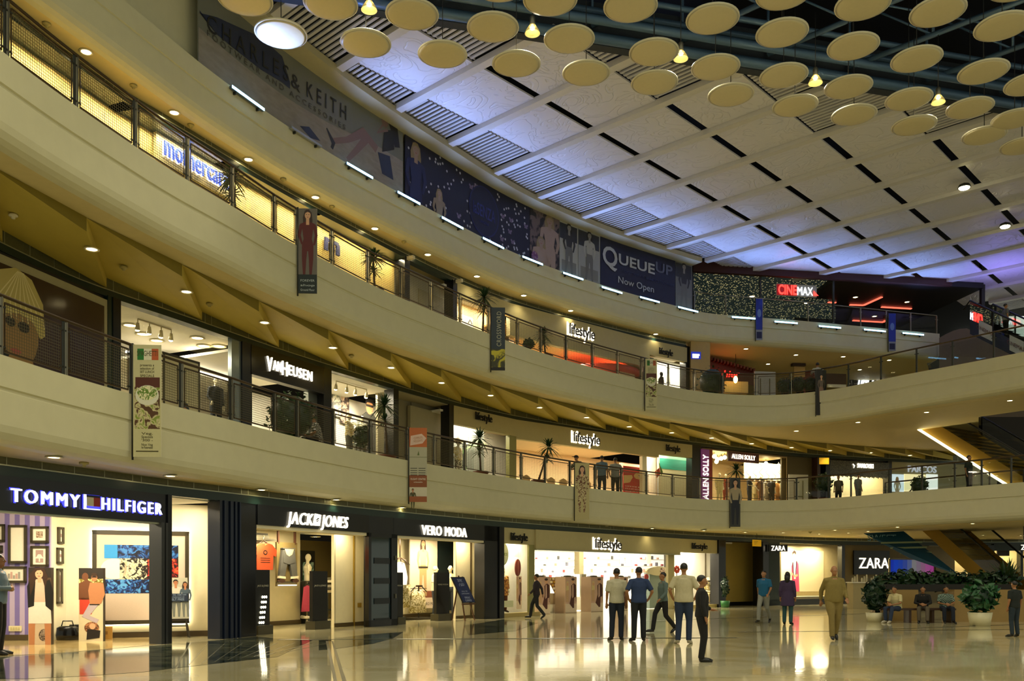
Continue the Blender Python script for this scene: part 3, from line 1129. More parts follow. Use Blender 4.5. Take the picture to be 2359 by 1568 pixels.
sx = [(212, 573), (430, 671), (610, 742), (767, 800), (902, 846), (1018, 881), (1131, 910), (1244, 938), (1352, 961), (1450, 982), (1548, 996), (1640, 1008), (1732, 1021), (1824, 1030), (1913, 1037), (2006, 1042), (2097, 1048)]
POS = ['over the far left end of the walkway', 'above the left edge of the white lit shop window', 'above the dark wood sign with white capitals', 'over the lit shop window with mannequins in jackets', 'over the blank grey shop bay', 'left of the thin palm at the beige shop', 'above the left small beige shop sign', 'above the leaning palm', 'above the black backlit beige shop sign', 'above the pair of men at the railing', 'above the red poster', 'above the turquoise window poster', 'above the red shop with a vertical lit sign', 'above the dark bay with a white board', 'above the small yellow hanging sign', 'above the glittering sign with white letters', 'over the pale shop with silver letters']
for (x, y), ps in zip(sx, POS):
 p = saw_hit(x, y)
 downlight(p, 'round downlight in the saw-tooth ceiling, ' + ps, 'downlights of the saw-tooth ceiling', 55)
for (x, y), ps in (((1835, 992), 'first from the hanging banner side'), ((1977, 972), 'second of the row under the upper bridge'), ((2135, 949), 'third of the row under the upper bridge'), ((2327, 922), 'last of the row under the upper bridge')):
 downlight(P(x, y, 8.79), 'round downlight under the upper bridge, ' + ps, 'downlights under the upper bridge', 35)
sx = [(199, 119), (402, 259), (573, 367), (727, 454), (864, 526), (986, 586), (1099, 636), (1207, 680), (1315, 715), (1511, 769), (1608, 790), (1719, 803), (1834, 817), (1943, 821), (1770, 838), (1981, 851), (2233, 837), (2049, 829), (2188, 829)]
POS = ['highest one at the upper left corner', 'above the blue shop letters', 'above the palm next to the blue letters', 'above the tall banner of a woman in red', 'left of the palm on the second floor', 'above the two dark posts', 'above the palm beside the black vertical-lettered banner', 'left of the black beige-shop sign', 'right above the backlit shop sign', 'above the small beige shop sign', 'above the blue wall sign', 'above the red neon word', 'above the white notice board', 'right of the man in white', 'deep in over the white board', 'deep in over the red wall', 'behind the glass of the bridge at far right', 'behind the bridge glass near the blue lights', 'behind the bridge glass right of the blue lights']
for (x, y), ps in zip(sx, POS):
 downlight(P(x, y, 13.825), 'round second floor downlight, ' + ps, 'downlights of the second floor ceiling', 42)
sx = [(125, 1052), (393, 1095), (603, 1127), (775, 1150), (926, 1168), (1055, 1183), (1170, 1194), (1285, 1203), (1394, 1211), (1503, 1216), (1622, 1221), (1717, 1225), (1805, 1226), (1888, 1229), (1924, 1220), (1955, 1227), (2000, 1223), (2068, 1213), (2241, 1205), (2265, 1232), (2352, 1233)]
POS = ['over the navy lit shop sign', 'over the plain cream window at the dark column', 'over the black menswear shop front', 'right of the white slanted letters', 'over the second black shop sign', 'at the right end of the second black shop', 'over the left small beige sign', 'left above the beige shop entrance', 'over the black beige-shop letters', 'right above the beige shop entrance', 'over the right small beige sign', 'over the yellow hanging sign', 'over the small black hanging shop sign', 'over the window with the pink suit', 'first, over the dark sign wall', 'second over the dark sign wall', 'third over the dark sign wall', 'beside the brown escalator underside', 'under the bridge at the right edge', 'over the far shops at right', 'over the farthest shop at right']
for (x, y), ps in zip(sx, POS):
 downlight(P(x, y, 3.745), 'round ground floor downlight, ' + ps, 'downlights of the ground floor soffit', 26 if x < 1960 else 16)
det_m = mat('detector_plastic', 'a89a5c', 0.5)
def detector(p, label, col=det_m, r=0.09):
 t = MB()
 t.lathe([(r, 0.0), (r, -0.03), (r * 0.75, -0.045), (r * 0.45, -0.05), (r * 0.4, -0.085), (0, -0.09)], col, n=14)
 o = t.build('smoke_detector', loc=p)
 tag(o, label, 'smoke detector', 'smoke detectors')
det_w = mat('detector_white', 'd9d0b4', 0.4)
for x, y, z, l, m in ((31, 494, 8.66, 'white round detector on the olive ceiling at the far left', det_w), (285, 614, 8.66, 'flush round detector right of the far left first floor downlight', det_m), (483, 699, 8.66, 'small detector above the dark wood shop sign', det_m), (810, 818, 8.66, 'small detector over the mannequin window', det_m), (108, 54, 13.825, 'round detector at the upper left corner of the second floor ceiling', det_m), (308, 196, 13.825, 'flush detector over the second floor railing, left of the blue letters', det_m), (440, 287, 13.825, 'small detector over the blue shop letters', det_m), (653, 412, 13.825, 'flush detector left of the red dress banner', det_m), (765, 475, 13.825, 'small detector right of the red dress banner', det_m), (931, 556, 13.825, 'flush detector over the two dark posts of the second floor', det_m), (194, 1065, 3.745, 'small detector over the navy shop sign', det_m), (1867, 1224, 3.745, 'conical detector over the pink suit window', det_m)):
 detector(saw_hit(x, y) if z == 8.66 else P(x, y, z), l, m)
# ---------------------------------------------------------------- balcony railings with wire mesh panels
def railing(cv, posts, z0, label, name='balcony_railing', glass_from=None, hgt=1.03):
 root = thing(name, label, 'railing', (0, 0, 0))
 sL, sR = cv.spx(posts[0]), cv.spx(posts[-1])
 if posts[0] < 0:
  sL = 0.6
 mb = MB()
 st = [sL + (sR - sL) * i / int((sR - sL) / 0.5) for i in range(int((sR - sL) / 0.5) + 1)]
 pts = [(cv.pt(s).x, cv.pt(s).y, z0 + hgt) for s in st]
 mb.tube(pts, 0.032, bronze, 8)
 mb.build('handrail', root)
 ss = [0.6 if x < 0 else cv.spx(x) for x in posts]
 for s in ss:
  q, t = cv.pt(s), cv.tan(s)
  T_ = Matrix.Translation((q.x, q.y, z0)) @ Matrix.Rotation(math.atan2(t.y, t.x), 4, 'Z')
  mb = MB()
  mb.bx(-0.055, -0.02, 0.0, -0.02, 0.02, hgt - 0.02, steel_dark, T_)
  mb.bx(0.02, -0.02, 0.0, 0.055, 0.02, hgt - 0.02, steel, T_)
  for z in (0.16, 0.83):
   mb.bx(-0.13, -0.012, z, 0.13, 0.012, z + 0.025, steel_dark, T_)
  mb.bx(-0.08, -0.05, 0.0, 0.08, 0.05, 0.02, steel_dark, T_)
  mb.build('post', root)
 for a, b in zip(ss, ss[1:]):
  if b - a < 0.25:
   continue
  a, b = a + 0.11, b - 0.11
  pa, pb = cv.pt(a), cv.pt(b)
  mb = MB()
  A = lambda z: Vector((pa.x, pa.y, z0 + z))
  Bv = lambda z: Vector((pb.x, pb.y, z0 + z))
  for z in (0.10, hgt - 0.11):
   mb.bar(A(z), Bv(z), 0.03, 0.03, bronze)
  mb.bar(A(0.10), A(hgt - 0.11), 0.02, 0.02, bronze)
  mb.bar(Bv(0.10), Bv(hgt - 0.11), 0.02, 0.02, bronze)
  n = int((b - a) / 0.055)
  for i in range(1, n):
   p = A(0.10).lerp(Bv(0.10), i / n)
   q = A(hgt - 0.11).lerp(Bv(hgt - 0.11), i / n)
   mb.bar(p, q, 0.0058, 0.0058, wire_m)
  for i in range(1, 15):
   z = 0.10 + (hgt - 0.21) * i / 15
   mb.bar(A(z), Bv(z), 0.007, 0.007, wire_m)
  mb.build('mesh_panel', root)
 return root
RB = B.off(-0.11)
railing(RB, [-100, 0, 150, 304, 418, 533, 632, 685, 768, 853, 938, 1001, 1071, 1138, 1201, 1256, 1313, 1371, 1431, 1490, 1550, 1612, 1676, 1757, 1836], 5.2, 'bronze handrail with wire mesh panels along the first floor balcony')
railing(RB, [-100, 15, 175, 312, 432, 536, 632, 684, 765, 848, 924, 993, 1060, 1126, 1192, 1246, 1304, 1365, 1423, 1478, 1540, 1600, 1664, 1742, 1822, 1892], 10.24, 'bronze handrail with wire mesh panels along the second floor balcony')
# ---------------------------------------------------------------- suspended ceiling discs
disc_m = mat('ceiling_disc', 'd6caa2', 0.38, scale=9, var=0.05)
disc_edge = mat('disc_edge', 'e3dcc0', 0.3)
def disc_proto():
 t = thing('ceiling_disc', 'round cream disc hanging from the roof', 'ceiling disc', group='suspended ceiling discs')
 mb = MB()
 mb.lathe([(0.0, -0.015), (0.35, -0.01), (0.55, 0.01), (0.625, 0.035)], disc_m, n=32)
 mb.lathe([(0.625, 0.035), (0.655, 0.05), (0.65, 0.075), (0.60, 0.085), (0.0, 0.12)], disc_edge, n=32)
 mb.build('shell', t)
 mb = MB()
 mb.tube([(0, 0, 0.1), (0, 0, 2.9)], 0.012, mat('cord_black', '151515', 0.6), 6)
 mb.build('cord', t)
 mb = MB()
 mb.lathe([(0.05, 0.10), (0.045, 0.16), (0.012, 0.19)], steel_dark, n=10)
 mb.build('hanger', t.children[1])
 return t
discs = [(565, 4), (648, 83), (762, 14), (843, 105), (950, 38), (1020, 130), (1136, 68), (1190, 152), (1268, 4), (1312, 95), (1351, 173), (1453, 20), (1507, 125), (1508, 195), (1642, 49), (1649, 160), (1684, 223), (1802, 81), (1806, 179), (1832, 248), (1806, -10), (1988, 16), (1966, 112), (1955, 205), (1968, 269), (2161, 32), (2112, 141), (2094, 233), (2106, 293), (2309, 66), (2266, 170), (2235, 253), (2268, 316), (2372, 198), (2338, 278), (2355, 340), (1150, -30), (2345, -30)]
D0 = disc_proto()
rows = {}
for i, (x, y) in enumerate(discs):
 p = P(x, y, 16.3 if i == 1 else 15.2)
 around = ['hanging highest at the left before the wall panel', 'lit blue by the strip lamps below it', 'left of the first pendant lamp', 'below the first pendant lamp', 'right of the first pendant lamp', 'in front of the ceiling slats right of the first lamp', 'left of the second pendant lamp', 'low beneath the second pendant lamp', 'cut off by the top edge above the second lamp', 'right of the second pendant lamp', 'lowest between second and third pendant lamps', 'high between the second and third lamps', 'left of the third pendant lamp', 'lowest, just under its neighbour left of the third lamp', 'high above the third pendant lamp', 'right of the third pendant lamp', 'small and low to the right of the third lamp', 'high, between third and fourth lamps under the truss', 'left of the fourth pendant lamp', 'small and low left of the fourth lamp', 'cut off by the top edge over the truss', 'high in the dark roof over the fourth lamp', 'before the truss beam above the fourth lamp', 'right of the fourth pendant lamp', 'small and low right of the fourth lamp', 'high in the dark roof over the fifth lamp', 'before the truss beam left of the fifth lamp', 'left of the fifth pendant lamp', 'small, low and pale left of the fifth lamp', 'high at the right edge in the dark roof', 'before the truss beam right of the fifth lamp', 'right of the fifth pendant lamp', 'small, low and pale right of the fifth lamp', 'cut off by the right edge beside the truss', 'lower right, before the last carved panels', 'lowest at the right edge', 'just above the top edge', 'just above the top right corner'][i]
 lb = 'cream ceiling disc, ' + around
 if i == 0:
  D0.location = p
  D0['label'] = lb
 else:
  dup(D0, p, 0, lb, 'suspended ceiling discs', 1.09 if i == 1 else None)
# ---------------------------------------------------------------- bell shaped pendant lamps in a row under the roof edge
bulb_m = glow('lamp_bulb', 'fff0b0', 26)
glass_bell = mat('bell_reflector', 'd8c98a', 0.25, alpha=0.75, emit=0.1, ecol='e8c870', var=0)
def pendant_proto():
 t = thing('pendant_lamp', 'bell shaped pendant lamp', 'pendant lamp', group='pendant lamps under the truss')
 mb = MB()
 mb.lathe([(0.06, 0.16), (0.075, 0.2), (0.075, 0.36), (0.05, 0.40), (0.02, 0.42)], steel, n=14)
 mb.build('housing', t)
 mb = MB()
 mb.lathe([(0.07, 0.17), (0.12, 0.10), (0.17, 0.02), (0.205, -0.06), (0.20, -0.06), (0.16, 0.02), (0.11, 0.10)], glass_bell, n=20)
 mb.build('reflector', t)
 mb = MB()
 mb.ell((0, 0, 0.10), (0.075, 0.075, 0.06), bulb_m)
 mb.build('bulb', t.children[1])
 mb = MB()
 mb.tube([(0, 0, 0.42), (0, 0, 2.0)], 0.012, MATS['cord_black'], 6)
 mb.build('cord', t)
 return t
P0 = pendant_proto()
first = True
lamps = [P(x, y, 15.95) for x, y in ((851, 18), (1227, 72), (1569, 131), (1879, 187), (2162, 232))]
step = (lamps[-1] - lamps[0]) / 4
names = ['first of the row from the left', 'second of the row from the left', 'third of the row, in the middle', 'fourth of the row from the left', 'last of the row on the right']
for p, nm in zip(lamps, names):
 lb = 'lit bell shaped pendant lamp, ' + nm
 if first:
  P0.location = p
  P0['label'] = lb
  first = False
 else:
  dup(P0, p, 0, lb, 'pendant lamps under the truss')
 spot_light((p.x, p.y, p.z + 0.0), 560, (1.0, 0.9, 0.64), 150, 1.0, 0.1)
for r in (1, 2):
 for k in range(-1, 5):
  p = lamps[0] + step * k + Vector((step.y, -step.x, 0)).normalized() * 10.5 * r
  spot_light(p, 560, (1.0, 0.9, 0.64), 150, 1.0, 0.1)  # unseen spots added above the view to fill the hall, no lamp bodies
for x, y, nm in ((2222, 434, 'higher one, at the fourth dark slot'), (2316, 523, 'lower one, nearer the right edge')):
 p = P(x, y, 17.5)
 t = thing('floodlight', 'bright floodlight under the carved ceiling, ' + nm, 'floodlight', p, group='floodlights under the carved ceiling')
 mb = MB()
 mb.lathe([(0.0, -0.02), (0.12, -0.01), (0.15, 0.03)], glow('flood_lens', 'fff2b8', 40), n=16)
 mb.build('lens', t)
 mb = MB()
 mb.lathe([(0.15, 0.02), (0.17, 0.03), (0.14, 0.10), (0.05, 0.13), (0.03, 0.15)], steel_dark, n=16)
 mb.build('housing', t)
 t.scale = (1.5, 1.5, 1.5)
 spot_light((p.x, p.y, p.z - 0.06), 260, (1, 0.88, 0.5), 150, 1, 0.1)
# ---------------------------------------------------------------- blue strip lamps along the third floor fascia
led_m = glow('blue_led', '8fd4ff', 9)
led_b = mat('led_body', '5a6a80', 0.4, 0.3)
strips = [(533, 203, 608, 250, 1), (671, 292, 741, 337, 0), (798, 376, 858, 410, 1), (915, 440, 967, 472, 1), (1017, 500, 1066, 527, 1), (1112, 549, 1160, 571, 1), (1203, 592, 1250, 608, 1), (1297, 628, 1343, 644, 1), (1386, 661, 1433, 675, 1), (1474, 685, 1519, 695, 1), (1562, 707, 1608, 718, 1), (1686, 729, 1740, 735, 1), (1784, 739, 1837, 746, 1), (1886, 750, 1937, 756, 1), (1990, 758, 2040, 764, 1), (2079, 766, 2128, 772, 1)]
spl = ['first on the left, under the sandy beach poster', 'unlit grey one under the sandy beach poster', 'under the legs of the seated woman', 'under the woman in the blue dotted poster', 'under the left part of the dotted poster', 'under the middle of the dotted poster', 'under the right end of the dotted poster', 'under the black and white photo posters', 'under the left part of the navy shop poster', 'under the right part of the navy shop poster', 'at the right end of the posters', 'left of the first narrow blue banner', 'right of the first narrow blue banner', 'second right of the first narrow blue banner', 'left of the last narrow blue banner', 'last one on the right end of the balcony']
TL = T.off(0.10)
for (x0, y0, x1, y1, on), nm in zip(strips, spl):
 s0, s1 = TL.spx(x0), TL.spx(x1)
 sm = (s0 + s1) / 2
 q, tn, nn = TL.pt(sm), TL.tan(sm), TL.nor(sm)
 zz = CH + (HY - (y0 + y1) / 2) * q.y / F
 a = math.atan2(tn.y, tn.x)
 L_ = (s1 - s0)
 t = thing('strip_lamp', ('blue glowing' if on else 'grey unlit') + ' strip lamp on the fascia, ' + nm, 'strip lamp', (q.x, q.y, zz), a, 'strip lamps on the third floor fascia')
 mb = MB()
 mb.bx(-L_ / 2, -0.03, -0.05, L_ / 2, 0.06, 0.02, led_b if on else mat('led_off', '9aa0a8', 0.3, 0.5))
 for sgn in (-1, 1):
  mb.bx(sgn * L_ * 0.35 - 0.02, 0.0, -0.12, sgn * L_ * 0.35 + 0.02, 0.1, -0.04, steel_dark)
 mb.build('body', t)
 if on:
  mb = MB()
  nL = 16
  for i in range(nL):
   x = -L_ / 2 + L_ * (i + 0.5) / nL
   mb.bx(x - L_ / nL * 0.42, -0.045, -0.04, x + L_ / nL * 0.42, -0.028, 0.03, led_m)
  mb.build('led_row', t)
  al = area_light((q.x + nn.x * 0.12, q.y + nn.y * 0.12, zz + 0.06), (math.radians(180 + 36), 0, a), L_, 0.08, 26, BLUE, 85)
  if x0 == 533:        # the first strip is turned towards the disc in front of it
   al.rotation_euler = (P(648, 83, 16.3) - al.location).to_track_quat('-Z', 'Y').to_euler()
   al.data.spread = math.radians(80)
   al.data.energy = 55
# ================================================================ GROUND FLOOR SHOPS
def FT(fr, name, label, cat, group=None):
 return thing(name, label, cat, (fr.o.x, fr.o.y, 0), fr.rz, group)
def settle(t):
 """move the base point of a thing built in frame coordinates to the middle of its foot"""
 ms = [c for c in t.children if c.type == 'MESH']
 co = [v.co for c in ms for v in c.data.vertices]
 for c in ms:
  for g in c.children:
   if g.type == 'MESH':
    co = co + [v.co for v in g.data.vertices]
 if not co:
  return t
 x0, x1 = min(p.x for p in co), max(p.x for p in co)
 y0, y1 = min(p.y for p in co), max(p.y for p in co)
 z0 = min(p.z for p in co)
 c = Vector(((x0 + x1) / 2, (y0 + y1) / 2, z0))
 M = Matrix.Translation(-c)
 for m in ms:
  m.data.transform(M)
  for g in m.children:
   if g.type == 'MESH':
    g.data.transform(M)
 t.location = t.location + Matrix.Rotation(t.rotation_euler.z, 3, 'Z') @ c
 return t
def F1(mb, fr, name, label, cat, group=None):
 """a thing that is a single mesh"""
 o = mb.build(name, loc=(fr.o.x, fr.o.y, 0), rz=fr.rz)
 co = [v.co for v in o.data.vertices]
 c = Vector(((min(p.x for p in co) + max(p.x for p in co)) / 2, (min(p.y for p in co) + max(p.y for p in co)) / 2, min(p.z for p in co)))
 o.data.transform(Matrix.Translation(-c))
 o.location = o.location + Matrix.Rotation(fr.rz, 3, 'Z') @ c
 return tag(o, label, cat, group)
def fstruct(mb, fr, name):
 o = mb.build(name, loc=(fr.o.x, fr.o.y, 0), rz=fr.rz)
 o['kind'] = 'structure'
 return o
def flamp(fr, x, y, z, sx, sy, power, color=WHITE_WARM, tilt=0.0):
 q = fr.W(x, y, z)
 return area_light(q, (math.radians(tilt), 0, fr.rz), sx, sy, power, color)
def raywall(mb, fr, px, y0, y1, z0, z1, m, th=.05):
 """partition that runs back from the shop front, splayed outwards"""
 a, b = fr.X(px, y0), fr.X(px + 1, y1)
 mb.add([(a, y0, z0), (a + th, y0, z0), (b + th, y1, z0), (b, y1, z0), (a, y0, z1), (a + th, y0, z1), (b + th, y1, z1), (b, y1, z1)], [(3, 2, 1, 0), (4, 5, 6, 7), (0, 1, 5, 4), (1, 2, 6, 5), (2, 3, 7, 6), (3, 0, 4, 7)], m)
def PR(mb, fr, x0, y0, x1, y1, y, m, th=.04):
 """box whose front at depth y covers the pixel rectangle"""
 c = (x0 + x1) / 2
 mb.bx(fr.X(x0, y), y, fr.Z(y1, c, y), fr.X(x1, y), y + th, fr.Z(y0, c, y), m)
 return mb
wall_cream = mat('shop_wall_cream', 'e6dbb8', 0.6)
wall_white = mat('shop_wall_white', 'f2ecdc', 0.6)
ink = flat('ink', '14100c')
paper = flat('paper', 'efe6d2')
sk_l = flat('skin_light', 'd9a680')
sk_m = flat('skin_tan', 'b87a50')
hr_b = flat('hair_brown', '3a2416')
hr_y = flat('hair_blonde', 'd8c48a')
gold = mat('brass_strip', 'b8983e', 0.3, 0.6)
frame_olive = mat('frame_olive', '3d3520', 0.4)
base_brown = mat('skirting_brown', '4a3c22', 0.5)
lit_white = glow('lit_letter_white', 'fff3d6', 2.4)
lit_blue = glow('lit_letter_blue', 'c6c8ff', 1.7)
edge_blue = glow('letter_halo_blue', '3a3cff', 1.6)
# ---------------------------------------------------------------- navy shop with lilac wallpaper
fr = frame_px(G, 0, 375)
X, Z = fr.X, fr.Z
xl = X(-90)
fa = Fr(P(0, 1475, 0), .03)                       # striped wall, facing the hall
_p, _q = P(153, 1471.5, 0), P(503, 1463.5, 0)
fb = Fr(_p, math.atan2(_q.y - _p.y, _q.x - _p.x))     # cream back wall
mb = MB()
x, xe, st, i = fa.X(-140), fa.X(119), fa.X(11.6) - fa.X(0), 0
lil = [mat('wallpaper_pale', 'b9a9c6', 0.6), mat('wallpaper_lilac', '7d6fae', 0.6)]
while x < xe - 0.01:
 mb.bx(x, 0, 0, min(x + st, xe), .15, 3.36, lil[i % 2])
 x += st
 i += 1
mb.bx(fa.X(-140), -.04, 0, xe, 0, .14, base_brown)
fstruct(mb, fa, 'wall_left')
mb = MB()
_c = fa.pt(119, 0) - fb.o
p0 = (_c.x * fb.c + _c.y * fb.q, -_c.x * fb.q + _c.y * fb.c)
mb.add([(p0[0], p0[1], 0), (0, 0, 0), (0, 0, 3.36), (p0[0], p0[1], 3.36)], [(0, 1, 2, 3)], wall_cream)
mb.bx(-.02, 0, 0, fb.X(506), .1, 3.36, wall_cream)
mb.bx(0, -.04, 0, fb.X(503), 0, .14, base_brown)
fstruct(mb, fb, 'wall_back')
mb = MB()
raywall(mb, fr, 502, .1, 1.2, 0, 3.36, wall_cream)
fstruct(mb, fr, 'wall_right')
mb = MB()
mb.bx(xl - 2, 0.1, 3.36, X(503, 0.1), 5.5, 3.46, wall_white)
fstruct(mb, fr, 'ceiling')
for px, yy_, pw in ((-40, 1.6, 60), (60, 1.6, 70), (150, 1.5, 60), (250, 1.1, 60), (345, .9, 40), (440, .7, 26)):
 flamp(fr, X(px, yy_), yy_, 3.3, 0.9, 0.3, pw, (1.0, 0.86, 0.6), 8)
t = FT(fr, 'shop_sign', 'black sign board with blue-white glowing capitals over the lilac wallpaper shop', 'shop sign')
mb = MB()
xr = X(384)
mb.bx(xl, -0.12, 2.74, xr, 0.06, 3.385, black)
mb.bx(xl, -0.10, 2.70, xr, 0.05, 2.74, steel_line)
mb.build('board', t)
xa, xb = X(12), X(170)
zc = Z(1146, 90) - 0.0
mb = MB()
mb.text('TOMMY', lit_blue, 0.26, (xa + xb) / 2, 3.045, -0.19, 0.05, fit=xb - xa, spacing=1.3)
mb.text('TOMMY', edge_blue, 0.29, (xa + xb) / 2, 3.045, -0.135, 0.01, fit=(xb - xa) * 1.02, bold=0.012, spacing=1.3)
mb.build('lettering', t)
xa, xb = X(222), X(360)
mb = MB()
mb.text('HILFIGER', lit_blue, 0.26, (xa + xb) / 2, 3.045, -0.19, 0.05, fit=xb - xa, spacing=1.3)
mb.text('HILFIGER', edge_blue, 0.29, (xa + xb) / 2, 3.045, -0.135, 0.01, fit=(xb - xa) * 1.02, bold=0.012, spacing=1.3)
mb.build('lettering', t)
mb = MB()
xa, xb = X(179), X(216)
mb.bx(xa, -0.17, 2.9, xb, -0.13, 3.19, edge_blue)
mb.bx(xa, -0.19, 2.9, xa + .05, -0.16, 3.19, lit_blue)
mb.bx(xa, -0.19, 2.89, xb, -0.16, 2.91, lit_blue)
mb.bx(xa + .06, -0.19, 2.96, (xa + xb) / 2 + .03, -0.165, 3.14, flat('flag_white', 'd8cfae'))
mb.bx((xa + xb) / 2 + .03, -0.19, 2.96, xb, -0.165, 3.14, flat('flag_red', '9c2a1c'))
mb.bx(xa + .05, -0.188, 3.14, xb, -0.165, 3.185, flat('flag_navy', '0c1130'))
mb.build('flag_emblem', t)
settle(t)
mb = MB()
xa, xb = X(360), X(384)
mb.bx(xa, -0.16, 0, xa + (xb - xa) * .3, 0.2, 2.74, mat('column_grey', '2b2d2e', 0.35))
mb.bx(xa + (xb - xa) * .3, -0.12, 0, xa + (xb - xa) * .42, 0.2, 2.74, black)
mb.bx(xa + (xb - xa) * .42, -0.16, 0, xa + (xb - xa) * .62, 0.2, 2.74, MATS['column_grey'])
mb.bx(xa + (xb - xa) * .62, -0.16, 0, xb, 0.2, 3.385, black)
fstruct(mb, fr, 'column')
frs, fr, yb = fr, fb, -.06
X, Z = fr.X, fr.Z
t = FT(fr, 'framed_picture', 'large framed crowd picture in blue, white and red, lit from behind', 'picture')
xa, xb = X(213, yb), X(436, yb)
z1, z0 = Z(1222, 300, yb), Z(1437, 300, yb)
mb = MB()
for a, b, c, d in ((xa, z0, xa + .10, z1), (xb - .10, z0, xb, z1), (xa, z0, xb, z0 + .10), (xa, z1 - .10, xb, z1)):
 mb.bx(a, yb - .13, b, c, yb - .05, d, frame_olive)
mb.build('frame', t)
mb = MB()
mb.bx(xa + .10, yb - .10, z0 + .10, xb - .10, yb - .07, z1 - .10, mat('picture_mount', 'd8c2aa', 0.8, scale=60, var=0.1))
mb.build('mount', t)
mb = MB()
ia, ib = X(241, yb), X(411, yb)
c0, c1_, c2_, c3_ = Z(1366, 300, yb), Z(1334, 300, yb), Z(1286, 300, yb), Z(1255, 300, yb)
yy = yb - .105
blue_crowd = cells('crowd_blue', '0b1230', '1d4f9e', 9, c3='5aa0d8')
mb.rect(ia, c0, ib, c1_, blue_crowd, yy)
mb.rect(ia + .35, c1_, ia + (ib - ia) * .57, c2_, cells('crowd_white', '17110a', 'f2e6c0', 8, c3='d8b890'), yy)
mb.oval(ia + .22, (c1_ + c2_) / 2, .3, (c2_ - c1_) / 2, flat('pale_patch', 'f5edd4'), yy)
mb.rect(ia + (ib - ia) * .57, c1_, ib, c2_, cells('crowd_red', '200806', 'c8231c', 8, c3='f0703c'), yy)
mb.rect(ia, c2_, ib, c3_, cells('crowd_blue_dark', '070b20', '1a4a92', 8, c3='3f7fc0'), yy)
mb.rect(ia, c2_, ia + .30, c3_, flat('blue_light', '2f8fd0'), yy - .002)
mb.build('print', t)
mb = MB()
gl = glow('back_glow', 'fff3cf', 5.5)
for a, b, c, d in ((xa - .02, z0 + .05, xa + .05, z1 - .05), (xb - .05, z0 + .05, xb + .02, z1 - .05), (xa, z0 - .02, xb, z0 + .05), (xa, z1 - .05, xb, z1 + .02)):
 mb.bx(a, yb - .03, b, c, yb + .0, d, gl)
mb.build('backlight', t)
settle(t)
fr, yw = fa, -.01
X, Z = fr.X, fr.Z
pics = [(-14, 1207, 13, 1248, 'left edge', 'grey'), (22, 1209, 64, 1297, 'tall one with a blank white print', 'white'), (73, 1212, 114, 1250, 'square one with a small brown engraving', 'brown'), (73, 1257, 114, 1305, 'upright one with a drawing of a lamp', 'lamp'), (-14, 1256, 8, 1273, 'small one at the left edge', 'grey'), (5, 1304, 63, 1342, 'wide one with a row of houses', 'row')]
for x0, y0, x1, y1, nm, kind in pics:
 t = FT(fr, 'framed_picture', 'dark wooden frame on lilac stripes, ' + nm, 'picture', 'frames on the lilac wall')
 a, b, za, zb = X(x0, yw), X(x1, yw), Z(y1, (x0 + x1) / 2, yw), Z(y0, (x0 + x1) / 2, yw)
 w_ = .055
 mb = MB()
 for q in ((a, za, a + w_, zb), (b - w_, za, b, zb), (a, za, b, za + w_), (a, zb - w_, b, zb)):
  mb.bx(q[0], yw - .07, q[1], q[2], yw - .005, q[3], frame_olive)
 mb.build('frame', t)
 mb = MB()
 mb.bx(a + w_, yw - .04, za + w_, b - w_, yw - .02, zb - w_, flat('mount_white', 'f3ead4'))
 cx_, cz_ = (a + b) / 2, (za + zb) / 2
 if kind == 'brown':
  mb.rect(a + .13, za + .12, b - .13, zb - .12, cells('engraving', 'cbb9a0', '8a6a50', 30), yw - .045)
 elif kind == 'lamp':
  mb.rect(a + .12, za + .1, b - .12, zb - .1, flat('mauve', 'ac8f84'), yw - .045)
  mb.limb([(cx_, za + .12), (cx_, zb - .3)], [.03, .03], flat('pale', 'f0e6d0'), yw - .047)
  mb.poly([(cx_ - .1, zb - .3), (cx_ + .1, zb - .3), (cx_ + .03, zb - .2), (cx_ - .03, zb - .2)], flat('pale', 'f0e6d0'), yw - .047)
 elif kind == 'row':
  for k in range(6):
   h_ = .08 + .04 * ((k * 7) % 3)
   mb.rect(a + .1 + k * .06, za + .1, a + .15 + k * .06, za + .1 + h_, flat(('pinkish', 'greyish')[k % 2], ('c9a094', 'a09a90')[k % 2]), yw - .045)
 mb.build('print', t)
 settle(t)
dx, dy = -p0[0], -p0[1]
fr2 = Fr(fb.W(p0[0], p0[1]), fb.rz + math.atan2(dy, dx))
for y0, y1, nm, xs in ((1214, 1252, 'top one', (133, 146)), (1261, 1298, 'middle one', (131, 145)), (1309, 1390, 'lowest, tall one', (131, 143))):
 t = FT(fr2, 'framed_picture', 'narrow dark frame on the cream corner wall, ' + nm, 'picture', 'frames on the cream corner wall')
 a, b = fr2.X(xs[0], -.02), fr2.X(xs[1], -.02)
 za, zb = fr2.Z(y1, 139), fr2.Z(y0, 139)
 mb = MB()
 for q in ((a, za, a + .06, zb), (b - .06, za, b, zb), (a, za, b, za + .05), (a, zb - .05, b, zb)):
  mb.bx(q[0], -.06, q[1], q[2], -.005, q[3], frame_olive)
 mb.build('frame', t)
 mb = MB()
 mb.bx(a + .06, -.03, za + .05, b - .06, -.015, zb - .05, flat('mount_white', 'f3ead4'))
 mb.rect(a + .16, za + .16, b - .16, zb - .16, flat('mauve', 'ac8f84'), -.032)
 mb.build('print', t)
 settle(t)
mb = MB()
X, Z = fa.X, fa.Z
a, b, za, zb = X(22, yw), X(51, yw), Z(1453, 36, yw), Z(1441, 36, yw)
mb.bx(a, yw - .03, za, b, yw, zb, flat('switch_plate', 'e8dcae'))
for k in range(4):
 mb.bx(a + .04 + k * .06, yw - .04, za + .03, a + .08 + k * .06, yw - .03, zb - .03, flat('switch_key', 'cfc08a'))
F1(mb, fr, 'switch_panel', 'cream switch panel low on the lilac striped wall', 'switch')
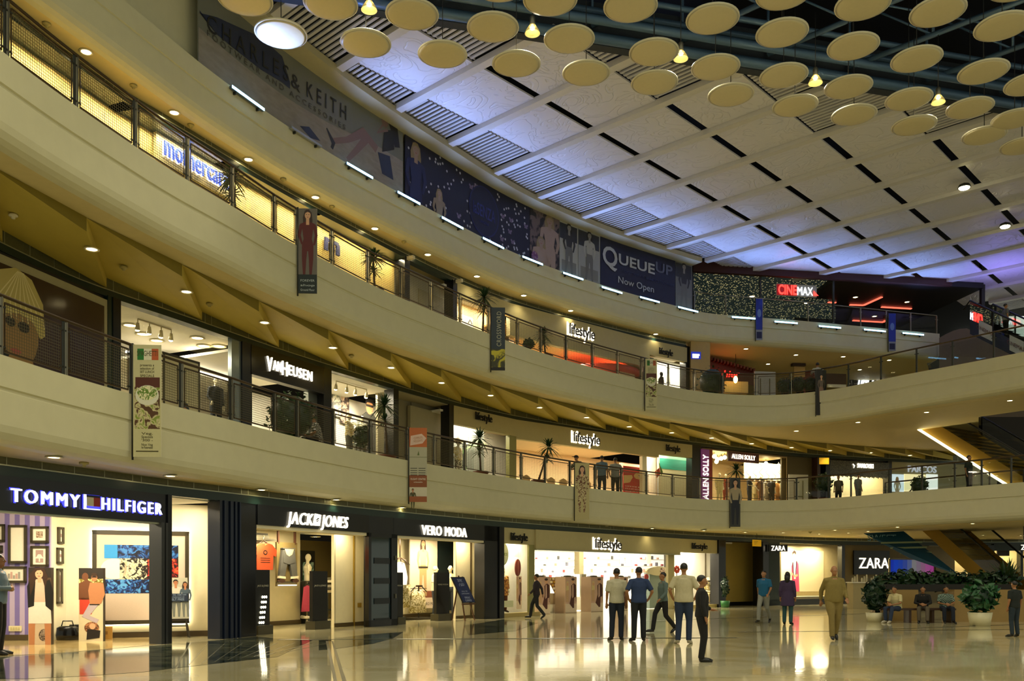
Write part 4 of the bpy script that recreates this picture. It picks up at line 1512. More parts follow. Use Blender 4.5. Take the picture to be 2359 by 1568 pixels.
def stand_board(fr, px0, px1, py0, py1, y, side, label):
 t = FT(fr, 'display_board', label, 'display board', None)
 a, b = fr.X(px0, y), fr.X(px1, y)
 z1 = fr.Z(py0, (px0 + px1) / 2, y)
 mb = MB()
 mb.bx(a, y, 0.0, b, y + .14, z1, mat('board_side', '2a2118', 0.5))
 mb.build('board', t)
 return t, a, b, z1
fr_s = frs
fr = Fr(P(92, 1485, 0), 0.06)
yq = 0.0
t, a, b, z1 = stand_board(fr, 66, 118, 1307, 1485, yq, 10, 'tall board printed with a woman in a black blazer and white shorts')
c = (a + b) / 2
W_ = b - a
mb = MB()
mb.rect(a, 0.0, b, z1, flat('warm_backdrop', 'cdb79a'), yq - .003)
mb.rect(a, z1 * .8, b, z1, flat('brown_backdrop', '55402c'), yq - .004)
mb.oval(c + .1, .25, .12, .16, cells('dog', '3a2a20', '9a8878', 20), yq - .005)
u = z1 / 6.0
yk = yq - .006
mb.limb([(c - .16, .95), (c - .17, .45), (c - .17, 0)], [.17, .14, .12], sk_m, yk)
mb.limb([(c + .16, .95), (c + .18, .45), (c + .18, 0)], [.17, .14, .12], sk_m, yk)
mb.poly([(c - .24, .55), (c + .26, .55), (c + .24, 1.0), (c + .2, 1.12), (c - .2, 1.12), (c - .24, .95)], flat('white_shorts', 'f0e6d4'), yk - .001)
mb.poly([(c - .14, 1.1), (c + .14, 1.1), (c + .12, 1.7), (c - .12, 1.7)], flat('blush_shirt', 'dcb9a0'), yk - .002)
mb.poly([(c - .25, .95), (c - .12, 1.0), (c - .09, 1.62), (c - .2, 1.72), (c - .27, 1.5)], ink, yk - .003)
mb.poly([(c + .28, .85), (c + .13, 1.0), (c + .1, 1.62), (c + .22, 1.68), (c + .3, 1.35)], ink, yk - .003)
mb.poly([(c - .2, 1.25), (c - .23, 1.8), (c - .1, 1.95), (c + .1, 1.96), (c + .18, 1.75), (c + .12, 1.45), (c + .06, 1.7), (c - .08, 1.68)], hr_b, yk - .0035)
mb.rect(c - .04, 1.6, c + .04, 1.75, sk_l, yk - .004)
mb.oval(c - .01, 1.82, .085, .125, sk_l, yk - .005)
for sg in (-1, 1):
 mb.oval(c - .01 + sg * .033, 1.835, .018, .008, ink, yk - .006, n=8)
mb.oval(c - .01, 1.76, .028, .009, flat('lips', '9c4a42'), yk - .006, n=8)
mb.poly([(c - .105, 1.84), (c - .1, 1.96), (c, 1.98), (c + .1, 1.95), (c + .1, 1.82), (c + .03, 1.92), (c - .05, 1.91)], hr_b, yk - .0065)
mb.map(lambda p: Vector((p.x, p.y, p.z if p.z in (0.0, z1, z1 * .8) else p.z * z1 / 1.98)))
mb.build('print', t)
settle(t)
fr = Fr(P(210, 1477, 0), 0.06)
t, a, b, z1 = stand_board(fr, 182, 238, 1308, 1477, yq, 10, 'tall board printed with a bare-chested man in jeans beside the picture frame')
c = (a + b) / 2
mb = MB()
mb.rect(a, 0, b, z1, flat('beach_pale', 'd9cba6'), yq - .003)
mb.rect(a, z1 * .78, b, z1, cells('leaves_gold', '7a6a1e', 'e8d890', 14), yq - .004)
yk = yq - .006
mb.poly([(a + .02, 0.75), (a + .3, .75), (a + .3, 1.2), (a + .02, 1.2)], flat('red_trunks', 'c4402a'), yk)
mb.poly([(a + .0, 1.15), (a + .32, 1.15), (a + .34, 1.6), (a + .2, 1.7), (a, 1.6)], flat('skin_deep', '6e4226'), yk)
mb.oval(a + .15, 1.78, .075, .11, flat('skin_deep', '6e4226'), yk - .001)
mb.limb([(c + .08, 1.05), (c - .12, .7), (c + .16, .55)], [.2, .17, .12], flat('jeans_pale', 'b7a7ae'), yk - .002)
mb.poly([(c - .02, 1.0), (c + .2, 1.0), (c + .26, 1.45), (c + .24, 1.62), (c - .02, 1.62), (c - .06, 1.4)], sk_m, yk - .003)
mb.limb([(c + .24, 1.6), (c + .28, 1.3), (c + .2, 1.05)], [.1, .09, .07], sk_m, yk - .0035)
mb.rect(c - .03, 1.0, c + .2, 1.03, ink, yk - .004)
mb.oval(c + .08, 1.75, .07, .1, sk_m, yk - .004)
mb.oval(c + .08, 1.84, .075, .05, hr_b, yk - .005)
mb.rect(c + .02, 1.76, c + .14, 1.79, ink, yk - .005)
mb.oval(c + .02, .38, .17, .16, cells('hair_girl', '5a3820', 'a87048', 14), yk - .004)
mb.poly([(c - .1, .05), (c + .2, .1), (c + .22, .3), (c - .08, .35)], flat('jacket_black', '17110e'), yk - .005)
mb.oval(c + .04, .42, .07, .085, sk_l, yk - .006)
mb.map(lambda p: Vector((p.x, p.y, p.z if p.z in (0, z1, z1 * .78) else p.z * z1 / 2.02)))
mb.build('print', t)
settle(t)
fr = fr_s
X, Z = fr.X, fr.Z
fr, yq = fb, -.45
X, Z = fr.X, fr.Z
t = FT(fr, 'handbag', 'black shiny bag on the floor between the two display boards', 'bag')
a, b = X(134, yq), X(178, yq)
mb = MB()
mb.lathe([(0.0, 0), (.24, 0.0), (.26, .12), (.24, .3), (.16, .34), (0, .34)], mat('bag_black', '0c0b0b', 0.2), ((a + b) / 2, yq, 0), 16, sy=.5)
mb.build('body', t)
mb = MB()
mb.tube([((a + b) / 2 - .14, yq, .3), ((a + b) / 2 - .1, yq, .46), ((a + b) / 2 + .1, yq, .46), ((a + b) / 2 + .14, yq, .3)], .015, MATS['bag_black'], 8)
mb.build('handle', t)
settle(t)
mb = MB()
a, b = X(160, -.35), X(182, -.35)
mb.bx(a, -.35, 0, b + .1, -.08, .36, mat('black_box', '14110f', 0.4))
F1(mb, fr, 'storage_box', 'black box behind the shiny bag', 'box')
mb = MB()
a, b = X(236, -.5), X(259, -.5)
mb.bx(a, -.5, 0, b, -.2, .3, mat('cardboard', 'b98a3c', 0.8))
mb.bx(a + .05, -.505, .12, b - .1, -.5, .2, flat('box_print', '8a6020'))
F1(mb, fr, 'cardboard_box', 'brown cardboard box under the framed crowd picture', 'box')
fr, yq = fb, -.45
X, Z = fr.X, fr.Z
t = FT(fr, 'wooden_chair', 'dark wooden chair that carries an advertising board in the cream recess', 'chair')
dk = mat('chair_dark', '2a2113', 0.4)
a, b = X(392, yq), X(432, yq)
zs = .43
mb = MB()
mb.bx(a, yq - .2, zs, b, yq + .22, zs + .05, dk)
mb.build('seat', t)
for lx, ly, ox in ((a + .03, yq - .17, -.02), (b - .03, yq - .17, .08), (a + .03, yq + .18, -.02), (b - .03, yq + .18, .06)):
 mb = MB()
 mb.bar((lx, ly, zs), (lx + ox, ly, 0), .04, .04, dk)
 mb.build('leg', t)
mb = MB()
mb.bar((a + .03, yq - .17, .3), (b, yq - .17, .3), .025, .03, dk)
mb.build('stretcher', t)
settle(t)
t = FT(fr, 'advertising_board', 'grey board with a couple and a dark blue band, resting on the chair', 'advertising board')
za, zb = zs + .05, Z(1330, 410, yq)
mb = MB()
a2, b2 = X(384, yq - .15), X(436, yq - .15)
def tilt(p):
 return Vector((p.x + (p.z - za) * -.03, p.y + (p.z - za) * .12, p.z))
mb.bx(a2, yq - .13, za, b2, yq - .10, zb, flat('board_grey', 'b9b49c'))
mb.rect(a2, za + (zb - za) * .4, b2, za + (zb - za) * .63, flat('band_navy', '16243a'), yq - .133)
c = (a2 + b2) / 2
fig2d(mb, c - .02, za + .02, (zb - za) * .93, sk_m, HAIR, flat('shirt_pale', 'cfc8b4'), flat('trouser_grey', '6d7068'), yq - .131, False, wide=1.15)
fig2d(mb, c + .2, za + .02, (zb - za) * .88, sk_m, hr_b, flat('denim_blue', '4a5a66'), flat('trouser_grey', '6d7068'), yq - .131, True, wide=1.0)
mb.rect(a2, za + (zb - za) * .42, b2, za + (zb - za) * .61, flat('band_navy', '16243a'), yq - .16)
for k, (tx, hh) in enumerate((('FLAT RS. 1000 OFF', .04), ('ON PURCHASE OF', .03), ('BELT FREE', .055))):
 mb.text(tx, flat('band_text', '8fa0b4'), hh, c, za + (zb - za) * (.58 - .055 * k), yq - .163, .001)
mb.map(tilt)
mb.build('board', t)
settle(t)
# ---------------------------------------------------------------- black menswear shop
fr = frame_px(G, 500, 845)
X, Z = fr.X, fr.Z
mb = MB()
mb.bx(X(500), -.10, 0, X(545), .3, 3.385, navy_black)
for px, w_ in ((508, .05), (522, .10), (533, .06), (543, .05)):
 mb.bx(X(px), -.14, 0, X(px) + w_, -.09, 3.385, mat('navy_fin', '101c33', 0.3))
fstruct(mb, fr, 'column')
mb = MB()
mb.bx(X(545), -.02, 0, X(590), .3, 3.385, black)
mb.bx(X(548), -.03, .08, X(587), -.02, 3.3, mat('black_gloss', '060709', 0.15))
fstruct(mb, fr, 'column')
t = FT(fr, 'shop_sign', 'black sign board with glowing slanted white capitals over the menswear shop', 'shop sign')
mb = MB()
zb_ = 2.86
mb.bx(X(590), -.06, zb_, X(845) + .05, .35, 3.385, black)
mb.bx(X(590), -.03, zb_ - .09, X(845), .35, zb_, wall_cream)
mb.build('board', t)
mb = MB()
s1, s2 = X(657), X(717)
mb.text('JACK', lit_white, .34, (s1 + s2) / 2, 3.115, -.12, .05, shear=.18, fit=(s2 - s1) * .96, spacing=1.12)
mb.build('lettering', t)
mb = MB()
s1, s2 = X(735), X(797)
mb.text('JONES', lit_white, .34, (s1 + s2) / 2, 3.115, -.12, .05, shear=.18, fit=(s2 - s1) * .96, spacing=1.12)
mb.build('lettering', t)
mb = MB()
s1, s2 = X(715), X(733)
mb.poly([(s1 + .02, 2.95), (s2 - .06, 2.95), (s2, 3.26), (s1 + .1, 3.28)], lit_white, -.12, -.07)
mb.limb([(s1 + .1, 3.09), (s1 + .2, 3.15), (s2 - .1, 3.14)], [.02, .04, .03], black, -.122)
mb.limb([(s1 + .12, 3.06), (s2 - .12, 3.10), (s2 - .2, 3.06)], [.02, .03, .02], black, -.122)
mb.build('emblem', t)
settle(t)
mb = MB()
yb = 3.2
mb.bx(X(560, .3), yb, 0, X(692, yb), yb + .1, 3.0, wall_cream)          # wall with the displays
mb.bx(X(660, 7.5), 7.5, 0, X(800, 7.5), 7.6, 3.0, mat('shop_wall_olive', 'a8945c', 0.6))
yw = .75
mb.bx(X(770, yw), yw, 0, X(845, yw), yw + .1, 3.0, wall_cream)
raywall(mb, fr, 771, yw, 7.5, 0, 3.0, wall_cream)
raywall(mb, fr, 845, 0, yw, 0, 3.0, wall_cream)
fstruct(mb, fr, 'wall_back')
mb = MB()
mb.bx(X(575), .3, 2.98, X(850), 8, 3.08, wall_white)
fstruct(mb, fr, 'ceiling')
mb = MB()
mb.bx(X(600, yb), yb - .04, 0, X(692, yb), yb, .13, base_brown)
mb.bx(X(770, yw), yw - .03, 0, X(845, yw), yw, .12, base_brown)
fstruct(mb, fr, 'baseboard_back')
mb = MB()
mb.bx(X(815, yw) - .03, yw - .03, 0, X(815, yw) + .03, yw, 2.8, gold)
fstruct(mb, fr, 'trim_1')
mb = MB()
a = X(824, yw)
mb.bx(a, yw - .025, Z(1398, 830, yw), X(832, yw), yw, Z(1388, 830, yw), gold)
F1(mb, fr, 'wall_socket', 'small brass socket low on the cream wall of the menswear shop', 'socket')
for xx, yy_, pw in ((X(610, 1.6), 1.8, 70), (X(665, 2.2), 2.1, 70), (X(800, .4), .38, 26), (X(730, 4), 4.2, 110)):
 flamp(fr, xx, yy_, 2.94, .5, .2 if yy_ > 1 else .1, pw, (1, .84, .52))
for px, yy_ in ((641, 1.3), (685, 1.5), (760, .6), (727, 4.6)):
 q = fr.pt(px, yy_, 2.975)
 downlight(q, 'round spot lamp in the entrance ceiling of the menswear shop, ' + {641: 'over the hanging jeans, left', 685: 'over the hanging jeans, right', 760: 'by the lit wall edge', 727: 'deep inside'}[px], 'menswear shop entrance spots', 0, size=1.2)
t = FT(fr, 'display_shelf', 'grey shelf with folded clothes above the orange tee', 'shelf')
yq = 2.3
a, b = X(588, yq), X(634, yq)
zt = Z(1240, 610, yq)
mb = MB()
mb.bx(a - .3, yq - .05, zt - .06, b, yq + .5, zt, mat('shelf_grey', '6b6552', 0.5))
mb.build('board', t)
mb = MB()
mb.bx(a, yq + .05, zt, b - .2, yq + .4, zt + .1, mat('folded_grey', '8a8672', 0.8))
mb.bx(a + .1, yq + .05, zt + .1, b - .25, yq + .4, zt + .16, mat('folded_dark', '39362c', 0.8))
mb.build('folded_clothes', t)
mb = MB()
mb.bx(a - .3, yq + .5, .9, b, yq + .55, zt - .06, mat('panel_lit_white', 'f6efe0', 0.5))
mb.build('back_panel', t)
settle(t)
t = FT(fr, 'hanging_tee', 'orange tee with black print on a hanger at the left of the menswear shop', 'tee shirt')
tee = cloth('orange', 'd8582c')
yk = yq - .25
c = X(608, yk)
z0, z1 = Z(1313, 608, yk), Z(1251, 608, yk)
mb = MB()
mb.poly([(c - .33, z0), (c + .33, z0 + .01), (c + .35, z1 - .35), (c + .47, z1 - .38), (c + .50, z1 - .2), (c + .3, z1 - .03), (c + .12, z1), (c, z1 - .06), (c - .12, z1), (c - .3, z1 - .04), (c - .5, z1 - .22), (c - .47, z1 - .4), (c - .35, z1 - .35)], tee, yk - .06, yk + .06)
mb.build('shirt', t)
mb = MB()
mb.oval(c, z1 - .27, .09, .07, ink, yk - .063)
mb.oval(c, z1 - .27, .05, .04, tee, yk - .065)
for k in range(3):
 mb.rect(c - .2, z1 - .44 - k * .06, c + .2, z1 - .425 - k * .06, ink, yk - .063)
mb.build('print', t)
mb = MB()
mb.tube([(c - .2, yk, z1 - .02), (c, yk, z1 + .08), (c + .2, yk, z1 - .02)], .02, MATS['chair_dark'], 8)
mb.tube([(c, yk, z1 + .07), (c, yk, z1 + .16), (c + .04, yk, z1 + .2), (c, yk, z1 + .23)], .01, steel, 6)
mb.build('hanger', t)
settle(t)
yq = 2.6
t = FT(fr, 'suspended_panel', 'olive panel hung on two rods that shows the grey jeans', 'display panel')
a, b = X(640, yq), X(687, yq)
z1, z0 = Z(1249, 663, yq), Z(1350, 663, yq)
pan = mat('panel_olive', '6b5c36', 0.5)
mb = MB()
mb.bx(a, yq + .03, z0, b, yq + .09, z1, pan)
mb.build('panel', t)
for xx in (a + .05, b - .12):
 mb = MB()
 mb.bx(xx, yq + .02, z1 - .05, xx + .06, yq + .08, 2.98, mat('rod_brown', '4a2c1c', 0.5))
 mb.build('rod', t)
mb = MB()
mb.bx(a + .05, yq - .04, z0 + .02, b - .1, yq + .03, z0 + .05, lit_white)
mb.bx(a + .05, yq - .05, z0 + .12, b - .1, yq + .03, z0 + .15, steel_dark)
mb.build('lit_shelf', t)
settle(t)
t = FT(fr, 'grey_jeans', 'grey jeans with turned-up cuffs on the olive panel', 'jeans')
jn = cloth('jean_grey', '4c4c4a')
c = (a + b) / 2 - .03
zt, zc, zl = Z(1262, 663, yq), Z(1288, 663, yq), Z(1335, 663, yq)
mb = MB()
for sg in (-1, 1):
 mb.poly([(c + sg * .02, zc), (c + sg * .28, zt - .05), (c + sg * .42, zl + .1), (c + sg * .18, zl + .08), (c + sg * .13, zc - .35)], jn, yq - .06, yq + .02)
mb.poly([(c - .28, zt - .06), (c + .28, zt - .06), (c + .25, zc - .1), (c, zc - .16), (c - .25, zc - .1)], jn, yq - .07, yq + .02)
mb.build('legs', t)
mb = MB()
mb.poly([(c - .22, zt), (c + .24, zt), (c + .14, zt - .2), (c, zt - .26), (c - .12, zt - .2)], flat('lining', 'cdbb98'), yq - .075)
mb.bx(c - .29, yq - .08, zt - .03, c + .29, yq + .02, zt, jn)
mb.build('waistband', t)
for sg in (-1, 1):
 mb = MB()
 mb.poly([(c + sg * .16, zl + .1), (c + sg * .44, zl + .12), (c + sg * .46, zl + .05), (c + sg * .15, zl + .03)], flat('cuff', 'e6d8bc'), yq - .075, yq)
 mb.oval(c + sg * .32, zl - .03, .15, .06, flat('boot_brown', '38160e'), yq - .07, yq)
 mb.build('cuff', t)
settle(t)
def gate(fr, px0, px1, py0, py1, y, label, word, lights=False):
 t = FT(fr, 'security_gate', label, 'security gate', 'security gates at the shop entrances')
 a, b = fr.X(px0, y), fr.X(px1, y)
 z1 = fr.Z(py0, (px0 + px1) / 2, y)
 mb = MB()
 mb.bx(a, y, .22, b, y + .12, z1, mat('gate_black', '08090a', 0.35))
 mb.build('panel', t)
 mb = MB()
 mb.bx(a - .02, y - .1, 0, b + .02, y + .25, .24, mat('gate_base', '4a4636', 0.35, 0.3))
 mb.build('foot', t)
 mb = MB()
 mb.text(word, flat('gate_text', 'b9b6a4'), .05, (a + b) / 2, z1 - .42, y - .006, .004, shear=.15, fit=(b - a) * .8)
 mb.build('lettering', t)
 if lights:
  dot = glow('gate_dot', 'fff6cf', 9)
  for r in range(9):
   zz = z1 - .72 - r * .135
   n = 3 if r < 7 else (2 if r == 7 else 1)
   for k in range(n):
    xx = a + .17 - r * .022 + k * .075
    if xx > a + .02:
     mb = MB()
     mb.ell((xx + .07, y - .01, zz), (.026, .012, .034), dot, 8, 6)
     mb.build('light_dot', t)
 return settle(t)
gate(fr, 590, 622, 1312, 1458, .35, 'black security gate with rows of white light dots', 'JACK & JONES', True)
gate(fr, 721, 755, 1315, 1447, .55, 'plain black security gate in the middle of the menswear shop', 'JACK & JONES')
def bust(fr, px, y, z, h, label, mcol=SKIN_P, head=True, group=None, turn=0.0):
 t = fthing(fr, 'mannequin_bust', label, 'mannequin', px, y, z, group, turn)
 mb = MB()
 s = h / .85
 mb.tube([(0, 0, 0), (0, 0, .2 * s), (0, 0, .42 * s), (0, 0, .52 * s)], [.11 * s, .10 * s, .13 * s, .07 * s], mcol, 12, flat=1.4)
 mb.tube([(0, 0, .5 * s), (0, 0, .62 * s)], [.055 * s, .05 * s], mcol, 10)
 if head:
  mb.ell((0, -.02 * s, .72 * s), (.075 * s, .095 * s, .12 * s), mcol)
 for sg in (-1, 1):
  mb.tube([(sg * .12 * s, 0, .5 * s), (sg * .21 * s, 0, .47 * s), (sg * .25 * s, .0, .25 * s), (sg * .2 * s, -.1 * s, .08 * s)], [.05 * s, .06 * s, .045 * s, .03 * s], mcol, 8)
 remesh(mb, 'torso', mcol, .02, t, 3)
 return t
yq = 3.2
z_ = Z(1335, 708, yq)
bust(fr, 709, yq, Z(1338, 709, yq), .92, 'ivory mannequin bust looking right inside the menswear shop', turn=.9)
t = FT(fr, 'clothes_rack', 'low rack with a shelf under the mannequin bust', 'rack')
a, b = X(694, yq), X(722, yq)
mb = MB()
mb.bx(a, yq - .2, Z(1342, 706, yq), b, yq + .2, Z(1338, 706, yq), steel_dark)
mb.build('top_shelf', t)
for xx in (a, b - .04):
 mb = MB()
 mb.bx(xx, yq - .2, 0, xx + .03, yq + .2, Z(1342, 706, yq), steel_dark)
 mb.build('side_frame', t)
mb = MB()
mb.bx(a, yq - .2, .12, b, yq + .2, .16, steel_dark)
mb.build('bottom_shelf', t)
settle(t)
t = FT(fr, 'pink_top', 'bright pink gathered top hanging below the mannequin bust', 'top')
c = X(707, yq - .25)
z0, z1 = Z(1407, 706, yq), Z(1346, 706, yq)
pk = cloth('pink', 'c84a6c')
mb = MB()
vs = []
n = 14
for i in range(n + 1):
 x = -.34 + .68 * i / n
 yo = .03 if i % 2 else -.03
 vs.append((c + x * .55, yq - .28, z1 - .02 - abs(x) * .12))
 vs.append((c + x, yq - .28 + yo, z0))
mb.add(vs, [(2 * i, 2 * i + 1, 2 * i + 3, 2 * i + 2) for i in range(n)], pk, True)
mb.build('cloth', t)
mb = MB()
mb.tube([(c - .17, yq - .28, z1 - .06), (c, yq - .28, z1 + .02), (c + .17, yq - .28, z1 - .06)], .015, SHOE, 6)
mb.tube([(c, yq - .28, z1 + .02), (c, yq - .28, z1 + .1)], .008, steel, 6)
mb.build('hanger', t)
settle(t)
t = FT(fr, 'white_shoe', 'pair of white canvas shoes under the pink top', 'shoes')
for k in (0, 1):
 mb = MB()
 xx = c - .08 + k * .14
 mb.tube([(xx, yq - .1, .22), (xx, yq - .22, .21), (xx + .03, yq - .34, .19)], [.06, .05, .035], flat('shoe_white', 'f0e8d4'), 8)
 mb.build('shoe', t)
settle(t)
t = FT(fr, 'folded_stack', 'stack of folded clothes on a low table right of the middle gate', 'clothes')
yq = 4.6
a, b = X(752, yq), X(771, yq)
for k, (h_, m) in enumerate(((.95, 'c0b08a'), (1.05, '3d3a30'), (1.15, '9a9488'), (1.32, 'd0c8b4'), (1.42, '5a5648'))):
 mb = MB()
 mb.bx(a, yq, h_, b + .2, yq + .4, h_ + .09, mat('fold%d' % k, m, .85))
 mb.build('garment', t)
settle(t)
mb = MB()
mb.bx(a - .1, yq - .1, 0, a, yq + .5, .92, steel_dark)
mb.bx(a - .1, yq - .1, .92, b + .4, yq + .5, .95, steel_dark)
mb.bx(a - .1, yq - .1, .3, b + .4, yq + .5, .33, steel_dark)
F1(mb, fr, 'low_table', 'dark low table under the folded clothes', 'table')
t = FT(fr, 'wall_mirror', 'framed picture screen behind the mannequin bust', 'mirror')
yq = 6.9
a, b = X(694, yq), X(726, yq)
z0, z1 = Z(1345, 710, yq), Z(1268, 710, yq)
mb = MB()
mb.bx(a, yq, z0, b, yq + .06, z1, mat('mirror_frame', '2c2a1e', .4))
mb.build('frame', t)
mb = MB()
mb.bx(a + .1, yq - .02, z0 + .1, b - .1, yq, z1 - .45, cells('screen_green', '2c5a3c', 'bcd8c8', 3))
mb.build('screen', t)
settle(t)
# ---------------------------------------------------------------- folding glass door between the two black shops
fr = frame_px(G, 845, 912)
X, Z = fr.X, fr.Z
t = FT(fr, 'glass_door', 'dark folded glass door between the two black shops', 'glass door')
a, b = X(846, -.05), X(912, -.05)
z1 = 2.86
mb = MB()
for q in ((a, 0, a + .12, z1), (b - .3, 0, b, z1), (a, 0, b, .2), (a, z1 - .12, b, z1)):
 mb.bx(q[0], -.12, q[1], q[2], .02, q[3], mat('door_black', '070a0c', .2))
mb.build('frame', t)
mb = MB()
mb.bx(a + .12, -.07, .2, b - .3, -.05, z1 - .12, mat('door_glass', '20343a', .06, var=0, spec=.9))
mb.build('pane', t)
for k in range(4):
 mb = MB()
 zz = z1 - .75 - .62 * k
 mb.bx(a + .35, -.055, zz, b - .42, -.04, zz + .42, cells('door_reflection%d' % k, '1c3a3a', ('3f6a5a', '4f7a4a', '3a6a80', '44706a')[k], 1.2))  # patch colours stand in for reflections in the door glass
 mb.bx(a + .3, -.09, zz - .18, b - .32, -.075, zz, mat('door_rail', '10181a', .25))
 mb.build('shelf_and_reflection', t)
for zz in (2.05, .85):
 mb = MB()
 mb.bx(b - .14, -.16, zz, b - .10, -.12, zz + .14, steel)
 mb.build('hinge', t)
settle(t)
mb = MB()
mb.bx(X(845) - .1, -.04, 2.86, X(912) + .1, .3, 3.385, black)
mb.bx(X(850), .1, 0, X(912), .2, 2.9, black)
fstruct(mb, fr, 'wall_panel')
# ---------------------------------------------------------------- black womenswear shop
fr = frame_px(G, 912, 1157)
X, Z = fr.X, fr.Z
t = FT(fr, 'shop_sign', 'black sign board with upright glowing white capitals over the womenswear shop', 'shop sign')
mb = MB()
zb_ = 2.84
mb.bx(X(905), -.05, zb_, X(1157) + .05, .35, 3.385, black)
mb.bx(X(912), -.02, zb_ - .08, X(1115), .35, zb_, wall_cream)
mb.build('board', t)
mb = MB()
s1, s2 = X(968), X(1071)
mb.text('VERO MODA', lit_white, .33, (s1 + s2) / 2, 3.08, -.11, .05, fit=s2 - s1, spacing=1.1)
mb.build('lettering', t)
settle(t)
mb = MB()
mb.bx(X(1114), -.05, 0, X(1146), .4, 3.385, black)
mb.bx(X(1146), -.1, 0, X(1157), .4, 3.385, mat('column_black', '050608', .25))
fstruct(mb, fr, 'column')
mb = MB()
yb, yw = 3.0, 1.0
mb.bx(X(905, yb), yb, 0, X(1050, yb), yb + .1, 3.0, wall_cream)
mb.bx(X(1007, yb - .05), yb - .08, .2, X(1050, yb - .05), yb, 3.0, mat('teal_panel', '0f2228', .4))
mb.bx(X(1050, yw), yw, 0, X(1114, yw), yw + .1, 3.0, wall_cream)
raywall(mb, fr, 1050, yw, yb, 0, 3, wall_cream)
raywall(mb, fr, 1114, 0, yw, 0, 3, wall_cream)
fstruct(mb, fr, 'wall_back')
mb = MB()
mb.bx(X(900), .3, 2.98, X(1130), 4, 3.08, wall_white)
fstruct(mb, fr, 'ceiling')
mb = MB()
mb.bx(X(1085, yw) - .04, yw - .03, .1, X(1085, yw) + .04, yw, 2.9, base_brown)
mb.bx(X(1050, yw), yw - .03, 0, X(1114, yw), yw, .1, base_brown)
mb.bx(X(912, yb), yb - .03, 0, X(1010, yb), yb, .14, base_brown)
fstruct(mb, fr, 'trim_2')
for xx, yy_, pw in ((X(930, 1.4), 1.6, 60), (X(975, 1.6), 1.6, 70), (X(1025, 1.6), 1.7, 70), (X(1080, .6), .6, 30)):
 flamp(fr, xx, yy_, 2.94, .5, .2, pw, (1, .84, .52))
for px, yy_, nm in ((948, 1.2, 'left of the tall poster'), (982, 1.2, 'over the tall poster'), (1042, 1.2, 'over the two mannequins')):
 downlight(fr.pt(px, yy_, 2.975), 'round spot lamp in the womenswear shop ceiling, ' + nm, 'womenswear shop spots', 0, size=1.2)
t = FT(fr, 'wall_poster', 'tall poster of a woman in a beige top and wide trousers', 'poster')
yq = 2.55
a, b = X(945, yq), X(1008, yq)
mb = MB()
mb.bx(a, yq, .35, b, yq + .04, 2.95, flat('poster_pink', 'dcc9b4'))
mb.rect(a + .3, .75, b, 1.0, flat('poster_brown', '7a4632'), yq - .002)
mb.text('VERO MODA', ink, .11, b - .42, .52, yq - .003, .001, shear=.2)
fig2d(mb, X(975, yq), .75, 2.2, sk_l, hr_b, flat('beige_top', 'ccb193'), flat('beige_trouser', 'b39468'), yq - .003, True, pose=1, wide=1.0, arm=sk_l)
mb.rect(X(975, yq) - .27, 1.86, X(975, yq) + .27, 1.92, ink, yq - .02)
mb.build('print', t)
settle(t)
t = FT(fr, 'branch_chandelier', 'dark hanger chandelier with a white dress at the left of the womenswear shop', 'chandelier')
yq = 1.8
c = X(922, yq)
mb = MB()
mb.tube([(c, yq, 2.98), (c, yq, 2.2)], .02, SHOE_B, 6)
for k in range(9):
 an = k * .7
 mb.tube([(c, yq, 2.2), (c + .25 * math.cos(an), yq + .2 * math.sin(an), 2.1), (c + .38 * math.cos(an), yq + .3 * math.sin(an), 1.95)], [.02, .015, .01], SHOE_B, 6)
mb.build('branches', t)
mb = MB()
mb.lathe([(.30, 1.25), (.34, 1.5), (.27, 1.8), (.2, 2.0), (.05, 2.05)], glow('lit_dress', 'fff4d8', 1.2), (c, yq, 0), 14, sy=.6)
mb.build('white_dress', t)
mb = MB()
mb.lathe([(.22, .45), (.27, .7), (.22, 1.0), (.28, 1.25)], cells('leaf_dress', 'e8dcb8', '8a7a3c', 10), (c + .25, yq, 0), 14, sy=.6)
mb.build('patterned_skirt', t)
settle(t)
t = FT(fr, 'dress_rack', 'low rack with gathered cream patterned dresses before the tall poster', 'rack')
yq = 1.7
c = X(965, yq)
z1 = Z(1350, 965, yq)
mb = MB()
for k in range(3):
 o_ = (k - 1) * .22
 mb.lathe([(.30, .25), (.27, .55), (.2, .95), (.14, z1 - .2), (.05, z1 - .12)], cells('leaf_dress', 'e8dcb8', '8a7a3c', 10), (c + o_, yq + .05 * k, 0), 14, sy=.6)
mb.build('dresses', t)
mb = MB()
mb.bar((c - .45, yq, z1 - .08), (c + .45, yq, z1 - .08), .02, .02, SHOE)
mb.bar((c - .2, yq, z1 - .02), (c - .45, yq, z1 - .2), .03, .02, SHOE)
mb.bar((c + .2, yq, z1 - .02), (c + .45, yq, z1 - .2), .03, .02, SHOE)
mb.bx(c - .14, yq - .02, z1 - .02, c + .2, yq + .02, z1 + .04, SHOE_B)
mb.build('hanger_rail', t)
mb = MB()
mb.bx(c - .4, yq - .25, 0.0, c + .4, yq + .3, .08, mat('rack_foot', '2a2418', .5))
mb.bar((c, yq, .05), (c, yq, z1), .03, .03, SHOE)
mb.build('stand', t)
settle(t)
gate(fr, 1006, 1036, 1318, 1428, .55, 'black security gate before the two mannequins', 'VERO MODA')
gate(fr, 913, 929, 1318, 1437, .12, 'half hidden black security gate beside the folded glass door', 'MODA')
yq = 1.6
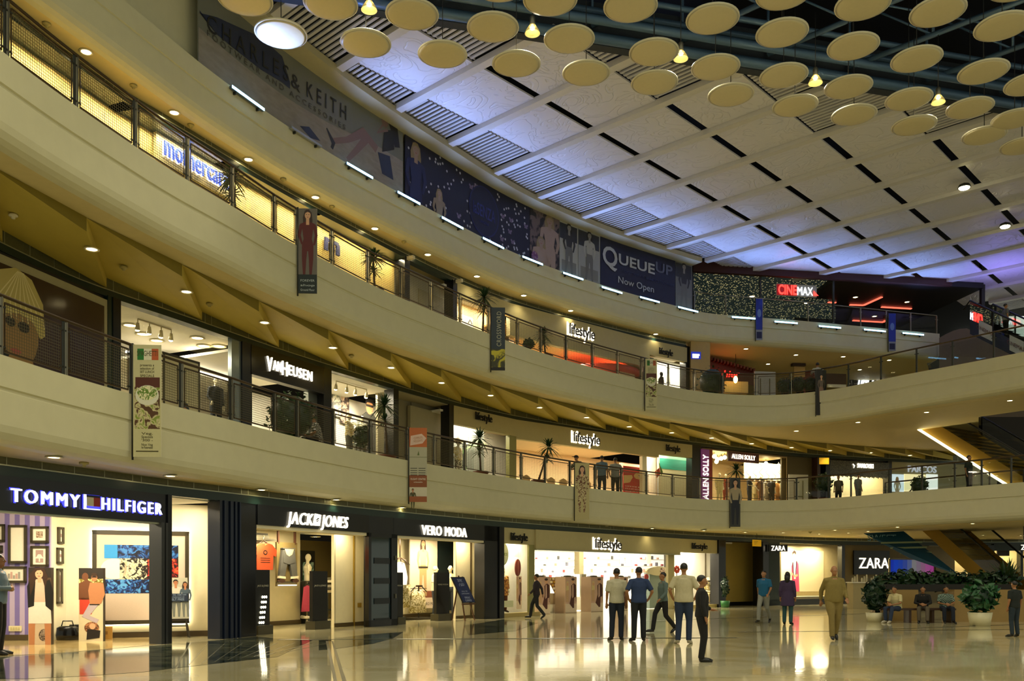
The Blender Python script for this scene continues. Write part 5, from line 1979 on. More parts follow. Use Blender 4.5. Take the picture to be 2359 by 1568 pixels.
person('ivory mannequin with raised arm and denim trousers, right of the security gate', fr.pt(1038, yq, 0.0), fr.rz - .9, 1.95, dict(elL=(-.30, -.05, 1.2), wrL=(-.2, -.2, 1.05), fiL=(-.12, -.25, 1.0), elR=(.28, .06, 1.18), wrR=(.30, -.1, .98)), None, cloth('denim_dark', '252c38'), SKIN_P, None, SHOE, name='mannequin', cat='mannequin')
person('ivory mannequin in a white blouse, half hidden behind the security gate', fr.pt(1003, yq + .3, 0.0), fr.rz + .5, 1.93, dict(elR=(.33, -.08, 1.22), wrR=(.30, -.3, 1.25), fiR=(.3, -.38, 1.3)), cloth('blouse_white', 'efe6cf'), cloth('denim_dark', '252c38'), SKIN_P, None, SHOE, name='mannequin', cat='mannequin')
t = FT(fr, 'easel', 'wooden easel standing before the womenswear shop', 'easel')
yq = -.25
c = X(1075, yq)
zt = Z(1325, 1065, yq)
wd = mat('easel_wood', '5a3518', .5)
mb = MB(); mb.bar((X(1072, yq), yq, 0), (c - .22, yq + .18, zt), .045, .03, wd); mb.build('leg', t)
mb = MB(); mb.bar((X(1094, yq), yq, 0), (c + .0, yq + .18, zt * .98), .045, .03, wd); mb.build('leg', t)
mb = MB(); mb.bar((X(1052, yq + .5), yq + .7, 0), (c - .15, yq + .2, zt * .95), .04, .03, wd); mb.build('leg', t)
mb = MB(); mb.bar((X(1067, yq), yq + .03, .58), (X(1096, yq), yq + .03, .58), .05, .05, wd); mb.build('ledge', t)
settle(t)
t = FT(fr, 'blue_notice_board', 'tilted navy notice board with white writing on the easel', 'notice board')
mb = MB()
bl = flat('notice_navy', '182a5e')
x0, x1 = X(1066, yq), X(1095, yq)
x2, x3 = X(1047, yq), X(1081, yq)
zl_, zu = .62, zt - .05
y0_, y1_ = yq - .02, yq + .14
def brd(u, v, d=0.0):
 return (x0 + (x1 - x0) * u + (x2 - x0) * v, y0_ + (y1_ - y0_) * v - d, zl_ + (zu - zl_) * v)
mb.add([brd(0, 0, -.03), brd(1, 0, -.03), brd(1, 1, -.03), brd(0, 1, -.03), brd(0, 0, .01), brd(1, 0, .01), brd(1, 1, .01), brd(0, 1, .01)], [(0, 1, 2, 3), (4, 5, 6, 7), (0, 1, 5, 4), (1, 2, 6, 5), (2, 3, 7, 6), (3, 0, 4, 7)], ink)
mb.add([brd(.04, .03, .014), brd(.96, .03, .014), brd(.96, .97, .014), brd(.04, .97, .014)], [(0, 1, 2, 3)], bl)
mb.build('panel', t)
mb = MB()
wtx = flat('notice_text', 'a9b4d8')
for tx, hh, v in (('30%', .16, .84), ('OFF!', .14, .68), ('ON ALL TOPS', .05, .45), ('CONDITIONS APPLY', .045, .36), ('SPRING', .09, .2), ('SUMMER', .09, .09)):
 k = len(mb.v)
 mb.text(tx, wtx, hh, 0, 0, 0, .002)
 for i in range(k, len(mb.v)):
  p = mb.v[i]
  b_ = brd(.5, v, .018)
  mb.v[i] = Vector((b_[0] + p.x * .8 + p.z * (x2 - x0) / (zu - zl_), b_[1] - p.y, b_[2] + p.z))
mb.build('writing', t)
settle(t)
# ================================================================ BEIGE SHOP, PASSAGE, PINK SUIT SHOP
beige = mat('beige_fascia', 'b5a878', .5)
dark_txt = mat('letter_black', '0c0b08', .4)
halo = glow('letter_halo_white', 'fff4dc', 2.2)
def life_sign(mb, fr, px0, px1, z, h, y, lit=False):
 a, b = fr.X(px0, y), fr.X(px1, y)
 if lit:
  mb.text('lifestyle', halo, h * 1.18, (a + b) / 2 - .05, z, y - .02, .01, fit=(b - a) * 1.08, bold=.03)
 mb.text('lifestyle', dark_txt, h, (a + b) / 2, z, y - .10, .05, fit=b - a, bold=.004)
fr = frame_px(G, 1157, 1232)
fc = frame_px(G, 1232, 1553)
f3 = frame_px(G, 1553, 1656)
mb = MB()
yb = 5.5
lw = mat('beige_shop_white', 'f6f0e0', .5)
mb.bx(fc.X(1150, yb), yb, 0, fc.X(1640, yb), yb + .1, 3.3, lw)
fstruct(mb, fc, 'wall_back')
mb = MB()
raywall(mb, fr, 1158, .1, 1.3, 0, 3.3, lw)
mb.bx(fr.X(1157, 1.2), 1.2, 0, fr.X(1215, 1.2), 1.25, 3.3, lw)
fstruct(mb, fr, 'wall_left')
mb = MB()
mb.bx(f3.X(1556, 1.6), 1.6, 0, f3.X(1657, 1.6), 1.7, 3.3, lw)
raywall(mb, f3, 1655, .1, 1.6, 0, 3.3, lw)
mb.bx(f3.X(1632, 1.4), 1.55, .2, f3.X(1633, 1.4), 1.6, 2.8, base_brown)
fstruct(mb, f3, 'wall_right')
mb = MB()
mb.bx(fc.X(1150, 2), .3, 3.3, fc.X(1660, 1), 6, 3.38, lw)
fstruct(mb, fc, 'ceiling')
for xx, yy_, pw, s_ in ((fc.X(1270, 3), 3, 150, 2.5), (fc.X(1380, 3), 3, 170, 3), (fc.X(1500, 3), 3, 150, 2.5)):
 flamp(fc, xx, yy_, 3.26, s_, 1.6, pw, (1, .93, .74))
flamp(fr, fr.X(1190, .7), .7, 3.2, 1.0, .4, 110, (1, .9, .62))
flamp(f3, f3.X(1590, .8), .8, 3.2, 2.0, .4, 190, (1, .9, .66))
t = FT(fc, 'shop_fascia', 'long beige fascia with black backlit lower-case letters on the ground floor', 'shop sign')
z0, z1 = 2.62, 3.38
mb = MB()
mb.bx(fc.X(1230), -.12, z0, fc.X(1563), .15, z1, beige)
mb.bx(fc.X(1230), -.15, z0 - .04, fc.X(1563), .15, z0, steel_line)
mb.build('board', t)
mb = MB()
life_sign(mb, fc, 1369, 1429, fc.Z(1252, 1399), .42, -.12, True)
mb.build('lettering', t)
settle(t)
for f_, a, b, sa, sb, nm, zb_ in ((fr, 1157, 1230, 1174, 1212, 'left', 2.78), (f3, 1562, 1656, 1592, 1627, 'right', 2.72)):
 t = FT(f_, 'shop_fascia', 'narrow beige fascia with small black letters over the %s ground floor show window' % nm, 'shop sign')
 mb = MB()
 mb.bx(f_.X(a), -.03, zb_, f_.X(b), .12, 3.38, beige)
 mb.build('board', t)
 mb = MB()
 life_sign(mb, f_, sa, sb, 3.06, .30, -.03)
 mb.build('lettering', t)
 settle(t)
mb = MB()
mb.bx(fr.X(1157), -.05, 0, fr.X(1243), .25, .16, mat('plinth_beige', 'a8945a', .4))
F1(mb, fr, 'window_plinth', 'low beige plinth under the left show window of the ground floor', 'plinth')
mb = MB()
mb.bx(fr.X(1218, .0), -.02, .16, fr.X(1231, 0), .06, 2.78, mat('green_column', '8f8a52', .4))
F1(mb, fr, 'entrance_pier', 'narrow olive pier at the left of the beige shop entrance', 'pier')
mb = MB()
mb.bx(f3.X(1538, .1), .05, 0, f3.X(1552, .1), .2, 2.62, beige)
F1(mb, f3, 'entrance_pier', 'beige pier at the right of the beige shop entrance', 'pier')
t = FT(fr, 'round_sign', 'round pale green sign hanging in the left show window', 'sign')
mb = MB()
c = fr.X(1157, .6)
mb.oval(c, fr.Z(1275, 1160, .6), .42, .47, flat('sign_green', 'b9c49a'), .6, .64, n=28)
mb.oval(c, fr.Z(1275, 1160, .6), .37, .42, flat('sign_pale', 'dfe3c0'), .595, n=28)
mb.text('ses', flat('sign_leaf', '8a9a2c'), .17, c + .18, fr.Z(1274, 1160, .6), .59, .002)
mb.build('disc', t)
settle(t)
def couple_poster(mb, a, b, z0, z1, y):
 """printed poster of a man in a brown coat and a blonde woman"""
 w_, h_ = b - a, z1 - z0
 mb.rect(a, z0, b, z1, flat('poster_rose', 'cfa993'), y)
 mb.rect(a, z0, b, z0 + h_ * .25, flat('poster_cream', 'e3cdb4'), y - .001)
 c = a + w_ * .66
 mb.poly([(c - w_ * .3, z0 + h_ * .25), (c - w_ * .02, z0 + h_ * .12), (c + w_ * .1, z0 + h_ * .13), (c + w_ * .12, z0 + h_ * .42), (c + w_ * .27, z0 + h_ * .44), (c + w_ * .26, z0 + h_ * .78), (c + w_ * .05, z0 + h_ * .84), (c - w_ * .15, z0 + h_ * .76), (c - w_ * .12, z0 + h_ * .5)], flat('coat_brown', '4a1a12'), y - .002)
 mb.poly([(c - w_ * .06, z0 + h_ * .4), (c + w_ * .05, z0 + h_ * .45), (c + w_ * .04, z0 + h_ * .8), (c - w_ * .05, z0 + h_ * .78)], flat('shirt_rose', 'dbb6a2'), y - .003)
 mb.oval(c, z0 + h_ * .885, w_ * .13, h_ * .07, sk_l, y - .004)
 mb.oval(c, z0 + h_ * .94, w_ * .14, h_ * .035, hr_b, y - .005)
 mb.poly([(a + w_ * .03, z0 + h_ * .6), (a + w_ * .1, z0 + h_ * .88), (a + w_ * .26, z0 + h_ * .88), (a + w_ * .32, z0 + h_ * .6)], hr_y, y - .002)
 mb.poly([(a + w_ * .05, z0 + h_ * .3), (a + w_ * .28, z0 + h_ * .3), (a + w_ * .3, z0 + h_ * .64), (a + w_ * .05, z0 + h_ * .62)], flat('dress_beige', 'c9a27c'), y - .0025)
 mb.oval(a + w_ * .18, z0 + h_ * .8, w_ * .08, h_ * .05, sk_l, y - .003)
t = FT(fr, 'window_poster', 'narrow poster of a couple hanging under the brown oval in the left show window', 'poster')
a, b = fr.X(1190, .9), fr.X(1202, .9)
mb = MB()
mb.bx(a, .9, .25, b, .93, fr.Z(1327, 1196, .9), paper)
couple_poster(mb, a, b, .25, fr.Z(1327, 1196, .9), .897)
mb.build('print', t)
settle(t)
t = FT(fr, 'hanging_oval', 'dark red-brown oval hanging above the narrow couple poster', 'decoration')
mb = MB()
c = fr.X(1194, .8)
zc = fr.Z(1307, 1194, .8)
mb.oval(c, zc, .19, .34, flat('oval_brown', '5c1c10'), .8, .84, n=24)
mb.rect(c - .006, zc - .34, c + .006, 3.2, flat('wire_pale', 'b08a70'), .795)
mb.bx(c - .2, .8, zc + .42, c + .2, .84, zc + .9, flat('oval_card', 'e6d6cc'))
mb.build('disc', t)
settle(t)
mb = MB()
PR(mb, fr, 1159, 1383, 1183, 1398, .55, flat('sign_pale', 'dfe3c0'))
a = fr.X(1171, .55)
mb.text('NEW', paper, .09, a, fr.Z(1388, 1171, .55), .545, .002)
F1(mb, fr, 'window_card', 'pale green card low in the left show window', 'sign')
person('mannequin in a brown printed coat at the left edge of the left show window', fr.pt(1160, .8, .16), fr.rz - .4, 1.7, None, cells('coat_print', '6a2a12', 'd8a040', 14), cloth('brown', '6a3a1c'), SKIN_P, hr_b, SHOE_B, 'long', name='mannequin', cat='mannequin', tunic=.3)
for k, (x0, x1, xs) in enumerate(((1240, 1268, 1277), (1303, 1329, 1337), (1362, 1390, 1398), (1428, 1447, 1453))):
 y = .75
 t = FT(fc, 'security_gate', 'security gate with a couple poster, ' + ('leftmost, behind the walker in grey', 'between the perfume stand and the white display', 'left of the man in the white shirt', 'between the two men seen from behind')[k], 'security gate', 'poster gates of the beige shop')
 a, b = fc.X(x0, y), fc.X(x1, y)
 z1 = fc.Z(1328, x0, y)
 mb = MB()
 mb.bx(a, y, 0, b, y + .55, z1, mat('gate_rose', 'b89a7c', .5))
 mb.lathe([(.24, 0), (.2, .05), (0, .06)], steel_dark, ((a + b) / 2, y + .2, z1), 14, sy=.6)
 mb.build('body', t)
 mb = MB()
 couple_poster(mb, a, b, .02, z1 - .02, y - .002)
 mb.text('AUSTIN REED', flat('side_text', '5c4a2c'), .07, b - .05, z1 / 2, y - .008, .001, vert=True, fit=None)
 mb.build('print', t)
 settle(t)
 mb = MB()
t = FT(fc, 'perfume_stand', 'slanted perfume display with rows of yellow boxes between the gates', 'display stand')
y = 1.6
a, b = fc.X(1273, y), fc.X(1305, y)
z0, z1 = fc.Z(1366, 1289, y), fc.Z(1329, 1289, y)
mb = MB()
mb.add([(a + .15, y, z0), (b, y, z0), (b + .02, y + .3, z1), (a - .02, y + .3, z1)], [(0, 1, 2, 3)], mat('stand_brown', '7a4a1c', .4))
mb.bx(a + .1, y + .05, .35, b, y + .4, z0, mat('stand_beige', 'a8906a', .4))
mb.bx(a + .1, y + .05, 0, b, y + .4, .35, mat('stand_white', 'efe6d0', .4))
mb.text('LO', paper, .16, b - .12, (z0 + .35) / 2 + .05, y + .04, .004)
mb.build('stand', t)
for r in range(5):
 for k in range(4):
  u, v = (k + .5) / 4, (r + .5) / 5
  x = a + .15 * (1 - v) + (b - a - .15 * (1 - v)) * u
  mb = MB()
  zz, yy_ = z0 + (z1 - z0) * v, y + .3 * v
  mb.bx(x - .055, yy_ - .05, zz - .05, x + .055, yy_ + .0, zz + .05, mat('perfume%d' % ((r * 3 + k) % 4), ('e8c860', 'f2e4b0', 'c89a30', 'f6efd8')[(r * 3 + k) % 4], .3))
  mb.build('perfume_box', t)
settle(t)
t = FT(fc, 'display_counter', 'white cosmetics counter with a black tester column', 'counter')
y = 1.8
mb = MB()
PR(mb, fc, 1338, 1374, 1366, 1404, y, lw, .5)
mb.build('base', t)
mb = MB()
PR(mb, fc, 1340, 1322, 1351, 1374, y + .05, mat('tester_grey', 'b9b49c', .3), .1)
mb.build('panel', t)
mb = MB()
PR(mb, fc, 1352, 1328, 1363, 1376, y + .02, black, .1)
for r in range(9):
 PR(mb, fc, 1358, 1332 + r * 4.8, 1361, 1334.5 + r * 4.8, y, paper, .02)
mb.build('tester_column', t)
settle(t)
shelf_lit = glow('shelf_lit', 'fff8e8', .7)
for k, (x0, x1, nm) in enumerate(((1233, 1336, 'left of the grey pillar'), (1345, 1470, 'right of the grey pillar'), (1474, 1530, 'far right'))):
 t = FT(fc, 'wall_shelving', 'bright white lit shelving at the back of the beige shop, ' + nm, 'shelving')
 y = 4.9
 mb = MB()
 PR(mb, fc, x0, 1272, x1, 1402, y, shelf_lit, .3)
 mb.build('back', t)
 for r, py in enumerate((1288, 1303, 1318, 1332)):
  mb = MB()
  PR(mb, fc, x0, py, x1, py + 1.2, y - .25, lw, .25)
  mb.build('shelf', t)
 mb = MB()
 for i in range(16):
  px = x0 + 4 + (x1 - x0 - 8) * i / 15
  py = (1288, 1303, 1318, 1332)[i * 7 % 4]
  c = ('c85a5a', '8a8a9a', 'e8b8a0', '6a6a6a', 'd8c8a8')[i % 5]
  PR(mb, fc, px, py - 4 - i % 3 * 2, px + 2 + i % 2, py, y - .2, mat('goods%d' % (i % 5), c, .4), .1)
 o = mb.build('goods', t)
 o['kind'] = 'stuff'
 settle(t)
mb = MB()
PR(mb, fc, 1335, 1270, 1345, 1322, 4.3, mat('pillar_grey', 'a0926a', .5), .3)
F1(mb, fc, 'shop_pillar', 'grey-beige pillar between the bright shelves of the beige shop', 'pillar')
t = FT(fc, 'hanging_pictures', 'four pale brown fashion prints hung high in the beige shop', 'picture')
for i, x0 in enumerate((1428, 1442, 1456, 1490)):
 mb = MB()
 PR(mb, fc, x0, 1276, x0 + 10, 1298, 4.2, cells('print_pale', 'e8d8c0', 'a89078', 5), .03)
 mb.build('print', t)
settle(t)
t = FT(fc, 'vanity_panel', 'grey shop panel with a cup picture on top, behind the walking man', 'display panel')
y = .9
mb = MB()
PR(mb, fc, 1497, 1318, 1534, 1400, y, mat('panel_blue_grey', '8a9a92', .5), .3)
mb.build('body', t)
mb = MB()
a, b = fc.X(1490, y), fc.X(1545, y)
zc = fc.Z(1315, 1517, y)
mb.oval((a + b) / 2, zc, (b - a) / 2, .22, flat('panel_cream', 'd8cca4'), y - .03, y + .1)
mb.oval((a + b) / 2 + .3, zc + .03, .25, .14, cells('cup_print', 'e0c8b0', '5a2a1c', 8), y - .035)
mb.oval(a - .05, zc - .28, .17, .14, flat('badge_red', 'b03028'), y - .04, y)
mb.build('header', t)
settle(t)
for px, nm, hh in ((1254, 'a dark bun, seen over the leftmost poster gate', 1.62), (1296, 'dark hair, seen over the perfume stand', 1.55)):
 person('saleswoman with ' + nm, fc.pt(px, 3.2, 0), fc.rz + .3, hh, None, cloth('rose', 'c8a08c'), cloth('black', '141312'), SKIN, HAIR, SHOE, long_hair=False, vox=.024)
t = FT(f3, 'white_chair', 'white chair in the right show window', 'chair')
y = .95
c = f3.X(1633, y)
mb = MB(); mb.bx(c - .25, y - .22, .62, c + .25, y + .25, .68, lw); mb.build('seat', t)
for ax in (-.22, .18):
 for ay in (-.2, .2):
  mb = MB(); mb.bx(c + ax, y + ay, .16, c + ax + .04, y + ay + .04, .62, lw); mb.build('leg', t)
settle(t)
def big_hat(t, V_, s):
 mb = MB()
 mb.lathe([(.34, -.02), (.3, 0), (.12, .03), (.11, .12), (0, .14)], flat('hat_sand', 'cdb692'), V_['hed'] + Vector((0, .02, .09)), 18)
 mb.build('hat', t)
 mb = MB()
 mb.bx(V_['hed'].x - .07, V_['hed'].y - .11, V_['hed'].z, V_['hed'].x + .07, V_['hed'].y - .08, V_['hed'].z + .04, ink)
 mb.build('sunglasses', t)
person('seated mannequin in a yellow print dress and sunglasses in the right show window', f3.pt(1631, y - .1, .16), f3.rz - .5, 1.7, SIT, cells('dress_print', 'e8c860', 'fff2c8', 10), cloth('sand', 'd8c08a'), SKIN_P, hr_b, SHOE_B, name='mannequin', cat='mannequin', long_hair=True, extra=big_hat)
t = FT(f3, 'flower_decoration', 'red paper flower on a rod in the right show window', 'decoration')
c, zc = f3.X(1560, .8), f3.Z(1311, 1560, .8)
mb = MB()
for i in range(7):
 an = i * .9
 mb.ell((c + .14 * math.cos(an), .8, zc + .12 * math.sin(an)), (.1, .05, .09), cloth('red', 'a83a24'), 8, 6)
mb.build('flower', t)
mb = MB(); mb.bx(c - .01, .8, .16, c + .02, .83, zc, steel); mb.build('rod', t)
settle(t)
mb = MB()
a = f3.X(1600, .9)
mb.bx(f3.X(1553, .0), -.02, 0, f3.X(1656, 0), .3, .16, MATS['plinth_beige'])
F1(mb, f3, 'window_plinth', 'low beige plinth under the right show window of the ground floor', 'plinth')
f4 = frame_px(G, 1656, 1765)
mb = MB()
mb.bx(f4.X(1651), -.15, 0, f4.X(1667), .4, 3.4, MATS['column_black'])
mb.bx(f4.X(1753), -.15, 0, f4.X(1766), .5, 3.4, MATS['column_black'])
fstruct(mb, f4, 'column')
mb = MB()
y = 1.2
mb.bx(f4.X(1660, y), y, .16, f4.X(1760, y), y + .1, 3.4, mat('passage_ochre', 'a89248', .6))
mb.bx(f4.X(1660, y), y - .02, 0, f4.X(1760, y), y, .2, black)
mb.bx(f4.X(1746, .9), .3, 0, f4.X(1752, .9), y, 3.4, wall_cream)
fstruct(mb, f4, 'wall_passage')
t = fthing(f4, 'hanging_sign', 'small yellow sign hanging over the plain passage on the ground floor', 'sign', 1744, -1.2, 0)
f4b = Fr(f4.pt(1744, -1.2), 0.05)
z0, z1 = f4b.Z(1258, 1744), f4b.Z(1243, 1744)
mb = MB()
yel = mat('sign_yellow', 'd8a818', .5, emit=.25, ecol='d8a010')
a, b = f4b.X(1729), f4b.X(1759)
mb.bx(a, -.03, z0, b, .03, z1, yel)
for k in range(3):
 mb.rect(a + .06, z1 - .09 - k * .07, a + .4 - k * .08, z1 - .075 - k * .07, flat('sign_mark', '8a6a10'), -.032)
mb.build('panel', t)
mb = MB(); mb.tube([(0, 0, z1), (0, 0, 3.74)], .01, steel_dark, 6); mb.build('rod', t)
f5 = frame_px(G, 1766, 1945)
X, Z = f5.X, f5.Z
mb = MB()
y = 1.3
mb.bx(X(1780, y), y, .45, X(1950, y), y + .1, 3.4, mat('suit_shop_wall', 'd8c698', .6))
mb.bx(X(1780, y), y - .9, .3, X(1945, y), y, .45, mat('window_floor', 'efe2bc', .4))
mb.bx(X(1766), .0, 0, X(1945), .3, .32, black)
mb.bx(X(1765), .0, 0, X(1797), .3, 3.4, mat('dark_teal_wall', '12262a', .4))
fstruct(mb, f5, 'wall_back')
flamp(f5, X(1830, .6), .6, 3.3, 1.2, .5, 170, (1, .9, .62))
flamp(f5, X(1890, .6), .6, 3.3, 1.0, .5, 120, (1, .86, .5))
t = FT(f5, 'wall_poster', 'huge lit poster of a man in a pink suit in the show window', 'poster')
y = 1.22
mb = MB()
PR(mb, f5, 1800, 1268, 1898, 1362, y, flat('poster_sand', 'e6d8b0'), .04)
c, s0 = X(1830, y), Z(1362, 1830, y)
s1 = Z(1266, 1830, y)
h_ = s1 - s0
k = h_ / 100
pinkm = flat('suit_pink', 'b8385a')
mb.poly([(c - 6 * k, s0), (c + 9 * k, s0), (c + 9 * k, s0 + 62 * k), (c + 4 * k, s0 + 72 * k), (c - 6 * k, s0 + 70 * k), (c - 9 * k, s0 + 60 * k)], pinkm, y - .004)
mb.poly([(c + 2 * k, s0), (c + 18 * k, s0), (c + 16 * k, s0 + 40 * k), (c + 15 * k, s0 + 66 * k), (c + 8 * k, s0 + 74 * k), (c + 3 * k, s0 + 60 * k)], flat('suit_pink2', 'd04870'), y - .005)
mb.poly([(c - 1 * k, s0 + 30 * k), (c + 5 * k, s0 + 30 * k), (c + 6 * k, s0 + 72 * k), (c - 3 * k, s0 + 72 * k)], paper, y - .006)
mb.limb([(c - 10 * k, s0 + 45 * k), (c + 2 * k, s0 + 36 * k), (c + 12 * k, s0 + 40 * k)], [5 * k, 5 * k, 6 * k], sk_l, y - .007)
mb.limb([(c - 5 * k, s0 + 70 * k), (c - 2 * k, s0 + 38 * k)], [3 * k, 2 * k], ink, y - .007)
mb.limb([(c + 8 * k, s0 + 73 * k), (c + 5 * k, s0 + 40 * k)], [3 * k, 2 * k], ink, y - .007)
mb.oval(c, s0 + 84 * k, 5.5 * k, 9 * k, flat('face_bright', 'f2dcb4'), y - .008)
mb.poly([(c - 7 * k, s0 + 82 * k), (c - 7 * k, s0 + 94 * k), (c, s0 + 99 * k), (c + 6 * k, s0 + 95 * k), (c + 6 * k, s0 + 88 * k), (c, s0 + 92 * k), (c - 5 * k, s0 + 90 * k)], hr_b, y - .009)
mb.build('print', t)
settle(t)
mb = MB()
PR(mb, f5, 1940, 1250, 1947, 1392, .0, MATS['column_black'], .3)
fstruct(mb, f5, 'column')
f6 = Fr(P(1792, 1395, 0), .15)
def lit_zara(fr, x0, x1, py, h, name, label, bx):
 t = FT(fr, 'shop_sign', label, 'shop sign')
 mb = MB()
 PR(mb, fr, *bx, 0, black, .1)
 mb.build('board', t)
 mb = MB()
 a, b = fr.X(x0), fr.X(x1)
 mb.text('ZARA', lit_white, h, (a + b) / 2, fr.Z(py, (x0 + x1) / 2), -.05, .04, fit=b - a, spacing=1.05)
 mb.build('lettering', t)
 return settle(t)
lit_zara(Fr(f5.pt(1792, -.5), .1), 1777, 1809, 1262, .27, '', 'small black projecting sign with four white capitals over the show window', (1771, 1254, 1815, 1270))
f7 = frame_px(G, 1945, 2100)
mb = MB()
y = .2
mb.bx(f7.X(1947, y), y, 0, f7.X(2200, y), y + .2, 3.4, mat('grey_brown_wall', '6e6448', .5))
fstruct(mb, f7, 'wall_right')
lit_zara(f7, 1979, 2047, 1296, .62, '', 'large black wall sign with four tall white capitals behind the flower planters', (1968, 1268, 2050, 1323))
# ================================================================ FIRST FLOOR SHOPS
ZF, ZH = 4.98, 8.46
def room(fr, a, b, y1, zf, zc, wm, cm, lamps, name='wall_back', ym=None):
 mb = MB()
 mb.bx(fr.X(a, y1) - .4, y1, zf, fr.X(b, y1) + .4, y1 + .1, zc, wm)
 raywall(mb, fr, b, .15, y1, zf, zc, wm)
 fstruct(mb, fr, name)
 mb = MB()
 mb.bx(min(fr.X(a), fr.X(a, y1)) - .5, .2, zc, fr.X(b) + .3, y1 + .1, zc + .08, cm)
 fstruct(mb, fr, 'ceiling')
 for px, y, pw in lamps:
  flamp(fr, fr.X(px, y), y, zc - .06, 1.2, .4, pw, (1, .9, .66))
def plinth(fr, a, b, y0, y1, h, label):
 mb = MB()
 mb.bx(fr.X(a, y0), y0, ZF, fr.X(b, y0), y1, ZF + h, mat('plinth_white', 'd8cfae', .5))
 F1(mb, fr, 'display_plinth', label, 'plinth')
def col(fr, a, b, zf, zc, m, y0=-.08, y1=.35, name='column'):
 mb = MB()
 mb.bx(fr.X(a), y0, zf, fr.X(b), y1, zc, m)
 return fstruct(mb, fr, name)
def track(fr, pts, y, z, label):
 """ceiling track with small spot heads"""
 t = FT(fr, 'track_light', label, 'track light', 'track lights in the shop windows')
 a, b = fr.X(pts[0], y), fr.X(pts[-1], y)
 mb = MB(); mb.bx(a, y - .02, z, b, y + .02, z + .03, mat('track_beige', 'b9ac84', .4)); mb.build('rail', t)
 for px in pts:
  x = fr.X(px, y)
  mb = MB()
  mb.tube([(x, y, z), (x, y, z - .1)], .015, MATS['track_beige'], 6)
  mb.tube([(x, y, z - .08), (x + .03, y + .05, z - .26)], [.035, .075], MATS['track_beige'], 10)
  mb.ell((x + .035, y + .055, z - .27), (.06, .05, .03), bulb_m, 8, 6)
  mb.build('spot_head', t)
 return settle(t)
DC = MATS['dark_green_beam']
f = frame_px(S, -60, 245)
col(f, -70, 250, ZF, ZH + .02, mat('board_wall', '2a241a', .6), .05, .2, 'wall_left')
t = FT(f, 'wrapped_poster', 'large glossy brown poster of a blonde woman in a pale edged frame', 'poster')
mb = MB()
a, b = f.X(-60), f.X(243)
z1 = 8.36
mb.bx(a, -.06, ZF, b, 0, z1, mat('poster_edge', 'a8a07a', .5))
mb.bx(a, -.10, ZF, b - .16, -.05, z1 - .2, mat('poster_gloss', '3a2a22', .18, bump=.35, scale=2.2, stretch=(1, 1, .5)))
c = f.X(45, -.1)
zk = f.Z(745, 45, -.1)
y = -.105
mb.oval(c, zk - .15, .55, .8, flat('face_tan', '8a6a3c'), y, n=28)
mb.poly([(c - .3, zk - 2.2), (c + .75, zk - 2.2), (c + .35, zk - .6), (c - .2, zk - .7)], flat('face_tan', '8a6a3c'), y + .001)
mb.poly([(c - .75, zk - .1), (c - .8, zk + .6), (c - .55, zk + 1.0), (c - .1, zk + 1.18), (c + .35, zk + 1.05), (c + .68, zk + .6), (c + .74, zk - .1), (c + .6, zk - .2), (c + .4, zk + .12), (c, zk + .22), (c - .4, zk + .12)], flat('hair_gold', 'b8a860'), y - .002)
for k in range(9):
 x_ = c - .55 + k * .14
 mb.limb([(c - .05 + k * .02, zk + 1.12), (x_, zk + .5), (x_ + .02 * k, zk + .06)], [.02, .03, .02], flat('hair_shade', '7d6c2c' if k % 2 else 'd8cc92'), y - .003)
mb.oval(c + .12, zk - .05, .17, .12, ink, y - .002)
mb.oval(c - .25, zk - .02, .14, .11, ink, y - .002)
mb.oval(c - .1, zk - .62, .15, .06, flat('lips', '9c4a42'), y - .002)
mb.poly([(c - .9, zk - 1.6), (c - .4, zk - .9), (c - .25, zk - .7), (c - .75, zk - .55), (c - 1.0, zk - .9)], flat('feather_black', '0a1416'), y - .003)
for k in range(12):
 mb.oval(c + .15 + k * .06, zk - 1.0 - k * .09, .02, .02, flat('beads', 'c8c0a0'), y - .003, n=8)
mb.build('print', t)
settle(t)
col(f, 243, 258, ZF, ZH + .02, DC)
f = frame_px(S, 258, 556)
X, Z = f.X, f.Z
col(f, 256, 274, ZF, ZH + .02, black)
room(f, 274, 552, 4.5, ZF, 8.5, lw, lw, ((330, 2, 130), (430, 2, 130), (510, 2, 100)))
mb = MB()
mb.bx(X(290, 3), 2.6, 7.95, X(560, 3), 4.5, 8.02, lw)
mb.bx(X(290, 2.6), 2.55, 8.0, X(560, 2.6), 2.62, 8.06, glow('cove_light', 'fff4d8', 4))
fstruct(mb, f, 'ceiling')
track(f, (318, 345, 372, 395), .9, 8.46, 'ceiling track with four spot heads in the left bright shop window')
for k, (px, y) in enumerate(((300, 1.6), (330, 2.0), (362, 2.2), (455, .9), (470, 1.4), (505, 1.0), (520, 1.7))):
 downlight(f.pt(px, y, 8.495), 'white round ceiling lamp in the left bright shop window, ' + ('far left', 'second from left', 'third from left', 'fourth, near the middle', 'fifth from left', 'sixth from left', 'far right')[k], 'lamps in the left bright shop window', 0, size=1.4)
col(f, 533, 554, ZF, ZH, mat('pier_silver', '8f9a9c', .25, .5), -.02, .12)
col(f, 554, 576, ZF, ZH + .02, navy_black)
t = FT(f, 'suit_poster_board', 'framed standing board of a man in a dark suit with spectacles', 'display board')
y = .8
a, b = X(374, y), X(461, y)
z1 = Z(822, 420, y)
mb = MB()
mb.bx(a, y, ZF, b, y + .05, z1, flat('board_cream', 'd8cfa8'))
mb.rect(a + .03, ZF, a + .10, z1, MATS['frame_olive'], y - .004); mb.rect(b - .07, ZF, b, z1, MATS['frame_olive'], y - .004); mb.rect(a, z1 - .07, b, z1, MATS['frame_olive'], y - .004)
c = (a + b) / 2 + .12
suit = flat('suit_navy', '16202c')
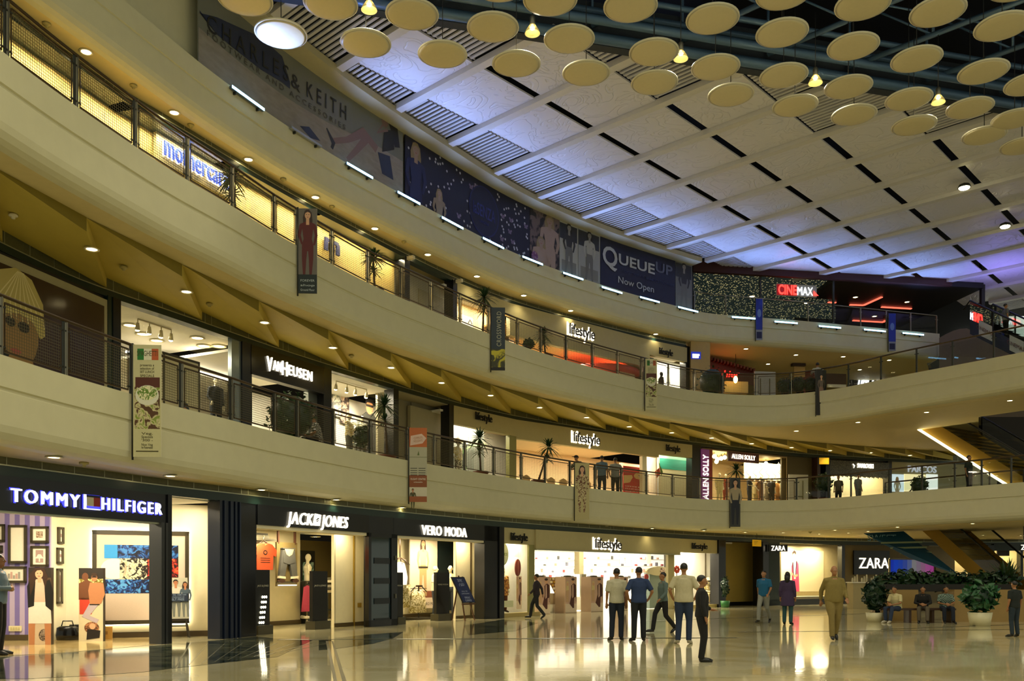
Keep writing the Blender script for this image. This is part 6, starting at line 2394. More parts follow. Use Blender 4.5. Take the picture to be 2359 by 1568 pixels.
mb.poly([(a + .05, ZF), (b - .07, ZF), (b - .08, ZF + .75), (c + .2, ZF + 1.05), (c - .05, ZF + 1.0), (a + .3, ZF + .9), (a + .05, ZF + .75)], suit, y - .006)
mb.poly([(c - .08, ZF + .7), (c + .06, ZF + .95), (c + .12, ZF + 1.1), (c - .12, ZF + 1.1)], paper, y - .007)
mb.oval(c, ZF + 1.22, .16, .22, sk_m, y - .008)
mb.poly([(c - .18, ZF + 1.28), (c - .12, ZF + 1.48), (c + .1, ZF + 1.5), (c + .19, ZF + 1.3), (c, ZF + 1.38)], flat('hair_slate', '2a3844'), y - .009)
mb.rect(c - .17, ZF + 1.22, c + .17, ZF + 1.27, ink, y - .009)
mb.text('PIECE', paper, .07, c - .08, ZF + .5, y - .008, .001); mb.text('OUT OF IT', paper, .06, c - .08, ZF + .38, y - .008, .001)
mb.build('print', t)
settle(t)
plinth(f, 470, 530, .4, 1.6, .75, 'cream display plinth under the dark suit mannequin')
person('headless look mannequin in a dark suit jacket at the right of the left bright window', f.pt(498, .9, ZF + .75), f.rz - .3, 1.75, dict(elL=(-.26, .0, 1.16), wrL=(-.2, -.15, 1.0)), cloth('suit_dark', '1c2228'), cloth('suit_dark', '1c2228'), SKIN_P, None, SHOE, 'long', name='mannequin', cat='mannequin', vox=.024)
t = FT(f, 'low_shelf', 'low display shelves with folded shirts behind the dark suit mannequin', 'shelf')
y = 2.2
for r in range(3):
 mb = MB(); mb.bx(X(462, y), y, ZF + .35 + .4 * r, X(500, y), y + .5, ZF + .39 + .4 * r, MATS['shelf_grey']); mb.build('board', t)
 for k in range(3):
  mb = MB(); mb.bx(X(466 + 11 * k, y), y + .05, ZF + .39 + .4 * r, X(473 + 11 * k, y), y + .4, ZF + .5 + .4 * r, mat('shirt_fold%d' % k, ('c8b898', '8a6a5a', '5a6a7a')[k], .8)); mb.build('folded_shirt', t)
settle(t)
f = frame_px(S, 576, 760)
X, Z = f.X, f.Z
room(f, 576, 742, 4.0, ZF, 8.2, lw, lw, ((610, 1.6, 110), (680, 1.6, 120)))
t = FT(f, 'shop_sign', 'glossy black wood sign board with lit white capitals on the first floor', 'shop sign')
zb_ = 7.62
mb = MB()
mb.bx(X(574), -.1, zb_, X(742), .15, ZH, mat('wood_black', '15110a', .22, var=.3, scale=5))
mb.bx(X(574), -.13, zb_ - .05, X(742), .15, zb_, black)
mb.build('board', t)
mb = MB()
for tx, x0, x1, h in (('V', 608, 620, .46), ('AN', 622, 641, .32), ('H', 643, 655, .46), ('EUSEN', 658, 712, .33)):
 a, b = X(x0), X(x1)
 mb.text(tx, lit_white, h, (a + b) / 2, 8.04, -.16, .05, fit=b - a, spacing=1.15)
mb.build('lettering', t)
settle(t)
col(f, 722, 745, ZF, zb_, mat('pier_grey', '6a6f6a', .3, .4), .2, .4)
col(f, 742, 760, ZF, ZH + .02, black)
t = FT(f, 'clothes_rack', 'rack of hanging patterned shirts in the open shop under the wood sign', 'rack')
y = 1.4
a, b = X(578, y), X(618, y)
mb = MB(); mb.bar((a, y, ZF + 1.35), (b, y, ZF + 1.35), .03, .03, steel_dark); mb.bar((a, y, ZF), (a, y, ZF + 1.35), .03, .03, steel_dark); mb.bar((b, y, ZF), (b, y, ZF + 1.35), .03, .03, steel_dark); mb.build('frame', t)
for k in range(7):
 x = a + (b - a) * (k + .5) / 7
 mb = MB()
 mb.poly([(x - .06, ZF + .55), (x + .06, ZF + .55), (x + .06, ZF + 1.25), (x, ZF + 1.33), (x - .06, ZF + 1.25)], cells('shirts%d' % (k % 3), ('6a5a7a', '8a7a5a', '4a4a5a')[k % 3], 'd8c8b0', 14), y - .2, y + .2)
 mb.build('shirt', t)
settle(t)
f = frame_px(S, 760, 916)
X, Z = f.X, f.Z
room(f, 760, 906, 2.6, ZF, 8.45, lw, lw, ((800, 1.2, 130), (870, 1.2, 120)))
col(f, 903, 915, ZF, ZH + .02, black)
track(f, (775, 800, 820, 845), .7, 8.38, 'ceiling track with four spot heads over the mannequin window')
y = 2.5
for x0, y0, x1, y1, nm, cl in ((768, 898, 790, 960, 'grey photo at the left', ('c8c4b4', '6a6a62')), (786, 905, 805, 975, 'tall photo of a woman in sunglasses', ('d8b8a0', '3a2a28')), (760, 915, 768, 990, 'narrow dark photo at the column', ('8a7a6a', '2a2a28'))):
 mb = MB()
 PR(mb, f, x0, y0, x1, y1, y, cells('photo' + nm[:4], cl[0], cl[1], 4), .04)
 F1(mb, f, 'wall_photo', nm + ' in the first floor mannequin window', 'picture', None)
t = FT(f, 'wall_poster', 'large cut-out of a dark-haired man in sunglasses and a dark jacket', 'poster')
y = 2.0
c = X(852, y)
z1 = Z(918, 852, y)
mb = MB()
mb.poly([(c - .5, ZF), (c + .55, ZF), (c + .55, z1 - .8), (c + .2, z1 - .55), (c - .2, z1 - .55), (c - .5, z1 - .75)], flat('jacket_dark', '24241e'), y, y + .04)
mb.oval(c, z1 - .32, .22, .3, sk_m, y - .004, y)
mb.poly([(c - .26, z1 - .3), (c - .24, z1 - .05), (c, z1), (c + .24, z1 - .05), (c + .26, z1 - .3), (c + .15, z1 - .16), (c - .15, z1 - .16)], HAIR, y - .006)
mb.rect(c - .22, z1 - .33, c + .22, z1 - .24, ink, y - .007)
mb.build('print', t)
settle(t)
plinth(f, 770, 862, .4, 1.9, .72, 'cream display plinth under the mannequins with the sunglasses cut-out')
for px, y, cl, nm, tn in ((805, .9, 'c8b068', 'pale checked jacket, left one of the window', .2), (834, .8, 'a8a890', 'grey blouse with a scarf, right one of the window', -.3), (818, 1.5, '8a5a4a', 'rose top between the two front ones', .1)):
 person('mannequin in a ' + nm, f.pt(px, y, ZF + .72), f.rz + tn, 1.72, FOLD if cl != '8a5a4a' else {}, cells('wear' + cl, cl, 'e8e0c0', 12), cloth('grey', '5a5a50'), SKIN_P, None, SHOE, 'long', name='mannequin', cat='mannequin', vox=.026)
f = frame_px(S, 916, 1042)
X, Z = f.X, f.Z
mb = MB()
g1 = mat('bay_grey', 'a39a78', .6)
mb.bx(X(914), .9, ZF, X(948, .9), 1.0, ZH + .02, mat('bay_grey_dark', '8a8266', .6))
mb.bx(X(946, .7), .7, ZF, X(1034, .7), .85, 8.25, g1)
mb.bx(X(946, .9), .85, ZF, X(1034, .9), .95, ZH + .02, MATS['bay_grey_dark'])
mb.bx(X(912), .0, ZH - .02, X(1040), 1, ZH + .03, g1)
fstruct(mb, f, 'wall_bay')
col(f, 1032, 1042, ZF, ZH + .02, black)
for (a, b, zb_, sa, sb, sy, h, lit, nm) in ((1042, 1187, 7.72, 1093, 1131, 962, .33, False, 'left show window'), (1187, 1515, 7.62, 1320, 1380, 1010, .46, True, 'wide entrance'), (1513, 1592, 7.78, 1533, 1565, 1033, .34, False, 'right show window')):
 f = frame_px(S, a, b)
 t = FT(f, 'shop_fascia', ('beige fascia with black %slower-case letters over the ' % ('backlit ' if lit else '')) + nm + ' of the first floor', 'shop sign')
 mb = MB()
 mb.bx(f.X(a), -.1, zb_, f.X(b), .15, ZH, beige)
 mb.build('board', t)
 mb = MB()
 life_sign(mb, f, sa, sb, f.Z(sy, (sa + sb) / 2), h, -.1, lit)
 mb.build('lettering', t)
 settle(t)
f = frame_px(S, 1042, 1187)
X, Z = f.X, f.Z
room(f, 1042, 1176, 1.8, ZF, 8.2, lw, lw, ((1080, .9, 90), (1150, .9, 90)))
t = FT(f, 'plank_wall', 'pale grey plank screen at the left of the first floor show window', 'screen')
y = 1.2
for k in range(6):
 mb = MB(); PR(mb, f, 1044 + 12 * k, 940 + 2 * k, 1055 + 12 * k, 1110, y, mat('plank%d' % (k % 2), ('b9bdb4', 'a4a9a0')[k % 2], .6), .04); mb.build('plank', t)
mb = MB(); mb.tube([(X(1075, 1.1), 1.12, ZF + 1.2), (X(1068, 1.1), 1.12, ZF + 2.0), (X(1090, 1.1), 1.12, ZF + 2.25), (X(1120, 1.1), 1.12, ZF + 2.4)], .02, mat('neon_green', '9ad06a', .4, emit=1.2), 6); mb.build('neon_tube', t)
settle(t)
plinth(f, 1046, 1078, .35, 1.1, .55, 'cream display plinth under the straw hat mannequin')
person('mannequin with straw hat and white blouse in the first floor show window', f.pt(1056, .7, ZF + .55), f.rz, 1.72, POCKET, cells('blouse_bright', 'fff6dc', 'f0d890', 8), cells('skirt_print', 'f8f0d8', '5a5030', 16), SKIN_P, hr_b, SHOE, name='mannequin', cat='mannequin', vox=.028, extra=big_hat)
col(f, 1172, 1188, ZF, 7.72, MATS['green_column'], -.05, .15, 'pier')
f = frame_px(S, 1187, 1515)
X, Z = f.X, f.Z
room(f, 1187, 1512, 5.0, ZF, 8.1, mat('peach_wall', 'f0d0a0', .6), mat('peach_ceiling', 'f4d8b0', .6), ((1230, 2.2, 110), (1320, 2.2, 130), (1420, 2.2, 130), (1490, 2.2, 80)))
for k in range(4):
 px = (1205, 1262, 1290, 1345)[k]
 t = FT(f, 'arched_stand', 'beige arched shop panel behind the first floor railing, ' + ('under the wide entrance at left', 'left of the leaning palm pot', 'right of the leaning palm', 'behind the floral banner')[k], 'display panel', 'arched panels of the beige shop')
 mb = MB()
 y = 1.6
 a, b = X(px, y), X(px + 17, y)
 mb.poly([(a, ZF), (b, ZF), (b, ZF + 1.25), ((a + b) / 2, ZF + 1.36), (a, ZF + 1.25)], mat('arch_panel', 'b89a6a', .5), y, y + .06)
 mb.build('panel', t)
 settle(t)
mb = MB()
mb.bx(X(1430, 2.5), 2.5, 6.9, X(1512, 2.5), 2.6, 7.6, mat('rose_panel', 'b87a62', .6))
F1(mb, f, 'bulkhead', 'rose-brown bulkhead at the right inside the first floor beige shop', 'bulkhead')
t = FT(f, 'display_poster', 'red poster with cream coupon shapes standing behind the first floor railing', 'poster')
y = .5
mb = MB()
PR(mb, f, 1437, 1075, 1484, 1140, y, flat('coupon_red', 'b83028'), .05)
a, b = X(1437, y), X(1484, y)
zb_, zt = Z(1140, 1460, y), Z(1075, 1460, y)
w_ = b - a
mb.poly([(a, zb_ + .55), (a + w_ * .3, zb_ + .62), (a + w_ * .45, zb_ + .9), (a + w_ * .4, zb_ + 1.0), (a, zb_ + .95)], flat('coupon_cream', 'd8b878'), y - .004)
mb.oval(b - w_ * .25, zb_ + .98, w_ * .25, .17, flat('coupon_cream', 'd8b878'), y - .005)
mb.oval(b - w_ * .2, zb_ + .98, w_ * .1, .08, cells('cup_print', 'e0c8b0', '5a2a1c', 8), y - .006)
for k, tx in enumerate(('SHOP FOR 4000', 'GET A GIFT VOUCHER', 'WORTH RS 400')):
 mb.text(tx, paper, .06, (a + b) / 2, zb_ + .42 - .12 * k, y - .006, .001, fit=w_ * .85)
mb.build('print', t)
settle(t)
col(f, 1484, 1494, ZF, 7.62, wall_cream, .1, .3, 'pier')
f = frame_px(S, 1500, 1592)
X, Z = f.X, f.Z
room(f, 1500, 1590, 1.6, ZF, 8.3, lw, lw, ((1515, .8, 120), (1560, .9, 40)))
t = FT(f, 'window_poster', 'turquoise sea poster in the right show window of the first floor', 'poster')
y = .9
mb = MB()
PR(mb, f, 1520, 1040, 1592, 1145, y, flat('sea_pale', 'd8d0a8'), .04)
PR(mb, f, 1520, 1040, 1592, 1068, y - .005, flat('sea_sky', '8fc8a8'), .004)
PR(mb, f, 1520, 1058, 1592, 1082, y - .007, mat('sea_teal', '2a8a78', .5, var=.4, scale=3, stretch=(.3, 1, 3)), .003)
mb.build('print', t)
settle(t)
t = FT(f, 'kite_decoration', 'red and green kite shapes hanging in the right show window', 'decoration')
mb = MB()
y = .5
a, zc = X(1513, y), Z(1090, 1513, y)
mb.poly([(a - .1, zc + .1), (a + .2, zc + .3), (a + .3, zc), (a, zc - .25)], flat('kite_red', 'b84a28'), y, y + .02)
mb.poly([(a + .15, zc + .6), (a + .45, zc + .1), (a + .35, zc - .1)], flat('kite_green', '5a7a2c'), y - .01, y + .01)
mb.limb([(a - .25, zc + 1.3), (a + .15, zc + .6)], [.02, .02], flat('kite_red', 'b84a28'), y)
mb.build('kite', t)
settle(t)
f = frame_px(S, 1592, 1815)
X, Z = f.X, f.Z
col(f, 1592, 1613, ZF, ZH + .02, black)
t = FT(f, 'vertical_sign', 'tall purple and red sign with white letters reading upwards', 'shop sign')
mb = MB()
mb.bx(X(1612), -.12, ZF, X(1631), .1, 8.3, mat('sign_purple', '5a2a5a', .3, emit=.35, ecol='6a2a5a'))
mb.bx(X(1631), -.12, ZF, X(1638), .1, 8.3, mat('sign_brick', '8a2a1a', .4))
mb.build('board', t)
mb = MB()
z0, z1 = Z(1150, 1622), Z(1048, 1622)
mb.text('ALLEN SOLLY', lit_white, .40, (X(1612) + X(1631)) / 2, (z0 + z1) / 2, -.17, .04, vert=True, fit=z1 - z0)
mb.build('lettering', t)
settle(t)
room(f, 1640, 1812, 4.0, ZF, 8.35, mat('tan_wall', 'd8bc88', .6), mat('tan_ceiling', '9a8458', .6), ((1680, 1.6, 100), (1740, 1.6, 110), (1790, 1.6, 100)))
t = FT(f, 'shop_sign', 'dark red sign board with white capitals in the red shop window', 'shop sign')
mb = MB(); PR(mb, f, 1678, 1042, 1749, 1064, -.05, mat('sign_wine', '4a1a14', .4), .1); mb.build('board', t)
mb = MB()
a, b = X(1687, -.1), X(1741, -.1)
mb.text('ALLEN SOLLY', lit_white, .26, (a + b) / 2, Z(1053, 1714), -.1, .03, fit=b - a)
mb.build('lettering', t)
settle(t)
t = FT(f, 'looped_wall_pattern', 'cream wall panel with brown looping lines behind the red shop mannequins', 'wall panel')
y = 2.0
mb = MB(); PR(mb, f, 1715, 1066, 1811, 1105, y, flat('loop_cream', 'e8d8b0'), .05)
for k in range(6):
 px = 1722 + 15 * k
 pts = [(X(px + d, y), Z(py, px, y)) for d, py in ((0, 1068), (5, 1078), (-3, 1088), (6, 1096), (2, 1103))]
 mb.limb(pts, [.05] * 5, flat('loop_brown', '8a6a2c'), y - .004)
mb.build('panel', t)
settle(t)
plinth(f, 1645, 1812, .4, 1.7, .55, 'long cream display plinth under the red shop mannequins')
for k in range(9):
 px = (1658, 1672, 1727, 1740, 1752, 1765, 1778, 1790, 1803)[k]
 cl = ('f0e0a0', 'a84a2c', '2a2a2e', 'd8c080', '9a6a3a', 'c8b898', '3a3226', 'b8864a', 'e8d8a8')[k]
 person('mannequin in the red shop window, ' + ('pale yellow coat by the vertical sign', 'brick red top beside the pale coat', 'black coat under the palm', 'mustard dress', 'brown jacket in the middle', 'pale check jacket', 'dark patterned dress', 'tan coat', 'cream dress at the right end')[k], f.pt(px, .9 + .25 * (k % 2), ZF + .55), f.rz + .3 * (k % 3 - 1), 1.75, (STAND, POCKET, FOLD)[k % 3], cloth('w' + cl, cl), cloth('w' + cl, cl), SKIN_P, None, SHOE, ('short', 'long')[k % 2], name='mannequin', cat='mannequin', vox=.035, tunic=.25 * (k % 2), group='mannequins of the red shop')
for k, (px, y) in enumerate(((1646, .6), (1653, 1.4), (1662, 1.0), (1670, .6), (1765, 1.2), (1794, 1.5), (1651, 2.2))):
 t = fthing(f, 'globe_lamp', 'bright globe lamp in the red shop ceiling, ' + ('left end', 'second from left', 'third from left', 'fourth from left', 'large one right of the sign board', 'right end', 'low one at left')[k], 'lamp', px, y, 8.1, 'globe lamps of the red shop')
 mb = MB(); mb.ell((0, 0, 0), (.11, .11, .11), bulb_m, 10, 8); mb.build('globe', t)
 mb = MB(); mb.tube([(0, 0, .1), (0, 0, .25)], .012, steel_dark, 6); mb.build('stem', t)
f = frame_px(S, 1812, 1914)
X, Z = f.X, f.Z
mb = MB()
mb.bx(X(1812), .4, ZF, X(1914, .4), .5, ZH + .02, mat('bay_olive', '5a5030', .6))
mb.bx(X(1882), -.05, ZF, X(1889), .4, ZH, wood_dark)
mb.bx(X(1900), -.1, ZF, X(1910), .4, ZH, black)
fstruct(mb, f, 'wall_bay')
def white_board(loc, w_, h_, label):
 t = thing('notice_board', label, 'notice board', loc, .15)
 mb = MB(); mb.bx(-w_ / 2, 0, .25, w_ / 2, .05, h_, mat('board_pale', 'b4b0a0', .5)); mb.build('panel', t)
 for x in (-w_ * .22, w_ * .22):
  mb = MB(); mb.bx(x - .015, -.04, 0, x + .015, 0, h_ * .85, mat('board_leg', '6a6030', .5)); mb.build('leg', t)
 mb = MB(); mb.bx(-w_ * .22, -.05, h_ * .45, w_ * .22, -.03, h_ * .47, MATS['board_leg']); mb.build('ledge', t)
 return t
q = f.pt(1840, -1.2, ZF)
white_board(q, 1.15, 2.25, 'white board on a thin stand on the first floor, right of the red shop')
t = fthing(f, 'hanging_sign', 'small yellow sign hanging over the first floor walkway', 'sign', 1899, -1.5, 0)
t.rotation_euler.z = .05
fx = Fr(f.pt(1899, -1.5), .05)
mb = MB(); mb.bx(fx.X(1888), -.03, fx.Z(1069, 1899), fx.X(1910), .03, fx.Z(1054, 1899), yel); mb.build('panel', t)
mb = MB(); mb.tube([(0, 0, fx.Z(1054, 1899)), (0, 0, 8.7)], .01, steel_dark, 6); mb.build('rod', t)
f = frame_px(S, 1912, 2050)
X, Z = f.X, f.Z
room(f, 1912, 2044, 1.4, ZF, 8.2, mat('glow_cream', 'f0deac', .6), lw, ((1945, .7, 60), (2010, .7, 60)))
t = FT(f, 'shop_sign', 'glittering dark grey sign with small glowing white capitals', 'shop sign')
zb_ = 7.5
mb = MB()
mb.bx(X(1910), -.1, zb_, X(2046), .1, 8.35, cells('glitter', '2a2a26', '6a6650', 26, .3))
for k in range(40):
 x = X(1910) + (X(2046) - X(1910)) * (k + .5) / 40
 mb.oval(x, zb_, .05, .06 + .03 * (k % 3), MATS['glitter'], -.105, -.08, 8)
mb.build('board', t)
mb = MB()
a, b = X(1972), X(2009)
mb.text('SWAROVSKI', lit_white, .27, (a + b) / 2, Z(1073, 1990), -.16, .04, fit=b - a)
a = X(1965)
mb.limb([(a - .12, Z(1073, 1965) + .1), (a, Z(1073, 1965)), (a - .05, Z(1073, 1965) - .14)], [.06, .1, .04], lit_white, -.15)
mb.build('lettering', t)
settle(t)
col(f, 2044, 2053, ZF, ZH + .02, black)
f = frame_px(S, 2052, 2260)
X, Z = f.X, f.Z
mb = MB()
mb.bx(X(2052), .1, ZF, X(2300), .3, 8.48, mat('pale_khaki', 'b0a67c', .5))
fstruct(mb, f, 'wall_front')
t = FT(f, 'shop_sign', 'large silver serif capitals on the pale shop front at the right', 'shop sign')
mb = MB()
a, b = X(2093), X(2158)
mb.text('PARCOS', mat('letter_silver', 'd0d4d8', .3, .3, emit=.35, ecol='d8e0f0'), .40, (a + b) / 2, Z(1080, 2125), -.02, .08, fit=b - a)
mb.build('lettering', t)
settle(t)
for x0, x1, cl, nm in ((2054, 2083, 'cfe0e8', 'blue-white one with a woman in white'), (2084, 2133, 'f6e8b0', 'yellow one with a woman picture'), (2135, 2161, 'eef2ea', 'white one at the right')):
 t = FT(f, 'light_box', 'lit show window picture of the pale shop, ' + nm, 'light box')
 y = .05
 mb = MB(); PR(mb, f, x0, 1092 if x0 > 2060 else 1092, x1, 1132, y, glow('lightbox' + cl, cl, .8), .05)
 if x0 < 2134:
  c = (X(x0) + X(x1)) / 2
  fig2d(mb, c, Z(1132, x0) - .6, 1.5, sk_l, hr_y if x0 < 2060 else hr_b, paper, paper, y - .005)
 mb.build('panel', t)
 settle(t)
# ================================================================ SECOND AND THIRD FLOOR
ZF2, ZH2 = 10.02, 13.50
glow_wall = mat('yellow_lit_wall', 'e6c878', .6)
f = frame_px(S, -40, 300)
for a, b in ((-40, 300), (300, 530), (530, 730), (730, 930)):
 f = frame_px(S, a, b)
 mb = MB()
 mb.bx(f.X(a) - .3, .5, ZF2, f.X(b) + .1, .6, ZH2 + .05, glow_wall)
 mb.bx(f.X(a) - .3, -.1, ZH2 - .02, f.X(b) + .1, .6, ZH2 + .02, DC)
 if a == 300:
  for k in range(3):
   mb.bx(f.X(a + 40), .44, ZF2 + .25 + .35 * k, f.X(b - 10), .5, ZF2 + .40 + .35 * k, mat('honey_board', 'c8924a', .5))
 fstruct(mb, f, 'wall_shop')
 for px in span(a + (b - a) * .15, b - (b - a) * .15, 2):
  flamp(f, f.X(px, .1), .12, ZH2 - .06, 1.4, .14, 34, (1, .84, .5))
f = frame_px(S, 370, 540)
t = FT(f, 'shop_sign', 'blue lower-case letters with white halo behind the second floor railing', 'shop sign')
a, b = f.X(378, .3), f.X(528, .3)
zc = f.Z(372, 452, .3)
mb = MB()
mb.bx(a - .2, .36, zc - .5, b + .2, .48, zc + .5, mat('sign_backer', 'd8c890', .5))
mb.build('board', t)
mb = MB()
mb.text('mothercare', halo, .62, (a + b) / 2, zc, .33, .02, fit=(b - a) * 1.005, bold=.02)
mb.text('mothercare', glow('letter_blue', '2a50d8', .9), .60, (a + b) / 2, zc, .26, .04, fit=b - a, bold=.005)
mb.build('lettering', t)
settle(t)
f = frame_px(S, 740, 800)
t = FT(f, 'shop_sign', 'dark blue rounded letter sign on the second floor, right of the red dress banner', 'shop sign')
mb = MB()
a, b = f.X(748, .4), f.X(782, .4)
mb.text('m', flat('letter_navy', '26306a'), .62, (a + b) / 2, f.Z(560, 765, .4), .36, .06, fit=b - a, bold=.03)
mb.build('lettering', t)
settle(t)
for px, y, z, nm in ((601, .3, 11.75, 'between the blue letters and the red dress banner'), (679, .2, 12.1, 'at the left edge of the red dress banner'), (762, .3, 11.9, 'beside the dark blue letter'), (1127, .3, 11.6, 'left of the black banner'), (1280, 1.6, 11.6, 'inside the orange shop, left'), (1375, 1.8, 11.4, 'inside the orange shop, right')):
 f = frame_at(S, px)
 t = fthing(f, 'wall_lamp', 'bright small lamp on the second floor, ' + nm, 'lamp', px, y, z, 'small lamps of the second floor')
 mb = MB(); mb.ell((0, -.06, 0), (.1, .06, .1), bulb_m, 10, 8); mb.build('bulb', t)
 mb = MB(); mb.bx(-.03, -.04, -.03, .03, .2, .03, steel); mb.build('bracket', t)
f = frame_px(S, 930, 1050)
col(f, 928, 940, ZF2, ZH2 + .03, black, -.1)
col(f, 1040, 1049, ZF2, ZH2 + .03, black, -.1)
mb = MB()
mb.bx(f.X(936), .6, ZF2, f.X(1044, .6), .7, ZH2 + .03, mat('bay_grey2', '9a9480', .6))
mb.bx(f.X(968, .5), .55, ZF2, f.X(1040, .5), .6, 12.9, MATS['bay_grey_dark'])
fstruct(mb, f, 'wall_bay')
for px, nm in ((942, 'at the left dark post'), (1054, 'at the right dark post')):
 f = frame_at(S, px)
 t = fthing(f, 'security_camera', 'small white security camera under the second floor ceiling ' + nm, 'camera', px, -.15, 13.5, 'security cameras of the second floor')
 mb = MB(); mb.bx(-.06, -.25, -.06, .06, .05, .06, det_w); mb.build('body', t)
 mb = MB(); mb.bar((0, .0, 0), (.0, .1, .1), .03, .03, steel); mb.build('bracket', t)
for (a, b, zb_, sa, sb, sy, h, lit, nm) in ((1050, 1172, 12.95, 0, 0, 0, 0, False, ''), (1172, 1494, 12.1, 1310, 1368, 765, .50, True, 'wide entrance'), (1492, 1580, 12.75, 1517, 1548, 812, .34, False, 'bright right window')):
 f = frame_px(S, a, b)
 t = FT(f, 'shop_fascia', 'plain beige fascia left of the second floor beige shop' if not sa else ('beige fascia with black %slower-case letters over the ' % ('backlit ' if lit else '')) + nm + ' of the second floor', 'shop sign')
 mb = MB()
 mb.bx(f.X(a), -.1, zb_, f.X(b), .15, ZH2, beige)
 mb.build('board', t)
 if sa:
  mb = MB()
  life_sign(mb, f, sa, sb, f.Z(sy, (sa + sb) / 2), h, -.1, lit)
  mb.build('lettering', t)
 settle(t)
f = frame_px(S, 1050, 1172)
room(f, 1050, 1172, 1.2, ZF2, 13.3, mat('amber_wall', 'e8c890', .6), lw, ((1080, .6, 70), (1140, .6, 70)))
mb = MB(); PR(mb, f, 1064, 728, 1090, 752, .9, glow('warm_card', 'fff0c8', .9), .05)
mb.limb([(f.X(1079, .9), f.Z(745, 1082, .9)), (f.X(1083, .9), f.Z(736, 1082, .9)), (f.X(1088, .9), f.Z(745, 1082, .9))], [.05] * 3, ink, .89)
F1(mb, f, 'lit_card', 'bright warm card with a house shape low in the second floor window', 'sign')
f = frame_px(S, 1172, 1494)
X, Z = f.X, f.Z
room(f, 1172, 1492, 4.0, ZF2, 12.6, mat('orange_wall', 'f0b870', .6), mat('orange_ceiling', 'f0c080', .6), ((1220, 1.6, 120), (1320, 1.6, 130), (1420, 1.6, 130)))
mb = MB()
mb.lathe([(2.2, 0), (2.2, .25), (0, .3)], mat('red_canopy', 'c8483a', .5), (X(1375, 2.2), 2.2, 11.75), 24)
F1(mb, f, 'round_canopy', 'red round ceiling canopy inside the second floor beige shop', 'canopy')
t = FT(f, 'shop_board', 'dark brown board with white word above a pale notice, second floor beige shop', 'notice board')
mb = MB(); PR(mb, f, 1426, 845, 1463, 857, .4, mat('board_umber', '3a2014', .5), .05)
mb.text('RESTAURANT', paper, .09, (X(1426, .4) + X(1463, .4)) / 2 + .2, Z(851, 1445, .4), .39, .005); mb.build('board', t)
mb = MB(); PR(mb, f, 1428, 857, 1463, 885, .4, flat('notice_pale', 'd8c8a0'), .04); mb.build('notice', t)
settle(t)
f = frame_px(S, 1492, 1580)
room(f, 1492, 1578, 1.2, ZF2, 13.0, mat('ice_wall', 'f2f2e4', .5), lw, ((1560, .6, 110),))
col(f, 1492, 1516, ZF2, 12.75, mat('slate_panel', '55605c', .5), .3, .5)
person('dark grey coat mannequin at the bright right window of the second floor', f.pt(1524, .3, ZF2 + .35), f.rz + 1.2, 1.75, {}, cloth('coat_slate', '22282a'), cloth('coat_slate', '22282a'), cloth('coat_slate', '22282a'), None, SHOE, 'long', tunic=.35, name='mannequin', cat='mannequin', vox=.03)
col(f, 1578, 1590, ZF2, ZH2 + .1, black)
f = Fr(S.at(1590, z=0), .12)
X, Z = f.X, f.Z
mb = MB()
mb.bx(X(1588), -.3, ZF2, X(1632), .3, 13.83, mat('corner_tan', 'b59a62', .6))
yb = 9.0
mb.bx(X(1560, yb), yb, ZF2, X(2250, yb), yb + .1, 13.83, mat('far_olive', '8a7838', .6))
fstruct(mb, f, 'wall_right')
mb = MB(); PR(mb, f, 1593, 810, 1615, 826, -.36, mat('sign_blue', '1c2c9a', .4, emit=.5, ecol='2a3cc8'), .05); PR(mb, f, 1596, 815, 1612, 819, -.38, lit_white, .02); PR(mb, f, 1596, 820, 1610, 824, -.38, lit_white, .02)
F1(mb, f, 'wall_sign', 'small glowing blue wall sign with white bars on the second floor', 'sign')
t = FT(f, 'slatted_canopy', 'dark red canopy with slats over the red neon word', 'canopy')
y = 2.5
mb = MB()
mb.add([(X(1632, y), y, Z(828, 1640, y)), (X(1738, y + 1), y + 1, Z(847, 1735, y)), (X(1738, y + 1), y + 1, Z(880, 1735, y)), (X(1632, y), y, Z(862, 1640, y))], [(0, 1, 2, 3)], mat('canopy_red', '4a1a0e', .5))
mb.build('face', t)
for k in range(14):
 px = 1634 + 7.5 * k
 mb = MB(); mb.bx(X(px, y + .07 * k), y - .3 + .07 * k, Z(829 + 1.35 * k, px, y) - .05, X(px + 4, y + .07 * k), y + 2.0, Z(829 + 1.35 * k, px, y) + .12, mat('slat_red', '5c2614', .5)); mb.build('slat', t)
settle(t)
t = FT(f, 'neon_sign', 'red neon word at the dark canopy of the second floor', 'neon sign')
mb = MB()
y = 2.2
mb.text('cashier', glow('neon_red', 'ff2018', 4), .38, X(1672, y), Z(860, 1672, y), y, .05, fit=X(1706, y) - X(1640, y), shear=.2)
mb.build('lettering', t)
settle(t)
t = fthing(f, 'hanging_bulb', 'large glowing bulb hanging below the red neon word', 'lamp', 1695, 1.8, Z(874, 1695, 1.8))
mb = MB(); mb.ell((0, 0, 0), (.12, .12, .2), glow('bulb_amber', 'ffe070', 10), 12, 8); mb.build('bulb', t)
mb = MB(); mb.tube([(0, 0, .18), (0, 0, 1.4)], .012, steel_dark, 6); mb.build('cord', t)
mb = MB(); PR(mb, f, 1668, 878, 1724, 906, 2.4, mat('counter_sand', 'd8be80', .5), .5)
F1(mb, f, 'service_counter', 'sand coloured counter under the glowing bulb', 'counter')
q = f.pt(1763, .6, ZF2)
white_board(q, 1.2, 2.55, 'white board on a thin stand on the second floor near the palms')
